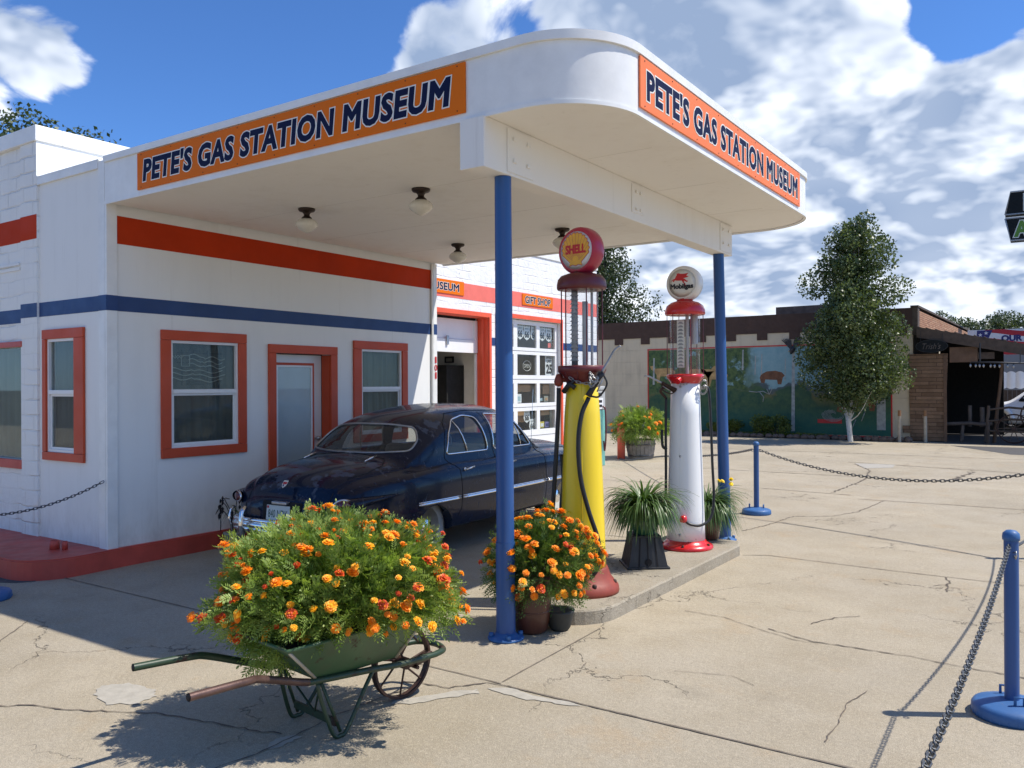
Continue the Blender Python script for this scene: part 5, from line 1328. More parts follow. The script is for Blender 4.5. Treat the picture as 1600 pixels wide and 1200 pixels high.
# --- white pump
PW = thing('gas_pump', 'tall white visible gas pump with bright red cap and ivory globe', 'gas pump', (-3.046, 7.34, .10))
mb = MB(); mb.lathe([(.245, 0), (.25, .012), (.245, .03), (.215, .045), (.19, .062), (.18, .08)], 44)
for k in range(5): a = R(-75 + 72 * k); mb.lathe([(.012, .03), (.012, .055), (0, .058)], 8, .222 * math.cos(a), .222 * math.sin(a), 1)
part_(mb, 'base', ['redpaint', 'rust'], PW)
mb = MB(); mb.lathe([(.176, .081), (.172, .25), (.155, .80), (.140, 1.25), (.131, 1.545)], 44)
a_ = R(-66 - 20)
mb.tube([(.1762 * math.cos(a_), .1762 * math.sin(a_), .085), (.155 * math.cos(a_), .155 * math.sin(a_), .8), (.1312 * math.cos(a_), .1312 * math.sin(a_), 1.54)], .002, 4, 0)
for r_2, z_ in ((.174, .14), (.152, .86), (.134, 1.50)): mb.lathe([(.012, 0), (.010, .006), (0, .008)], 8, 0, 0, 1, True, Matrix.Translation((r_2 * math.cos(a_), r_2 * math.sin(a_), z_)) @ Matrix.Rotation(a_, 4, 'Z') @ Matrix.Rotation(PI / 2, 4, 'Y'))
part_(mb, 'column', ['pumpwhite', 'steel'], PW)
mb = MB(); mb.lathe([(.135, 1.53), (.138, 1.545), (.170, 1.585), (.172, 1.61), (.160, 1.618), (0, 1.62)], 44); mb.cyl(L3(-.06, .12, 1.585), L3(-.11, .17, 1.55), .026, .03); part_(mb, 'collar', ['redpaint'], PW)
mb = MB(); mb.lathe([(.138, 1.621), (.138, 2.175)], 40); part_(mb, 'glass_cylinder', ['glass_clear'], PW)
mb = MB(); toc = Vector((3.046, -7.34, 0)).normalized(); sd2 = Vector((-toc.y, toc.x, 0))
c0 = sd2 * -.04 + toc * .03
mb.add([c0 - sd2 * .034 + Vector((0, 0, 1.68)), c0 + sd2 * .034 + Vector((0, 0, 1.68)), c0 + sd2 * .034 + Vector((0, 0, 2.12)), c0 - sd2 * .034 + Vector((0, 0, 2.12))], [(0, 1, 2, 3)], 1)
for k in range(13):
    z = 1.69 + k * .033; c_ = c0 + toc * .004
    mb.add([c_ - sd2 * .03 + Vector((0, 0, z)), c_ + sd2 * .03 + Vector((0, 0, z)), c_ + sd2 * .010 + Vector((0, 0, z + .02)), c_ - sd2 * .010 + Vector((0, 0, z + .02))], [(0, 1, 2, 3)], 0)
part_(mb, 'gallon_gauge', ['scale', 'milk'], PW)
mb = MB(); mb.cyl(sd2 * .02 + Vector((0, 0, 1.621)), sd2 * .02 + Vector((0, 0, 2.17)), .016, seg=12); mb.cyl(sd2 * .055 + Vector((0, 0, 1.621)), sd2 * .055 + Vector((0, 0, 2.17)), .006, seg=8, mi=1); mb.cyl(sd2 * .09 - toc * .03 + Vector((0, 0, 1.9)), sd2 * .09 - toc * .03 + Vector((0, 0, 2.17)), .03, seg=12); part_(mb, 'riser_pipe', ['greypaint', 'redpaint'], PW)
for k in range(6):
    a = R(12 + 60 * k); mb = MB(); mb.cyl((.168 * math.cos(a), .168 * math.sin(a), 1.615), (.168 * math.cos(a), .168 * math.sin(a), 2.17), .004, seg=8); part_(mb, 'guard_rod', ['maroon'], PW)
mb = MB(); mb.lathe([(.15, 2.168), (.180, 2.17), (.187, 2.182), (.184, 2.215), (.168, 2.255), (.13, 2.285), (.09, 2.297), (.075, 2.30), (.075, 2.32), (0, 2.321)], 44); part_(mb, 'cap', ['redpaint'], PW)
gl, F, h = globe(PW, 2.462, .166, .15, 'globe_white', 'milk', Vector((.06, -1, 0)).normalized())
mb = MB(); G = F @ Matrix.Translation((0, 0, h * 1.10))
horse = [(-.105, .018), (-.088, .040), (-.075, .047), (-.064, .050), (-.055, .068), (-.044, .085), (-.048, .096), (-.024, .098), (-.012, .092), (.018, .090), (.062, .096), (.046, .078), (.040, .072), (.066, .064), (.040, .055), (.012, .050), (.030, .042), (.046, .026), (.056, .028), (.052, .014), (.040, .016), (.022, .028), (.020, .016), (.034, .000), (.036, -.022), (.026, -.020), (.022, .0), (.006, .018), (.000, .030), (-.020, .030), (-.045, .032), (-.062, .036), (-.068, .028), (-.074, .020), (-.082, .026), (-.076, .038), (-.086, .034)]
mb.add([G @ Vector((x * 1.05, y * 1.02 - .008, .001)) for x, y in horse], [tuple(range(len(horse)))[::-1]], 0)
fit_text(mb, 'Mobilgas', G @ Matrix.Translation((.0, -.036, 0)), .215, .055, .06, 1, .0015)
part_(mb, 'globe_emblem', ['redink', 'blackink'], gl)
mb = MB(); mb.tube(spline([L3(.155, .06, 1.52), L3(.20, .08, 1.46), L3(.215, .09, 1.2), L3(.225, .10, .8), L3(.235, .11, .48), L3(.20, .14, .30), L3(.10, .18, .235), L3(.0, .19, .245), L3(-.05, .18, .28)]), .0125, 10); part_(mb, 'hose', ['black'], PW)
mb = MB(); mb.tube(spline([L3(-.185, .03, 1.40), L3(-.19, .03, 1.1), L3(-.19, .03, .7), L3(-.195, .03, .4)]), .0125, 10); mb.tube(spline([L3(-.18, .03, .92), L3(-.215, .03, .94), L3(-.225, .03, 1.0), L3(-.225, .03, 1.10)]), .013, 8); part_(mb, 'hose', ['black'], PW)
mb = MB(); nozzle(mb, L3(-.10, .08, 1.47), -R_ * .9 + Vector((0, 0, .45)), 0, 1, .75); mb.tube(spline([L3(-.19, .03, 1.40), L3(-.24, .05, 1.46), L3(-.19, .06, 1.50), L3(-.12, .07, 1.46)]), .014, 8, 0); part_(mb, 'nozzle', ['rust', 'steel'], PW)
mb = MB(); chain_links(mb, sag(L3(-.10, .15, 1.53), L3(.15, .10, 1.60), .03, 10), .028, .0025)
for q in range(2): chain_links(mb, [L3(.15 + .03 * math.cos(t), .09 + .03 * math.sin(t), 1.47 + .05 * q + .04 * math.sin(t)) for t in (2 * PI * i / 12 for i in range(13))], .022, .003)
part_(mb, 'lock_chain', ['steel'], PW)
mb = MB(); mb.lathe([(0, -.03), (.03, -.02), (.035, 0), (.028, .03), (0, .04)], 12, 0, 0, 0, True, Matrix.Translation(L3(-.065, .20, .29))); part_(mb, 'hose_coupling', ['redpaint'], PW)

# --- teal pump by the garage
PT = thing('gas_pump', 'small old pump with faded teal body and grey top beside the garage', 'gas pump', (-8.12, 14.72, 0), 0)
mb = MB(); mb.box(-.22, -.30, 0, .20, .22, 1.12, 0, .012); part_(mb, 'cabinet', ['teal'], PT)
mb = MB(); mb.box(-.225, -.305, 1.125, .205, .225, 1.50, 0, .01)
mb.box(-.235, -.315, 1.505, .215, .235, 1.60, 0, .03); mb.lathe([(.22, 0), (.20, .05), (.12, .09), (0, .10)], 24, -.01, -.04, 0, True, Matrix.Translation((0, 0, 1.60))); part_(mb, 'head', ['greypaint'], PT)
mb = MB(); mb.box(-.15, -.315, 1.14, .13, -.306, 1.36, 0); mb.box(-.10, -.32, 1.27, .09, -.316, 1.32, 1); mb.box(-.10, -.32, 1.18, .09, -.316, 1.23, 1); mb.box(-.10, -.313, 1.40, .09, -.306, 1.46, 1)
mb.box(.206, -.20, 1.14, .212, .12, 1.36, 0); mb.box(.2125, -.15, 1.27, .216, .07, 1.32, 1); mb.box(.2125, -.15, 1.18, .216, .07, 1.23, 1); mb.box(.206, -.15, 1.40, .211, .07, 1.46, 1); part_(mb, 'dial_face', ['sash', 'blackp'], PT)
mb = MB(); mb.tube(spline([(.21, .10, 1.2), (.26, .12, 1.1), (.27, .12, .6), (.25, .1, .3), (.23, .1, .5)]), .016, 8); part_(mb, 'hose', ['maroon'], PT)

# ================================================================== WHEELBARROW
WB = thing('wheelbarrow', 'rusty green steel wheelbarrow with spoked iron wheel, planted with marigolds', 'wheelbarrow', (-2.92, 3.25, 0))
AX = Vector((-.15, -.989, 0)).normalized(); VX = Vector((.989, -.15, 0)).normalized()
def B_(u, v, z): return AX * u + VX * v + Vector((0, 0, z))
mb = MB()
def warc(r, n=36): return [B_(r * math.cos(2 * PI * i / n), 0, .185 + r * math.sin(2 * PI * i / n)) for i in range(n)]
n = 40
ringv = []
for i in range(n):
    a = 2 * PI * i / n
    for (r, v) in ((.185, -.018), (.185, .018), (.172, .018), (.172, -.018)): ringv.append(B_(r * math.cos(a), v, .185 + r * math.sin(a)))
mb.add(ringv, [(i * 4 + k, i * 4 + (k + 1) % 4, ((i + 1) % n) * 4 + (k + 1) % 4, ((i + 1) % n) * 4 + k) for i in range(n) for k in range(4)], 0, False)
for k in range(7):
    a = 2 * PI * k / 7 + .3; s = .012 if k % 2 else -.012
    mb.cyl(B_(.02 * math.cos(a), s * 2, .185 + .02 * math.sin(a)), B_(.173 * math.cos(a), 0, .185 + .173 * math.sin(a)), .006, .005, 8)
mb.cyl(B_(0, -.045, .185), B_(0, .045, .185), .03, .03, 16); mb.cyl(B_(0, -.13, .185), B_(0, .13, .185), .01, .01, 10)
part_(mb, 'wheel', ['rust'], WB)
def pipe_side(s, off=0.):
    return [B_(1.30, s * .25 + .065, .44), B_(1.05, s * .235 + .05, .425), B_(.95, s * .22 + .02, .40), B_(.70, s * .17, .305), B_(.60, s * .155, .285), B_(.30, s * .145, .255), B_(.12, s * .14, .235), B_(-.12, s * .13, .225)]
near = spline(pipe_side(1), 5); far = spline(pipe_side(-1), 5)
# handle tubes (near one rusty brown), then the green frame loop round the wheel
mb = MB(); k = 16; mb.tube(near[:k + 1], .0165, 12, 0, False, None, False); mb.tube([near[0], near[1]], .0135, 12, 1, False, None, True); part_(mb, 'handle', ['rustpipe', 'seam'], WB)
mb = MB(); mb.tube(far[:k + 1], .0165, 12, 0, False, None, False); mb.tube([far[0], far[1]], .0135, 12, 1, False, None, True); part_(mb, 'handle', ['green_iron', 'seam'], WB)
loop = near[k:] + spline([near[-1], B_(-.20, .10, .225), B_(-.235, 0, .225), B_(-.20, -.10, .225), far[-1]], 6)[1:-1] + far[k:][::-1]
mb = MB(); mb.tube(loop, .0160, 10); part_(mb, 'frame', ['green_iron'], WB)
# wheel stays and braces
mb = MB()
for s in (1, -1):
    mb.tube([B_(.02, s * .055, .185), B_(-.06, s * .10, .235), B_(-.10, s * .125, .24)], .007, 6); mb.add([B_(.06, s * .145, .225), B_(-.08, s * .14, .215), B_(-.02, s * .09, .175), B_(.05, s * .10, .19)], [(0, 1, 2, 3)])
    mb.tube([B_(.18, s * .13, .30), B_(.02, s * .08, .36), B_(-.06, s * .06, .29)], .006, 6)
part_(mb, 'axle_bracket', ['rust'], WB)
for s in (1, -1):
    mb = MB(); mb.tube(spline([B_(.30, s * .148, .25), B_(.36, s * .16, .18), B_(.47, s * .175, .03), B_(.51, s * .178, .012), B_(.55, s * .178, .03), B_(.60, s * .165, .18), B_(.62, s * .158, .275)], 5), .010, 8)
    mb.tube([B_(.60, s * .16, .27), B_(.51, s * .176, .03)], .008, 6); part_(mb, 'leg', ['green_iron'], WB)
mb = MB(); mb.obox(B_(.53, 0, .075), .012, .34, .035, Matrix.Rotation(math.atan2(VX.y, VX.x) + PI / 2, 4, 'Z')); mb.tube([B_(.60, -.15, .27), B_(.53, .0, .08), B_(.60, .15, .27)], .006, 6); part_(mb, 'cross_brace', ['green_iron'], WB)
# tray
bot = [(.15, .135), (.15, -.135), (.60, -.135), (.60, .135)]; topp = [(.08, .30), (.08, -.30), (.86, -.30), (.86, .30)]
def tray(b, t, z0, z1, th):
    vs = [B_(*p, z0) for p in b] + [B_(*p, z1) for p in t]
    return vs
mb = MB(); zt = .505
o1 = tray(bot, topp, .275, zt, 0); i1 = tray([(.16, .125), (.16, -.125), (.59, -.125), (.59, .125)], [(.092, .288), (.092, -.288), (.848, -.288), (.848, .288)], .285, zt, 0)
mb.add(o1 + i1, [(0, 1, 2, 3), (0, 4, 5, 1), (1, 5, 6, 2), (2, 6, 7, 3), (3, 7, 4, 0), (8, 11, 10, 9), (8, 9, 13, 12), (9, 10, 14, 13), (10, 11, 15, 14), (11, 8, 12, 15), (4, 12, 13, 5), (5, 13, 14, 6), (6, 14, 15, 7), (7, 15, 12, 4)])
rim = [B_(*p, zt) for p in topp]; mb.tube([rim[i].lerp(rim[(i + 1) % 4], k / 4) for i in range(4) for k in range(4)], .010, 8, 0, True)
for i in range(4):
    a, b = o1[i], o1[i + 4]; mb.tube([a, a.lerp(b, .5), b], .008, 6, 1 if i in (0, 3) else 0)
part_(mb, 'tray', ['green_tray', 'galv'], WB)
mb = MB(); mb.add([B_(*p, .475) for p in [(.16, .26), (.16, -.26), (.82, -.26), (.82, .26)]], [(0, 1, 2, 3)]); part_(mb, 'soil', ['soil'], WB)

# ================================================================== POTS, STANDS, BARRIERS
pt = thing('plant_pot', 'dark glazed terracotta pot of marigolds behind the near blue post', 'plant pot', (-2.99, 4.60, 0))
mb = MB(); mb.lathe([(.085, 0), (.105, .02), (.125, .13), (.135, .24), (.134, .31), (.124, .335), (.140, .35), (.142, .375), (.13, .38), (.12, .37), (0, .36)], 36)
mb.lathe([(.134, .245), (.138, .252), (.134, .259)], 36); mb.lathe([(.126, .14), (.130, .146), (.127, .152)], 36); part_(mb, 'pot', ['terra'], pt)
p2 = thing('plant_pot', 'small dark grey pot squeezed against the kerb of the pump island', 'plant pot', (-2.905, 4.79, 0)); p2.location = (-2.855, 4.735, 0)
mb = MB(); mb.lathe([(.055, 0), (.07, .02), (.095, .12), (.10, .135), (.09, .135), (0, .125)], 28); part_(mb, 'pot', ['cementpot'], p2)
cs = thing('plastic_stand', 'black plastic tapered step stool turned into a plant stand on the pump island', 'plant stand', (-3.04, 6.42, .10), R(38))
mb = MB()
def fr(b, t, z0, z1, mb, mi=0):
    mb.add([(-b, -b, z0), (b, -b, z0), (b, b, z0), (-b, b, z0), (-t, -t, z1), (t, -t, z1), (t, t, z1), (-t, t, z1)], [(0, 1, 5, 4), (1, 2, 6, 5), (2, 3, 7, 6), (3, 0, 4, 7), (4, 5, 6, 7), (3, 2, 1, 0)], mi)
fr(.165, .118, .0, .255, mb); mb.box(-.18, -.18, 0, .18, .18, .018, 0, .006); mb.box(-.121, -.121, .2555, .121, .121, .268, 0, .005)
for s in (-1, 1):
    for k in (-.06, 0, .06): mb.add([(k * 1.3 - .006, s * .166, .02), (k * 1.3 + .006, s * .166, .02), (k + .006, s * .121, .25), (k - .006, s * .121, .25)], [(0, 1, 2, 3)], 1)
    mb.lathe([(.03, 0), (.03, .002), (0, .002)], 14, 0, 0, 1, False, Matrix.Translation((0, s * .159, .055)) @ Matrix.Rotation(PI / 2, 4, 'X'))
part_(mb, 'stand_body', ['blackp', 'seam'], cs)
gp = thing('plant_pot', 'dark green faceted pot of strappy leaves standing on the black stand', 'plant pot', (-3.04, 6.42, .369))
mb = MB(); mb.lathe([(.09, 0), (.095, .02), (.135, .09), (.145, .12), (.142, .20), (.150, .215), (.14, .215), (0, .20)], 9, smooth=False); part_(mb, 'pot', ['greenpot'], gp)
bp_ = thing('plant_pot', 'tall brown glazed pot of fine strappy leaves beside the far blue post', 'plant pot', (-3.0, 7.86, .10))
bp_.location = (-3.03, 7.84, .10)
mb = MB(); mb.lathe([(.09, 0), (.11, .02), (.135, .14), (.142, .24), (.135, .29), (.145, .30), (.13, .30), (0, .29)], 32); part_(mb, 'pot', ['brownpot'], bp_)
wbx, wby = -8.0, 16.75
bl = thing('half_barrel', 'weathered half barrel planter behind the coral bollard', 'barrel planter', (wbx, wby, 0))
mb = MB(); ns = 22
for k in range(ns):
    a0, a1 = 2 * PI * k / ns + .01, 2 * PI * (k + 1) / ns - .01
    zs = [(.27, 0), (.31, .2), (.325, .42), (.30, .42), (.28, .2), (.25, 0)]
    vs = [(r * math.cos(a), r * math.sin(a), z) for a in (a0, a1) for r, z in zs]
    mb.add(vs, [(i, i + 1, 7 + i, 6 + i) for i in range(5)] + [(5, 0, 6, 11), (0, 5, 4, 3, 2, 1), (6, 7, 8, 9, 10, 11)])
part_(mb, 'staves', ['barrel'], bl)
for z, r in ((.06, .284), (.30, .321)): mb = MB(); mb.lathe([(r, z), (r + .006, z), (r + .008, z + .035), (r + .002, z + .035)], 32); part_(mb, 'hoop', ['hoop'], bl)
mb = MB(); mb.lathe([(.30, .38), (0, .39)], 24); part_(mb, 'soil', ['soil'], bl)
# coral bollard
o = MB(); o.lathe([(.085, 0), (.085, .66), (.078, .69), (.06, .70), (.06, .72), (.10, .74), (.105, .765), (.10, .775), (0, .78)], 24); o = o.build('bollard', ['bollard'], None, (-8.30, 16.40, 0)); tag(o, 'coral painted pipe bollard in front of the half barrel', 'bollard')
# stanchions
def stanchion(loc, label, first=None, rz=0):
    if first: return copy_tree(first, loc, rz, label)
    s = thing('stanchion', label, 'stanchion', loc, rz, 'blue chain stanchions')
    mb = MB(); mb.lathe([(.172, 0), (.176, .012), (.176, .045), (.166, .06), (.150, .066), (.10, .078), (.05, .085), (0, .086)], 36)
    for k in range(28): a = 2 * PI * k / 28; mb.cyl((.1755 * math.cos(a), .1755 * math.sin(a), .008), (.170 * math.cos(a), .170 * math.sin(a), .050), .004, seg=4)
    mb.tube([(-.085, -.02, .07), (-.085, -.02, .12), (-.085, .02, .12), (-.085, .02, .07)], .007, 6); mb.tube([(.085, -.02, .07), (.085, -.02, .12), (.085, .02, .12), (.085, .02, .07)], .007, 6)
    mb.build('base', ['blue_base'], s)
    mb = MB(); mb.cyl((0, 0, .08), (0, 0, .855), .0325, seg=20); mb.build('pole', ['blue_post'], s)
    mb = MB(); mb.lathe([(.0325, .855), (.038, .857), (.039, .872), (.036, .89), (.022, .903), (0, .907)], 20); mb.build('pole_cap', ['blue_base'], s)
    for sg in (1, -1): mb = MB(); mb.tube([(sg * .032, 0, .80), (sg * .055, 0, .81), (sg * .06, 0, .79), (sg * .05, 0, .775), (sg * .034, 0, .785)], .004, 6); mb.build('hook', ['steel'], s)
    return s
S1 = (-.279, 4.712, 0)
s0 = stanchion(S1, 'blue stanchion nearest the camera at the right side of the forecourt', None, R(-65))
stanchion((-3.343, 10.307, 0), 'blue stanchion behind the far plant pot, with chains to both sides', s0, R(10))
stanchion((-.20, 9.13, 0), 'blue stanchion just beyond the right edge of the photo', s0, R(-95))
stanchion((-6.93, 2.99, 0), 'blue stanchion beside the red kerb corner, only its base in view', s0, R(170))
def chain(name, label, pts, link=.036, wr=.0036, mat='chain_dark'):
    mb = MB(); chain_links(mb, pts, link, wr); o = mb.build(name, [mat]); return tag(o, label, 'chain')
chain('chain', 'steel chain hanging from the near blue stanchion towards the camera', sag((-.285, 4.672, .835), (-.28, 1.25, .835), .068, 60), .029, .0028)
chain('chain', 'dark chain from the far blue stanchion swooping right across the forecourt', sag((-3.29, 10.29, .80), (-.26, 9.15, .80), .21, 60), .045, .0048)
chain('chain', 'dark chain from the far blue stanchion to the left behind the white pump', [Vector((-3.40, 10.32, .80)).lerp(Vector((-8.27, 16.25, .80)), t_) - Vector((0, 0, .80 - z_)) for t_, z_ in ((0, .80), (.06, .73), (.14, .65), (.25, .56), (.4, .46), (.55, .36), (.7, .23), (.82, .12), (.92, .035), (1, .02))], .045, .0045)
chain('chain', 'dark chain from the corner board across the painted brick wall', sag((-7.205, 4.08, .78), (-8.9, 2.75, .80), .30, 60), .034, .0036)
chain('chain', 'steel chain leading from the near blue stanchion away along the right edge', sag((-.275, 4.755, .82), (-.21, 9.09, .80), .16, 60), .031, .0034)
# odds and ends by the red kerb
def mug(loc, lb, r=.035, h=.07):
    t = thing('red_pipe_stub', lb, 'pipe stub', loc); mb = MB(); mb.lathe([(r, 0), (r, h), (r * .8, h + .004), (r * .8, h - .02), (0, h - .02)], 18); part_(mb, 'stub', ['redcurb'], t); return t
mug((-7.62, 3.86, .170), 'wider red painted pipe stub on the red kerb', .042, .075)
mug((-7.52, 3.90, .170), 'thinner red painted pipe stub on the red kerb', .024, .07)
yp = thing('plant_pot', 'small pale yellow pot with bare twigs between the wall and the car bumper', 'plant pot', (-6.98, 5.30, 0))
mb = MB(); mb.lathe([(.075, 0), (.08, .01), (.10, .15), (.108, .155), (.108, .17), (.09, .17), (0, .16)], 24); part_(mb, 'pot', ['curtain_l'], yp)
mb = MB(); rr = random.Random(4)
for k in range(6):
    a = rr.uniform(0, 6.28); h = rr.uniform(.2, .42); sp = rr.uniform(.05, .32)
    mb.tube(spline([(0.02 * math.cos(a), .02 * math.sin(a), .15), (sp * .3 * math.cos(a), sp * .3 * math.sin(a), .15 + h * .6), (sp * .8 * math.cos(a), sp * .8 * math.sin(a), .15 + h), (sp * 1.3 * math.cos(a + .3), sp * 1.3 * math.sin(a + .3), .15 + h * (.3 if k % 2 else 1.05))], 5), .0045, 5)
    for q in range(5): c = Vector((sp * math.cos(a), sp * math.sin(a), .2 + h * rr.uniform(.4, .9))); mb.add([c, c + Vector((.015, .01, .03)), c + Vector((0, .005, .055)), c + Vector((-.015, 0, .03))], [(0, 1, 2, 3)])
part_(mb, 'twigs', ['seam'], yp)
# ================================================================== MARIGOLDS
rg = random.Random(11)
def unit(rg=rg):
    while True:
        v = Vector((rg.uniform(-1, 1), rg.uniform(-1, 1), rg.uniform(-1, 1)))
        if .05 < v.length < 1: return v.normalized()
def sprig(mb, p, d_, L, pairs=5, lw=.0065, ll=.028, mi=0, rg=rg):
    """pinnate leaf: stem with pairs of narrow folded leaflets"""
    d_ = d_.normalized(); s = d_.cross(unit(rg)).normalized(); up = s.cross(d_)
    droop = rg.uniform(.1, .5)
    vs = []; fs = []
    for k in range(pairs + 1):
        t = (k + .6) / (pairs + .6); c = p + d_ * L * t - Vector((0, 0, 1)) * droop * L * t * t
        last = k == pairs
        for sg in ((0,) if last else (-1, 1)):
            dirn = (s * sg * .85 + d_ * .65 + up * rg.uniform(-.15, .25)).normalized() if not last else d_
            l2 = ll * (1.0 - .35 * abs(t - .5)) * rg.uniform(.85, 1.15)
            wv = dirn.cross(up).normalized() * lw * .5
            o = len(vs)
            vs += [c, c + dirn * l2 * .5 + wv, c + dirn * l2, c + dirn * l2 * .5 - wv]
            fs.append((o, o + 1, o + 2, o + 3))
    mb.add(vs, fs, mi)
def flower_mesh(name, mats, r=.026, layers=3, seed=0):
    rr = random.Random(seed); mb = MB()
    for L in range(layers):
        n = (11, 9, 6)[L] if L < 3 else 5; rad = r * (1, .78, .5)[L]; h = (.002, .008, .013)[L] * r / .026
        for k in range(n):
            a = 2 * PI * k / n + L * .3 + rr.uniform(-.12, .12); wd = rad * .42; ca, sa = math.cos(a), math.sin(a)
            tl = rr.uniform(-.12, .45) + L * .25; rl = rad * rr.uniform(.88, 1.08)
            def P(rad_, off, z): return (rad_ * ca - off * sa, rad_ * sa + off * ca, h + z)
            vs = [P(rad * .1, -.002, 0), P(rad * .1, .002, 0), P(rl * .62, wd * .8, rl * tl * .5), P(rl, wd * .65, rl * tl * .62), P(rl * .93, 0, rl * tl * .75), P(rl * 1.0, -wd * .65, rl * tl * .6), P(rl * .62, -wd * .8, rl * tl * .5)]
            mb.add(vs, [(0, 1, 2, 4), (2, 3, 4), (0, 4, 6), (4, 5, 6)], 0 if (rr.random() < .8) else 1)
    mb.lathe([(.001, -.020), (r * .28, -.016), (r * .34, -.002), (r * .1, .0)], 7, 0, 0, 2)
    mb.lathe([(r * .30, .006), (r * .32, .014), (0, .018)], 8, 0, 0, 0)
    me = bpy.data.meshes.new(name); me.from_pydata(mb.v, [], mb.f)
    for m_ in mats: me.materials.append(MT[m_])
    me.polygons.foreach_set('material_index', mb.mi); me.update(); return me
FL = [flower_mesh('flower', ['pet_o', 'pet_y', 'leaf_mg'], .0235, 3, 1), flower_mesh('flower', ['pet_y', 'pet_o', 'leaf_mg'], .0225, 3, 2),
      flower_mesh('flower', ['pet_r', 'pet_o', 'leaf_mg'], .0225, 3, 3), flower_mesh('flower', ['pet_y', 'pet_y', 'leaf_mg'], .021, 3, 4), flower_mesh('flower', ['pet_o', 'pet_o', 'leaf_mg'], .0225, 3, 5)]
LEM = flower_mesh('flower', ['lemon', 'lemon', 'leaf_mg'], .026, 2, 7)
def marigold(name, label, loc, rad, n_sprig, n_fl, weights, seed, rz=0., sink=.1, mat='leaf_mg', cat='flowers', fscale=1.0, shape=None, buds=40, ll=.028, group=None, bias=None, extra=0, front=0, cut=-.62):
    rr = random.Random(seed); t = thing(name, label, cat, loc, rz, group)
    rx, ry, rzv = rad; mb = MB(); sd = Vector((seed * 3.1, 0, 0))
    def surf(dv):
        k = 1 + .24 * noise.noise(dv * 1.9 + sd) + .20 * noise.noise(dv * 4.3 + sd)
        if shape: k *= shape(dv)
        return Vector((dv.x * rx, dv.y * ry, dv.z * rzv)) * k
    for i in range(n_sprig):
        dv = unit(rr)
        if dv.z < (-.85 if dv.x < -.3 else (-.5 if dv.x < .1 else cut)): continue
        k = rr.uniform(.62, 1.0) if rr.random() < .72 else rr.uniform(.25, .7)
        p = surf(dv) * k
        dirn = (dv + Vector((0, 0, .55)) + unit(rr) * .75)
        if dv.z < -.1: dirn = dv + unit(rr) * .6
        sprig(mb, p, dirn, rr.uniform(.05, .085) * ll / .028, 5, .0075 * ll / .028, ll, 0, rr)
    for i in range(n_sprig // 22):
        dv = unit(rr)
        if dv.z < -.2: continue
        p = surf(dv); mb.tube([p * .1 - Vector((0, 0, .1)), p * .55 + Vector((0, 0, .01)), p], .0028, 4, 1, False, None, False)
    for i in range(buds):
        dv = (unit(rr) + Vector((0, 0, .6))).normalized(); p = surf(dv) * .98; q = p + (dv + Vector((0, 0, .5))).normalized() * rr.uniform(.03, .075)
        mb.tube([p * .9, p.lerp(q, .6) , q], .0014, 4, 1, False, None, False); mb.lathe([(0, -.009), (.0045, -.003), (.005, .004), (.002, .011), (0, .012)], 6, 0, 0, 2, True, Matrix.Translation(q) @ dv.to_track_quat('Z', 'Y').to_matrix().to_4x4())
    mb.build('foliage', [mat, 'leaf_mgd', 'bud'], t)
    if extra:
        mb = MB()
        for i in range(extra + front):
            dv = unit(rr)
            while dv.z < -.4 or ((dv.dot(bias) > .1) if i < extra else (dv.dot(bias) < .1)): dv = unit(rr)
            p = surf(dv) * rr.uniform(.97, 1.06); nrm = (dv + Vector((0, 0, .7)) + unit(rr) * .35); me_ = FL[rr.choices(range(5), weights)[0]]; s9 = 1. if i < extra else .7
            mtx = Matrix.Translation(p) @ nrm.to_track_quat('Z', 'Y').to_matrix().to_4x4() @ Matrix.Scale(fscale * s9 * rr.uniform(.7, 1.1), 4)
            mb.add([v.co for v in me_.vertices], [tuple(q.vertices) for q in me_.polygons], rr.choice((0, 0, 1, 1, 2)), False, mtx)
        tag(mb.build('flowers', ['pet_o', 'pet_y', 'pet_r'], t), kind='stuff')
    for i in range(n_fl):
        for _ in range(30):
            dv = unit(rr)
            if dv.z > (-.52 if dv.x < .1 else max(-.52, cut)) and (not bias or dv.dot(bias) > .08): break
        p = surf(dv) * rr.uniform(.97, 1.07) + Vector((0, 0, .012))
        nrm = (Vector((dv.x / rx, dv.y / ry, dv.z / rzv)).normalized() + Vector((.25, .1, .75)) + unit(rr) * .35)
        me_ = FL[rr.choices(range(5), weights)[0]]
        o = bpy.data.objects.new('flower', me_); col.objects.link(o); o.parent = t
        s_ = fscale * rr.uniform(.72, 1.18)
        o.matrix_local = Matrix.Translation(p) @ nrm.to_track_quat('Z', 'Y').to_matrix().to_4x4() @ Matrix.Rotation(rr.uniform(0, 6.28), 4, 'Z') @ Matrix.Scale(s_, 4)
    return t
boxy = lambda v: (abs(v.x) ** 2.7 + abs(v.y) ** 2.7 + abs(v.z) ** 2.7) ** (-1 / 2.7) if v.z > -.2 else 1.0
marigold('marigold_bush', 'big mounded marigold bush with orange, golden and red flowers filling the green wheelbarrow', (-2.945, 2.84, .635), (.54, .44, .325), 14500, 100, (26, 30, 20, 18, 6), 5,
         math.atan2(.5635, .8261) , buds=90, shape=boxy, cut=-.30, ll=.025, extra=60, front=115, fscale=1.12, bias=Vector((.2, -1, .5)).normalized())
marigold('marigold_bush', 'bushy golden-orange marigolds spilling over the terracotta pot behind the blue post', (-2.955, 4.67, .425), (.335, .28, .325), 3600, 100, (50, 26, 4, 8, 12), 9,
         math.atan2(.5635, .8261), buds=14, mat='leaf_mgd', fscale=1.25, ll=.025, extra=40, front=30, bias=Vector((.2, -1, .5)).normalized())
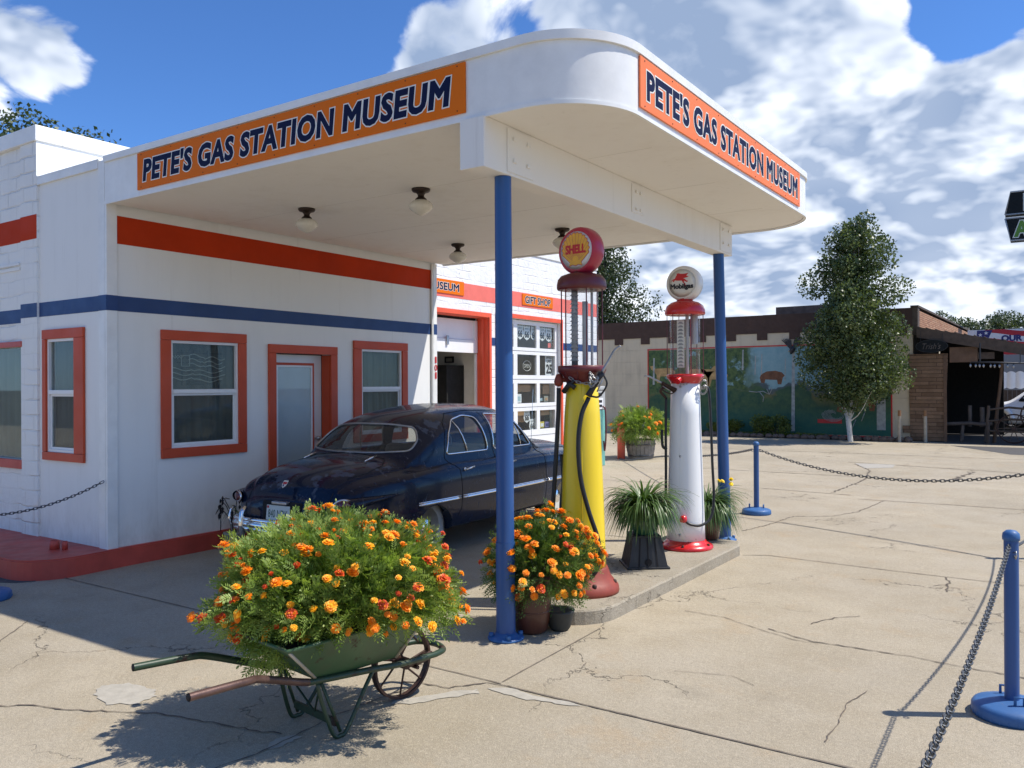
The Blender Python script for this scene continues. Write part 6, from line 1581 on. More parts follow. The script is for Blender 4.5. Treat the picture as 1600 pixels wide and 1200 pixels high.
marigold('marigold_bush', 'rounded marigold bush with small orange flowers in the weathered half barrel', (wbx, wby, .70), (.56, .56, .38), 1700, 42, (60, 20, 6, 6, 8), 13,
         .6, buds=0, ll=.06, fscale=2.2)

# ---- strappy plants
def strappy(label, loc, n, L0, L1, spread, seed, flowers=0, wd=.009, up=.35):
    rr = random.Random(seed); t = thing('strappy_plant', label, 'plant', loc); mb = MB()
    for i in range(n):
        a = rr.uniform(0, 2 * PI); L = rr.uniform(L0, L1); lean = rr.uniform(.15, 1.0) ** .8 * spread
        dv = Vector((math.cos(a), math.sin(a), 0)); sdv = Vector((-dv.y, dv.x, 0)); p = dv * rr.uniform(0, .06); w_ = wd * rr.uniform(.6, 1.2)
        el = PI / 2 - lean * .75; seg = 9; vs = []; curl = rr.uniform(.12, .30) * (0.6 + lean)
        tw = rr.uniform(-.4, .4)
        for k in range(seg + 1):
            q = k / seg; ww = w_ * (1 - q ** 2.2) * (.6 + .4 * min(1, q * 4)) + .0005
            sv = (sdv * math.cos(tw * q) + Vector((0, 0, 1)) * math.sin(tw * q))
            vs += [p - sv * ww / 2, p + Vector((0, 0, -.0015)), p + sv * ww / 2]
            p = p + (dv * math.cos(el) + Vector((0, 0, math.sin(el)))) * L / seg
            el -= curl * (1 + q * .7)
            if el < -1.15: el = -1.15
        fs = []
        for k in range(seg): o = 3 * k; fs += [(o, o + 1, o + 4, o + 3), (o + 1, o + 2, o + 5, o + 4)]
        mb.add(vs, fs, 0, True)
    mb.build('leaves', ['blade'], t)
    for i in range(flowers):
        o = bpy.data.objects.new('flower', LEM); col.objects.link(o); o.parent = t; a = rr.uniform(-2.2, -.3)
        o.location = (.16 + .07 * math.cos(i * 2.1), .03 + .06 * math.sin(i * 2.1), .27 + .015 * i); o.rotation_euler = (.6, .4, i); o.scale = (.9, .9, .9)
    return t
strappy('arching dark green strappy plant in the green pot on the black stand', (-3.04, 6.42, .54), 760, .24, .50, 1.15, 3, 0, .022)
strappy('mop of fine drooping green leaves with a few yellow blooms in the brown pot', (-3.03, 7.84, .38), 1100, .22, .48, 1.25, 8, 4, .014)
strappy('low dark plant between the wall and the back bumper of the sedan', (-6.98, 5.38, .30), 18, .15, .32, 1.1, 21, 0, .012)

# ================================================================== TREES
def leafcloud(mb, centres, n, size, seed, mi=0, flat=.5):
    """leaf sized quads gathered in clumps; centres = [(pos, radius)]"""
    rr = random.Random(seed); tot = sum(c[1] ** 2 for c in centres)
    for c, r in centres:
        m_ = int(n * r * r / tot)
        for i in range(m_):
            dv = unit(rr); k = rr.uniform(.25, 1.0) ** .5
            p = c + Vector((dv.x * r, dv.y * r, dv.z * r * .85)) * k
            a = unit(rr); b = a.cross(unit(rr)).normalized(); s = size * rr.uniform(.6, 1.25)
            mb.add([p - a * s * .5, p + b * s * .36, p + a * s * .5, p - b * s * .36], [(0, 1, 2, 3)], mi)
def limb(mb, p0, p1, r0, r1, rr, bend=.15, seg=5, mi=0, sd=8):
    p0 = Vector(p0); p1 = Vector(p1); L = (p1 - p0).length; pts = []; off = unit(rr) * L * bend
    for k in range(seg + 1):
        t = k / seg; pts.append(p0.lerp(p1, t) + off * math.sin(t * PI) + unit(rr) * L * .015)
    mb.tube(pts, r0, sd, mi, False, [r0 + (r1 - r0) * k / seg for k in range(seg + 1)], False); return pts
def tree(name, label, loc, H, prof_r, trunk_h, trunk_r, nleaf, lsize, mat, bark, seed, nclump=70, cr=.16, lean=(0, 0), group=None, stems=1, clump_out=.95):
    """prof_r(t): crown radius at height fraction t (0 bottom of crown .. 1 top)"""
    rr = random.Random(seed); t = thing(name, label, 'tree', loc, 0, group); cl = []; mb = MB()
    tops = []
    for s in range(stems):
        a = s * 2.4 + .5; bx = .07 * s * math.cos(a); by = .07 * s * math.sin(a)
        e = Vector((lean[0] + bx * 5, lean[1] + by * 5, H * (.93 if s == 0 else .8)))
        tops.append(limb(mb, (bx, by, -.05), e, trunk_r * (1 if s == 0 else .75), trunk_r * .12, rr, .02, 9))
    ch = H - trunk_h
    for i in range(nclump):
        tt = (i + .5) / nclump; tt = tt ** .9; R_c = prof_r(tt); a = i * 2.39996 + rr.uniform(-.4, .4); d_ = R_c * (rr.uniform(.30, clump_out) if i % 4 else rr.uniform(0, .35))
        c = Vector((lean[0] * tt + d_ * math.cos(a), lean[1] * tt + d_ * math.sin(a), trunk_h + ch * tt + rr.uniform(-.04, .04) * H))
        r = cr * H * (.30 + .70 * R_c / max(.01, max(prof_r(q / 10) for q in range(11)))) * rr.uniform(.6, 1.15)
        cl.append((c, r))
        if i % 2 == 0:
            tp = tops[i % stems]; b = tp[min(len(tp) - 2, max(1, int((c.z * .82 / H) * 9)))]; limb(mb, b, c, trunk_r * .28 * (1 - tt * .6), trunk_r * .05, rr, .08, 4, 0, 5)
    mb.build('trunk', [bark], t)
    mb = MB(); leafcloud(mb, cl, nleaf, lsize, seed + 1); mb.build('crown', [mat], t)
    return t
def birchbark():
    mt, n, b = newmat('white_birch_bark'); ob = n.obj()
    v = n.vmath('MULTIPLY', ob, (3, 3, 14)); f = n.rng(n.noise(v, 1.3, 4, .7), .60, .64)
    n.l(n.mix(f, (.62, .60, .55), (.03, .028, .025)), b.inputs['Base Color']); b.inputs['Roughness'].default_value = .8; return mt
MT['birch'] = birchbark()
pa = lambda t: 1.22 * (min(1, .62 + t * 2.6) if t < .25 else 1.0 - .62 * ((t - .25) / .75) ** 2.0)
tree('aspen_tree', 'tall narrow white-barked aspen standing in front of the painted mural wall', (-5.30, 24.55, 0), 6.05, pa, 1.05, .065, 48000, .082, 'leaf_asp', 'birch', 31, 150, .088, (.12, 0), None, 2, 1.08)
pe = lambda t: 2.3 * math.sin(PI * min(1, .18 + .80 * t)) ** .7
tree('broadleaf_tree', 'dark green tree rising behind the flat roof, left of the white pump', (-21.3, 39.5, 0), 10.0, pe, 2.4, .3, 17000, .15, 'leaf_elm', 'bark', 41, 80, .12, (.3, 0))
tree('broadleaf_tree', 'leafy tree just showing above the white parapet at the left', (-21.4, 10.1, 0), 8.3, lambda t: 2.9 * math.sin(PI * min(1, .2 + .72 * t)) ** .6, 2.2, .22, 16000, .12, 'leaf_elm', 'bark', 43, 70, .12)
for i, (x, y, h, r, lb) in enumerate([(-6.4, 58, 5.5, 2.6, 'leftmost of the hazy green trees beyond the bunting banner'), (-3.9, 60, 5.7, 3.0, 'middle hazy green tree beyond the bunting banner'), (-1.2, 59, 5.3, 3.0, 'rightmost hazy green tree beyond the bunting banner')]):
    tree('broadleaf_tree', lb, (x, y, 0), h, (lambda r: (lambda t: r * math.sin(PI * min(1, .25 + .68 * t)) ** .6))(r), 1.0, .2, 17000, .16, 'leaf_far', 'bark', 50 + i, 60, .17, (0, 0), 'far trees behind the banner')
# trees and street behind the camera, seen only as reflections in the glass
for i, (x, y) in enumerate([(-12, -17), (-3, -21), (8, -15), (19, -5)]):
    tree('broadleaf_tree', ['street tree furthest left behind the camera, reflected in the shop window', 'street tree straight behind the station corner, reflected in the glass', 'street tree across the road behind the camera', 'street tree far to the right behind the camera'][i], (x, y, 0), 7.5, lambda t: 3.2 * math.sin(PI * min(1, .2 + .72 * t)) ** .6, 2.0, .2, 2200, .42, 'leaf_elm', 'bark', 70 + i, 26, .17, (0, 0), 'street trees reflected in the windows')
# shrubs in front of the mural
def shrub(label, loc, r, n, seed, group='clipped shrubs along the mural'):
    rr = random.Random(seed); t = thing('shrub', label, 'shrub', loc, 0, group); mb = MB()
    cl = [(Vector((rr.uniform(-.6, .6) * r, rr.uniform(-.4, .4) * r, r * rr.uniform(.35, 1.0))), r * rr.uniform(.35, .5)) for _ in range(9)]
    leafcloud(mb, cl, n, .055, seed); mb.build('foliage', ['leaf_shrub'], t)
    mb = MB(); 
    for c, _ in cl: limb(mb, (0, 0, -.02), c, .012, .005, rr, .1, 3, 0, 5)
    mb.build('stems', ['bark'], t)
for i, (x, r, lb) in enumerate([(-9.55, .34, 'low shrub behind the white pump column'), (-9.0, .38, 'shrub between the white pump and the far blue post'), (-8.20, .52, 'tallest shrub just right of the far blue post'), (-7.62, .50, 'last rounded shrub right of the blue post'), (-11.4, .26, 'small low shrub at the left end of the mural')]):
    shrub(lb, (x, 25.45, .05), r, 1500, 90 + i)

# ================================================================== MURAL BUILDING
YM = 26.0
mbld = thing('mural_building', 'long tan block building with a dark brown stepped band and a painted landscape mural', 'building', (-4, YM, 0))
def Q_(mb, name, mats, par=None, base=(-4, YM, 0)):
    o = mb.build(name, mats); o.parent = par or mbld; o.location = -Vector(base) if par is None else (0, 0, 0); return o
XR = -3.92
mb = MB(); mb.box(-34, YM, -.02, XR, YM + .3, 3.22); mb.box(XR - .3, YM + .301, -.02, XR, 40.5, 3.22); mb.box(-34, 40.2, 0, XR - .31, 40.5, 3.6); Q_(mb, 'wall', ['tan'])
mb = MB(); mb.box(-33.9, YM + .31, 3.5, XR - .31, 40.1, 3.6); Q_(mb, 'roof', ['brownband'])
mb = MB(); mb.box(-34, YM - .03, 3.30, XR, YM + .3, 3.78)
for k in range(29):
    x = XR - .30 - k * 1.0; mb.box(x - .16, YM - .031, 3.0, x + .16, YM - .001, 3.2995)
mb.box(-34, YM - .029, 3.21, XR, YM + .0, 3.2999)
Q_(mb, 'stepped_band', ['brownband'])
mb = MB(); mb.box(-8.15, YM + 1.2, 3.6, -5.2, YM + 1.5, 4.12); mb.box(-8.7, YM + 1.6, 3.6, -8.2, YM + 1.8, 3.92); Q_(mb, 'roof_parapet', ['stone'])
def stackstone(name, c1, c2, bw=.34, rh=.06, off=.5):
    mt, n, b = newmat(name); ob = n.obj(); s = n.sep(ob)
    bt = n.n('ShaderNodeTexBrick', offset=.37, offset_frequency=2, squash=.6, squash_frequency=3); n.l(n.comb(n.math('ADD', s[0], s[1]), s[2], 0.), bt.inputs['Vector'])
    bt.inputs['Scale'].default_value = 1; bt.inputs['Brick Width'].default_value = bw; bt.inputs['Row Height'].default_value = rh; bt.inputs['Mortar Size'].default_value = .006
    bt.inputs['Color1'].default_value = (*c1, 1); bt.inputs['Color2'].default_value = (*c2, 1); bt.inputs['Mortar'].default_value = (c1[0] * .25, c1[1] * .25, c1[2] * .25, 1); bt.inputs['Bias'].default_value = -.1
    c = n.mix(n.rng(n.noise(ob, 3, 5), .35, .65, 0, .5), bt.outputs['Color'], tuple(x * .6 for x in c1)); n.l(c, b.inputs['Base Color']); b.inputs['Roughness'].default_value = .85
    bp = n.n('ShaderNodeBump'); bp.inputs['Distance'].default_value = .03; n.l(n.math('SUBTRACT', n.noise(ob, 20, 4), bt.outputs['Fac']), bp.inputs['Height']); n.l(bp.outputs[0], b.inputs['Normal']); return mt
MT['ledgestone'] = stackstone('orange_ledgestone', (.46, .22, .12), (.62, .36, .21))
MT['veneer'] = stackstone('brown_plank_veneer', (.20, .115, .062), (.34, .21, .125), .85, .105)
mb = MB(); mb.box(XR + .001, YM + .3, 3.221, XR + .12, 40.5, 3.72); Q_(mb, 'side_parapet', ['ledgestone'])
mb = MB(); mb.box(XR - .05, YM - .05, 3.781, XR + .16, 40.55, 3.84); mb.box(XR, YM - .035, 3.0, XR + .14, YM + .29, 3.78); Q_(mb, 'parapet_cap', ['darkwood'])
# veneered porch wall, leaning right edge
mb = MB(); mb.add([(-3.98, YM - .06, 0), (-3.12, YM - .06, 0), (-3.02, YM - .06, 2.45), (-4.03, YM - .06, 2.45), (-3.98, YM - .002, 0), (-3.12, YM - .002, 0), (-3.02, YM - .002, 2.45), (-4.03, YM - .002, 2.45)], [(0, 1, 2, 3), (1, 5, 6, 2), (3, 2, 6, 7), (4, 0, 3, 7)])
mb.box(-4.18, YM - .058, .22, -3.99, YM - .003, .42); mb.box(-4.14, YM - .058, .0, -3.99, YM - .003, .10); Q_(mb, 'veneer_panel', ['veneer'])
mb = MB(); mb.box(-3.13, YM - .09, 0, -3.05, YM - .061, 2.40); Q_(mb, 'edge_board', ['wood'])
# porch
ph = thing('porch', 'dark shed-roofed timber porch on the right side of the tan building', 'porch', (XR, YM, 0))
def PH(mb, name, mats): o = mb.build(name, mats); o.parent = ph; o.location = -Vector((XR, YM, 0)); return o
mb = MB(); 
def slopebox(x0, x1, y0, y1, za0, za1, th, mb, mi=0):
    mb.add([(x0, y0, za0 - th), (x1, y0, za1 - th), (x1, y1, za1 - th), (x0, y1, za0 - th), (x0, y0, za0), (x1, y0, za1), (x1, y1, za1), (x0, y1, za0)], [(3, 2, 1, 0), (4, 5, 6, 7), (0, 1, 5, 4), (1, 2, 6, 5), (2, 3, 7, 6), (3, 0, 4, 7)], mi)
slopebox(XR + .13, 1.6, YM - .20, YM - .08, 3.22, 2.04, .30, mb); PH(mb, 'rafter_board', ['darkwood'])
mb = MB(); slopebox(XR + .13, 1.7, YM - .079, 30.7, 3.22, 2.02, .05, mb); 
for k in range(24): x = XR + .15 + k * .235; z = 3.222 - (x - XR - .13) * .2145; mb.tube([(x, YM - .21, z + .008), (x, 30.7, z + .008)], .018, 6)
PH(mb, 'porch_roof', ['darkwood'])
for (x, y) in ((-1.0, 27.2), (-1.2, 30.3), (1.2, 27.2)):
    mb = MB(); limb(mb, (x, y, 0), (x + .03, y, 2.3), .09, .07, rg, .02); PH(mb, 'log_post', ['greywood'])
mb = MB(); mb.box(-2.98, YM - .05, 2.20, -2.30, YM + .05, 2.62); PH(mb, 'header_board', ['wood'])
mb = MB(); mb.box(-2.29, YM - .04, 2.30, 1.4, YM + .04, 2.50) if False else mb.box(-2.29, YM - .04, 2.28, -1.9, YM + .04, 2.46); PH(mb, 'header_board', ['darkwood'])
mb = MB(); limb(mb, (-1.97, 26.5, 0), (-1.78, 26.5, 2.2), .05, .04, rg, .03); PH(mb, 'log_post', ['wood'])
# dark store wall under the porch
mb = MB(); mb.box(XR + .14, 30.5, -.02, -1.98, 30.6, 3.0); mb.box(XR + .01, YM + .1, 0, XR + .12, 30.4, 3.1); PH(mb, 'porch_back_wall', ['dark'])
# oval sign
ov = thing('oval_sign', "black oval sign with pale script reading Trish's hanging above the plank veneer", 'sign', (0, 0, 0)); ov.matrix_world = face_ny(-3.40, YM - .24, 2.66)
mb = MB(); pts = [(.40 * math.cos(a), .175 * math.sin(a)) for a in (2 * PI * i / 36 for i in range(36))]; mb.plate(pts, Matrix.Identity(4), .03); mb.build('oval_panel', ['signblack'], ov)
mb = MB(); mb.tube([(x, y, .03) for x, y in pts], .008, 6, 0, True); mb.build('oval_rim', ['cementpot'], ov)
mb = MB(); fit_text(mb, "Trish's", Matrix.Identity(4), .46, .17, .0, 0, .034, .35); mb.build('lettering', ['greywood'], ov)
mb = MB(); mb.box(-.28, .16, .01, -.27, .42, .02); mb.box(.27, .16, .01, .28, .34, .02); mb.build('hanger', ['blackp'], ov)
# mural: the painting itself, a generic wooded landscape with elk
def muralmat():
    mt, n, b = newmat('mural_paint'); g = n.nt.nodes.new('ShaderNodeNewGeometry').outputs['Position']; s = n.sep(g)
    nA = n.noise(g, 1.1, 6, .6); nB = n.noise(g, 5, 6, .65); x, z = s[0], s[2]
    hor = n.math('ADD', n.math('MULTIPLY', n.math('SUBTRACT', nA, .5), 1.2), z)
    sky_ = n.mix(n.rng(nB, .3, .7), (.17, .33, .37), (.27, .42, .44))
    grass = n.mix(n.rng(nB, .35, .65), (.015, .065, .038), (.06, .12, .045))
    grass = n.mix(n.math('MULTIPLY', n.rng(nA, .52, .62), n.rng(z, .9, 1.4)), grass, (.20, .16, .05))
    grass = n.mix(n.rng(z, .95, .3, 0, .7), grass, (.015, .13, .10))
    c = n.mix(n.rng(hor, 1.42, 1.50), grass, n.mix(n.rng(hor, 1.55, 1.62), (.07, .10, .11), sky_))
    wood_ = n.mix(n.rng(n.noise(g, 7, 6, .7), .35, .65), (.015, .05, .022), (.11, .17, .045))
    mask = n.math('MULTIPLY', n.rng(n.math('ADD', x, n.math('MULTIPLY', nA, 1.4)), -7.6, -8.0), n.rng(hor, 1.35, 1.5))
    c = n.mix(n.math('MULTIPLY', mask, n.rng(n.noise(g, 2.6, 6, .65), .34, .42)), c, wood_)
    sp = n.math('MULTIPLY', n.rng(n.noise(g, 22, 2), .68, .72), n.rng(z, .8, .5)); c = n.mix(sp, c, (.25, .2, .05))
    n.l(c, b.inputs['Base Color']); b.inputs['Roughness'].default_value = .7; return mt
MT['mural'] = muralmat()
MT['elk'] = M('ochre_mural_paint', (.42, .27, .11), .7, var=.35, vs=7); MT['bear'] = M('umber_mural_paint', (.17, .07, .03), .7, var=.35, vs=7); MT['birchpaint'] = M('pale_mural_paint', (.34, .36, .34), .7, var=.3, vs=9)
MT['greenpaint'] = M('green_mural_paint', (.03, .10, .05), .7, var=.4, vs=9)
mu = thing('mural', 'large painted mural of a green meadow, aspens, elk and blue hills on the tan wall', 'mural', (0, 0, 0)); mu.matrix_world = face_ny(-8.30, YM - .002, 1.42)
def MU(mb, n, m_): o = mb.build(n, m_, mu); return o
mb = MB(); mb.box(-3.80, -1.32, 0, 3.80, 1.36, .008); mp = MU(mb, 'painting', ['mural'])
mb = MB(); ring_frame(mb, Matrix.Identity(4), -3.84, 3.84, -1.37, 1.41, .035, .014); MU(mb, 'red_border', ['redink'])
def blob(pts, z=.0095): mb.add([(x, y, z) for x, y in pts], [tuple(range(len(pts)))], 0)
mb = MB()
for (ox, oy, s, fl) in ((-3.25, .62, 1.0, -1), (-1.95, .55, 1.15, 1), (-1.45, .50, 1.0, -1)):
    pts = [(-.42, .0), (-.36, -.14), (-.30, -.34), (-.24, -.34), (-.22, -.14), (.12, -.14), (.18, -.36), (.24, -.36), (.26, -.10), (.34, .02), (.46, .10), (.50, .20), (.40, .22), (.30, .12), (.05, .13), (-.30, .14)]
    mb = MB(); blob([(ox + fl * s * x, oy + s * y) for x, y in (pts if fl > 0 else pts[::-1])]); MU(mb, 'painted_elk', ['elk'])
mb = MB()
for (ox, oy, s) in ((.40, .42, .9), (3.05, -.35, 1.0), (4.0, -.3, .0)):
    if s: blob([(ox + s * x, oy + s * y) for x, y in [(-.45, -.02), (-.40, -.2), (-.28, -.2), (-.25, -.08), (.15, -.1), (.18, -.25), (.30, -.25), (.35, -.02), (.42, .05), (.32, .16), (.10, .22), (-.2, .20), (-.40, .10)]]); MU(mb, 'painted_bison', ['bear']); mb = MB()
blob([(2.25, .05), (2.35, -.35), (2.3, -.62), (2.6, -.70), (2.85, -.55), (2.85, -.05), (2.95, .15), (2.55, .2), (2.2, .42), (2.05, .40)]) 
MU(mb, 'painted_rider', ['bear'])
mb = MB()
for (x, z0, z1, w_) in ((-3.62, .2, 1.1, .035), (-.55, .65, 1.30, .03), (-.15, .5, 1.1, .02), (.05, .5, 1.15, .02), (.78, .3, 1.0, .015), (1.02, -1.25, 1.30, .055)):
    mb = MB(); mb.add([(x - w_, z0, .0115), (x + w_, z0, .0115), (x + w_ * .7 + .02, z1, .0115), (x - w_ * .7 + .02, z1, .0115)], [(0, 1, 2, 3)]); MU(mb, 'painted_aspen', ['birchpaint'])
mb = MB()
for k in range(7):
    a = .35 + k * .42
    mb.tube([(2.2 + (.08 + .04 * k) * math.cos(t + a), -.72 + (.06 + .025 * k) * math.sin(t + a), .012) for t in (i * .35 for i in range(12))], .008, 4)
MU(mb, 'painted_rope', ['birchpaint'])
for (pts) in ([(-.35, -.02), (-.1, -.05), (.1, -.02), (.3, -.12)], [(.0, -.05), (.12, -.20), (.10, -.35)], [(.3, -.12), (.38, .04), (.34, .1)], [(.3, -.12), (.22, .06)], [(2.7, -1.2), (2.85, -.85)], [(3.1, -.62), (3.0, -.9)]):
    mb = MB(); mb.tube([(x, y, .012) for x, y in pts], .014, 4); MU(mb, 'painted_branch', ['birchpaint'])
mb = MB(); mb.box(1.75, -.98, .009, 2.45, -.86, .013); MU(mb, 'painted_saddle', ['redink'])
mb = MB(); mb.box(3.42, -1.15, .009, 3.66, -.25, .012); MU(mb, 'painted_waterfall', ['birchpaint'])
# eagle cut-out on the wall
ea = thing('eagle_sculpture', 'dark metal eagle with raised wings mounted at the top edge of the mural', 'sculpture', (0, 0, 0)); ea.matrix_world = face_ny(-7.28, YM - .05, 2.66)
mb = MB()
mb.lathe([(0, -.20), (.04, -.16), (.075, -.05), (.07, .04), (.035, .10), (0, .14)], 12, 0, 0, 0, True, Matrix.Rotation(-.5, 4, 'Z') @ Matrix.Rotation(R(-90), 4, 'X') @ Matrix.Diagonal((1, 1, -1, 1)) )
for s in (-1, 1):
    for k in range(7):
        a = R(62 + 7 * k) if s > 0 else R(118 - 7 * k); a = a if s > 0 else a; L = .42 - .018 * k
        a = R(48 + 5.5 * k) if s > 0 else R(132 - 6.5 * k)
        c = Vector((s * .03, .02, .02 * s)); e = c + Vector((math.cos(a) * L, math.sin(a) * L, .03)); nn = Vector((-math.sin(a), math.cos(a), 0)) * .022
        mb.add([c - nn, c + nn, e + nn * .5, e - nn * .4, c - nn + Vector((0, 0, .01)), c + nn + Vector((0, 0, .01)), e + nn * .5 + Vector((0, 0, .01)), e - nn * .4 + Vector((0, 0, .01))], [(0, 1, 2, 3), (7, 6, 5, 4), (0, 4, 5, 1), (1, 5, 6, 2), (2, 6, 7, 3), (3, 7, 4, 0)])
mb.build('body', ['eagle'], ea)
mb = MB(); mb.lathe([(0, -.03), (.03, 0), (0, .035)], 8, 0, 0, 0, True, Matrix.Translation((-.10, -.02, .03))); mb.build('head', ['milk'], ea)
# border rocks
rk = None; rr = random.Random(5)
for i in range(40):
    x = -12.1 + i * .215 + rr.uniform(-.03, .03)
    if x > -3.9: break
    bm = bmesh.new(); bmesh.ops.create_icosphere(bm, subdivisions=2, radius=1)
    sx, sy, sz = rr.uniform(.10, .135), rr.uniform(.09, .12), rr.uniform(.07, .105)
    for v in bm.verts: k = 1 + .22 * noise.noise(v.co * 1.3 + Vector((i * 5.1, 0, 0))); v.co = Vector((v.co.x * sx, v.co.y * sy, max(-.5, v.co.z) * sz)) * k
    me_ = bpy.data.meshes.new('border_rock'); bm.to_mesh(me_); bm.free(); me_.materials.append(MT['stone'])
    o = bpy.data.objects.new('border_rock', me_); col.objects.link(o); o.location = (x, 25.18 + rr.uniform(-.03, .03), .055)
    tag(o, 'rounded brown rock in the row edging the bed below the mural', 'rock', 'brown rocks edging the mural bed')
g = MB(); g.box(-12.2, 25.2, -.02, -3.95, 25.99, .05); struct(g, 'planting_bed', 'soil')
mb = MB(); rr = random.Random(17)
for i in range(2600):
    p = Vector((rr.uniform(-12, -6.2) if i % 3 else rr.uniform(-12.1, -9), rr.uniform(25.25, 25.9), .05)); a = unit(rr) * .05; a.z = abs(a.z) + .05; b = a.cross(unit(rr)).normalized() * .02
    mb.add([p, p + b + a * .5, p + a * 1.2, p - b + a * .5], [(0, 1, 2, 3)])
o = mb.build('ground_cover', ['leaf_shrub']); tag(o, kind='stuff', label='low green ground cover in the bed below the mural', cat='ground cover')
# two weathered posts
pp = thing('parking_post', 'weathered white post at the corner of the mural wall', 'post', (-4.12, 25.05, 0), 0, None)
mb = MB(); mb.cyl((0, 0, 0), (0, 0, .72), .045, seg=14); mb.cyl((0, 0, .7205), (0, 0, .88), .0455, .043, 14, 1); part_(mb, 'shaft', ['galv', 'rustend'], pp)
copy_tree(pp, (-3.50, 25.25, 0), 0, 'weathered white post in front of the plank veneer')

# porch clutter: log bench, rail with wagon wheel, string of bulbs
bn = thing('log_bench', 'rough log bench in the shade of the porch', 'bench', (-2.75, 26.3, 0))
mb = MB(); limb(mb, (-.55, 0, .46), (.75, 0, .50), .055, .05, rg, .01); part_(mb, 'seat', ['greywood'], bn)
for x in (-.45, .0, .6): mb = MB(); limb(mb, (x, .0, 0), (x + .05, 0, .48), .05, .045, rg, .02); part_(mb, 'leg', ['greywood'], bn)
mb = MB(); limb(mb, (.2, .2, .4), (.2, .2, 1.0), .05, .05, rg, .02); limb(mb, (.5, .2, .4), (.5, .2, .95), .06, .06, rg, .02); part_(mb, 'backrest', ['greywood'], bn)
fn = thing('log_fence', 'dark log rail fence with a wagon wheel set into it beside the porch', 'fence', (-2.05, 25.9, 0))
for x in (0, 1.05, 2.3): mb = MB(); limb(mb, (x, 0, 0), (x, 0, 1.0), .045, .04, rg, .02); part_(mb, 'post', ['darkwood'], fn)
for z in (.30, .62, .93): mb = MB(); limb(mb, (0, 0, z), (2.4, 0, z), .03, .028, rg, .01); part_(mb, 'rail', ['darkwood'], fn)
wl = thing('wagon_wheel', 'old spoked wagon wheel leaning on the log rail fence', 'wagon wheel', (-1.45, 25.83, .40))
mb = MB(); mb.tube([(.38 * math.cos(a), 0, .38 * math.sin(a)) for a in (2 * PI * i / 28 for i in range(28))], .02, 6, 0, True)
part_(mb, 'rim', ['rust'], wl); mb = MB()
for k in range(10): a = 2 * PI * k / 10; mb.cyl((0, 0, 0), (.37 * math.cos(a), 0, .37 * math.sin(a)), .012, seg=6)
part_(mb, 'spokes', ['darkwood'], wl); mb = MB(); mb.cyl((0, -.05, 0), (0, .05, 0), .05, seg=12); part_(mb, 'hub', ['rust'], wl)
w2 = copy_tree(wl, (-.95, 26.3, .75), .3, 'tall wagon wheel rim behind the fence in front of the white car')
lt = thing('porch_light_rack', 'dark rack with a row of small bulbs hanging under the porch eave', 'light fitting', (-2.35, 24.9, 2.17))
mb = MB(); mb.tube([(0, 0, 0), (.45, 0, -.01), (1.35, 0, -.06)], .02, 6); mb.cyl((.2, 0, 0), (.2, 0, .50), .02, seg=6); mb.cyl((1.1, 0, -.04), (1.1, 0, .3), .01, seg=6); part_(mb, 'rack_bar', ['blackp'], lt)
for k in range(9):
    x = [-.02, .1, .19, .28, .44, .53, .64, .82, .95][k]; mb = MB(); mb.cyl((x, 0, 0 - x * .04), (x, 0, -.06 - x * .04), .012, seg=6, mi=1); mb.lathe([(0, -.06), (.022, -.035), (.03, -.0), (.018, .03), (0, .035)], 10, 0, 0, 0, True, Matrix.Translation((x, 0, -.08 - x * .04))); part_(mb, 'bulb', ['steel', 'blackp'], lt)
# ---- banner
def banner():
    t = thing('banner', 'red, white and blue bunting banner with OUR N lettering above the porch roof', 'banner', (0, 0, 0)); t.matrix_world = face_ny(-3.32, 34.0, 2.62)
    mb = MB(); W_, H_ = 5.0, .90
    mb.box(0, 0, 0, W_, H_, .01, 0); 
    def wave(y0, y1, a, mi):
        n = 40; vs = []
        for i in range(n + 1):
            x = .55 + (W_ - .55) * i / n; o = .09 * math.sin(x * 2.2 + a); vs += [(x, max(.0, y0 + o), .013), (x, min(H_, y1 + o), .013)]
        mb.add(vs, [(2 * i, 2 * i + 2, 2 * i + 3, 2 * i + 1) for i in range(n)], mi)
    wave(.72, .90, .6, 1); wave(.34, .52, .6, 1); wave(.0, .14, .6, 1)
    mb.add([(.22, 0, .015), (.62, .0, .015), (.55, .35, .015), (.78, .88, .015), (.30, .88, .015)], [(0, 1, 2, 3, 4)], 2)
    for (x, y) in ((.40, .72), (.58, .78), (.42, .46), (.54, .6), (.45, .22)):
        st_ = [((.07 if i % 2 == 0 else .03) * math.cos(R(90 + 36 * i)) + x, (.07 if i % 2 == 0 else .03) * math.sin(R(90 + 36 * i)) + y, .018) for i in range(10)]; mb.add(st_, [tuple(range(10))], 0)
    mb.build('cloth', ['flagwhite', 'flagred', 'flagblue'], t)
    mb = MB()
    b = fit_text(mb, 'OUR', Matrix.Translation((1.36, .58, 0)), .60, .19, .08, 0, .022); fit_text(mb, 'N', Matrix.Translation((1.95, .60, 0)), .18, .19, .08, 0, .022); fit_text(mb, 'C', Matrix.Translation((1.95, .86, 0)), .16, .20, .08, 0, .022); fit_text(mb, 'L', Matrix.Translation((1.95, .16, 0)), .12, .21, .08, 0, .022)
    mb.build('lettering', ['flagblue'], t)
    mb = MB()
    for x in (.02, 4.95): mb = MB(); mb.cyl((x, -2.6, -.05), (x, 1.0, -.05), .03, seg=8); mb.build('pole', ['galv'], t)
banner()
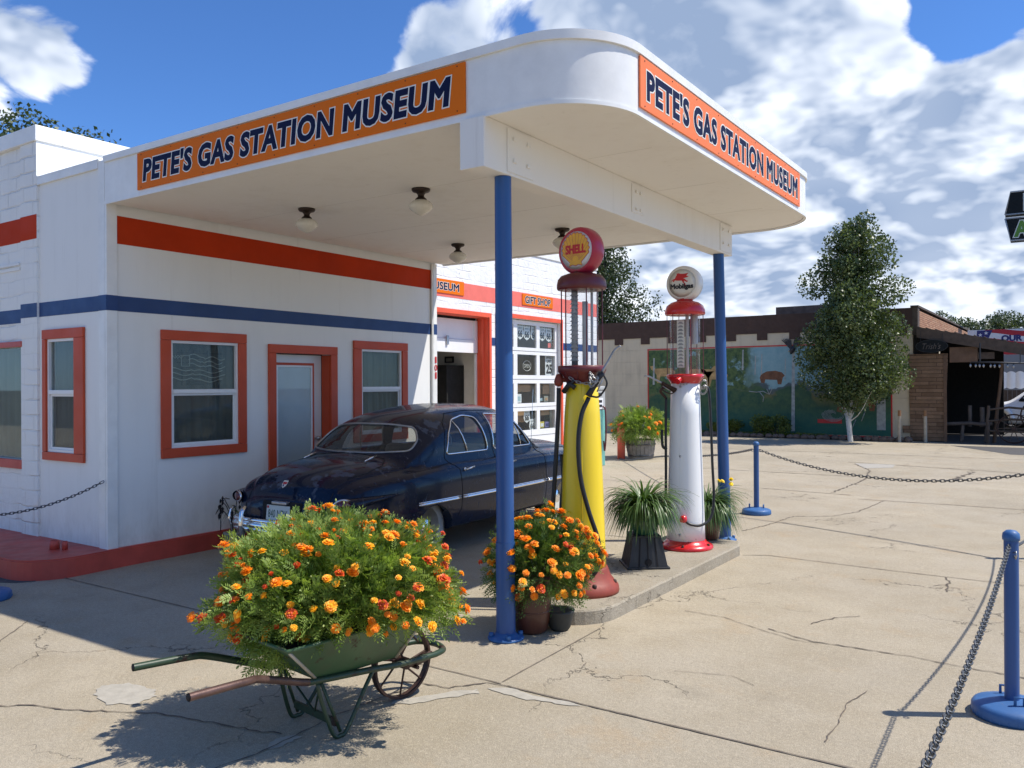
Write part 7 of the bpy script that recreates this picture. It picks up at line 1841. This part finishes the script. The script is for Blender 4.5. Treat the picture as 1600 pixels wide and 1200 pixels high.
# ---- far grey building with awning, posts and cars
fb = thing('far_building', 'plain grey shop building far behind the cars at the right edge', 'building', (4, 44, 0))
mb = MB(); mb.box(-7.2, 0, -.02, 12, 6, 3.3); part_(mb, 'wall', ['wall_grey'], fb)
mb = MB(); mb.box(-7.25, -.05, 3.301, 12.05, 6, 3.45); part_(mb, 'roof_edge', ['greypaint'], fb)
mb = MB(); mb.box(-4.5, -.06, 0, -3.4, -.002, 2.1); part_(mb, 'door', ['dark'], fb)
aw = thing('awning', 'white scalloped canvas awning beyond the porch opening', 'awning', (-2.95, 34.4, 0))
mb = MB()
for k in range(6):
    x0 = k * .27; n = 8; vs = []
    for i in range(n + 1):
        t_ = i / n; x = x0 + .27 * t_; z = 1.98 + .06 * math.sin(PI * t_); vs += [(x, -.25 * math.sin(PI * t_) * .4, 1.46 - .05 * math.sin(PI * t_)), (x, 0, z)]
    mb.add(vs, [(2 * i, 2 * i + 2, 2 * i + 3, 2 * i + 1) for i in range(n)], 0, True)
part_(mb, 'canvas', ['awning'], aw); mb = MB(); mb.cyl((1.45, .1, 0), (1.45, .1, 2.55), .07, seg=12); mb.cyl((.05, .1, 0), (.05, .1, 2.0), .02, seg=8); part_(mb, 'support_post', ['sash'], aw)
pk = thing('picket_fence', 'dark board fence behind the parked cars', 'fence', (-3.2, 37.5, 0)); mb = MB()
for k in range(60): mb.box(k * .15, 0, 0, k * .15 + .14, .02, 1.35)
part_(mb, 'boards', ['darkwood'], pk)
# beetle
def loftcar(name, label, loc, rz, L, Wd, tabH, tabF, paint, wheels, wr, glassz, glassx, sc=1.0, hub='chrome'):
    t = thing(name, label, 'car', loc, rz); t.scale = (sc,) * 3; mb = MB(); rings = []; K = 12; n_st = 40
    for i in range(n_st + 1):
        x = L * (i / n_st); H = interp(tabH, x); F_ = interp(tabF, x); e = min(1, (.35 + 3.2 * min(x, L - x) / L * 1.6)) ; Wy = Wd * min(1, e)
        P = [(0, .22), (Wy - .1, .22), (Wy, .34), (Wy, F_ * .7), (Wy - .05, F_)]
        for k in range(1, K + 1): th = k / K * PI / 2; P.append(((Wy - .14) * max(0, math.cos(th)) ** .8, F_ + (H - F_) * math.sin(th) ** .8))
        P[-1] = (0, H); rings.append([(x, y, z) for y, z in P] + [(x, -y, z) for y, z in P[-2:0:-1]])
    n = len(rings[0]); vs = [v for r in rings for v in r]; mb.add(vs, [(i * n + j, i * n + (j + 1) % n, (i + 1) * n + (j + 1) % n, (i + 1) * n + j) for i in range(n_st) for j in range(n)] + [tuple(range(n))[::-1], tuple(n_st * n + j for j in range(n))], 0, True)
    ob = part_(mb, 'body', [paint], t); bm = bmesh.new(); bm.from_mesh(ob.data); bmesh.ops.recalc_face_normals(bm, faces=bm.faces); bv = BVHTree.FromBMesh(bm); bm.to_mesh(ob.data); bm.free()
    for s in (-1, 1):
        pts = rounded_outline([(glassx[0], glassz[0]), (glassx[3], glassz[0]), (glassx[2], glassz[1]), (glassx[1], glassz[1])], .12)
        ring = []
        for k in (1, .6, .2):
            c = Vector(((glassx[0] + glassx[3]) / 2, (glassz[0] + glassz[1]) / 2))
            for p in pts:
                q = c + (Vector(p) - c) * k; h = bv.ray_cast(Vector((q.x, 3 * s, q.y)), Vector((0, -s, 0)))[0]; ring.append(h + Vector((0, .01 * s, 0)) if h else Vector((q.x, Wd * s * .8, q.y)))
        m_ = len(pts); mb = MB(); mb.add(ring, [(q * m_ + i, q * m_ + (i + 1) % m_, (q + 1) * m_ + (i + 1) % m_, (q + 1) * m_ + i) for q in range(2) for i in range(m_)] + [tuple(2 * m_ + i for i in range(m_))], 0, True); part_(mb, 'side_window', ['signblack'], t)
        for xw in wheels:
            mat = Matrix.Translation((xw, s * (Wd - .06), wr)) @ Matrix.Rotation(-s * PI / 2, 4, 'X'); mb = MB(); mb.lathe([(wr * .55, -.09), (wr, -.09), (wr, .07), (wr * .62, .10)], 28, 0, 0, 0, True, mat); wh = part_(mb, 'wheel', ['black'], t)
            mb = MB(); mb.lathe([(wr * .62, .085), (wr * .3, .07), (wr * .25, .11), (0, .12)], 20, 0, 0, 0, True, mat); part_(mb, 'hubcap', [hub], wh)
            mb = MB(); mb.tube([(xw + (wr + .10) * math.cos(a), s * (Wd - .01), wr + (wr + .10) * math.sin(a)) for a in (PI * i / 14 for i in range(15))], .10, 8); part_(mb, 'fender', [paint], t)
    return t
loftcar('small_white_car', 'small rounded white vintage car parked beyond the porch rail', (-3.2, 34.0, 0), 0, 4.0, .76, [(0, .42), (.1, .66), (.5, .84), (1.0, .96), (1.2, 1.02), (1.75, 1.40), (2.2, 1.50), (2.8, 1.42), (3.4, 1.12), (3.9, .7), (4.0, .5)], [(0, .40), (.5, .62), (1.2, .80), (3, .84), (3.6, .7), (4.0, .45)], 'vwwhite', (.85, 3.2), .33, (.98, 1.34), (1.42, 1.75, 2.5, 2.9))
loftcar('black_car', 'black car parked behind the white vintage car', (-2.65, 36.4, 0), 0, 4.4, .88, [(0, .5), (.1, .75), (.9, .92), (1.25, 1.0), (1.8, 1.42), (2.4, 1.48), (3.4, 1.42), (4.2, 1.0), (4.4, .7)], [(0, .5), (.5, .8), (1.2, .92), (4.0, .95), (4.4, .7)], 'blackcar', (.85, 3.5), .33, (1.02, 1.36), (1.45, 1.85, 3.1, 3.5))
# ---- big roadside sign at the right edge
rs = thing('roadside_sign', 'black angular roadside sign with green letters high at the right edge', 'sign', (0, 0, 0)); rs.matrix_world = Matrix.Translation((-2.38, 38.0, 8.05)) @ Matrix.Scale(2.533, 4) @ Matrix.Rotation(R(3), 4, 'Z') @ Matrix(((1, 0, 0, 0), (0, 0, -1, 0), (0, 1, 0, 0), (0, 0, 0, 1)))
for (z0, z1, x0, x1, tx) in ((.03, .37, 0, .05, 'IT'), (-.37, -.03, 0, .07, 'AN')):
    zo, zi = (z1, z0) if z1 > .1 else (z0, z1)
    poly = [(0.0, zi), (3.0, zi), (3.0, zo), (.07, zo)]
    mb = MB(); mb.plate(poly if zo > zi else poly[::-1], Matrix.Identity(4), .25); mb.build('sign_cabinet', ['signblack'], rs)
    mb = MB()
    mb.tube([(0, zi, .252), (.07, zo, .252), (3.0, zo, .252)], .013, 6); mb.tube([(0, zi, .252), (3.0, zi, .252)], .013, 6); mb.build('edge_trim', ['greypaint'], rs)
cz = {'B': (.335, .20), 'A': (.215, -.20)}
for ch, (cx, cy) in cz.items():
    mb = MB(); bx = fit_text(mb, ch, Matrix.Translation((cx, cy, 0)), .145 if ch == 'B' else .17, .215, .07, 1, .256, outline=.06, mi_o=0); mb.build('lettering', ['milk', 'signgreen'], rs)
mb = MB(); mb.cyl((1.5, -3.19, .1), (1.5, -.37, .1), .06, seg=14); mb.build('sign_pole', ['greypaint'], rs)
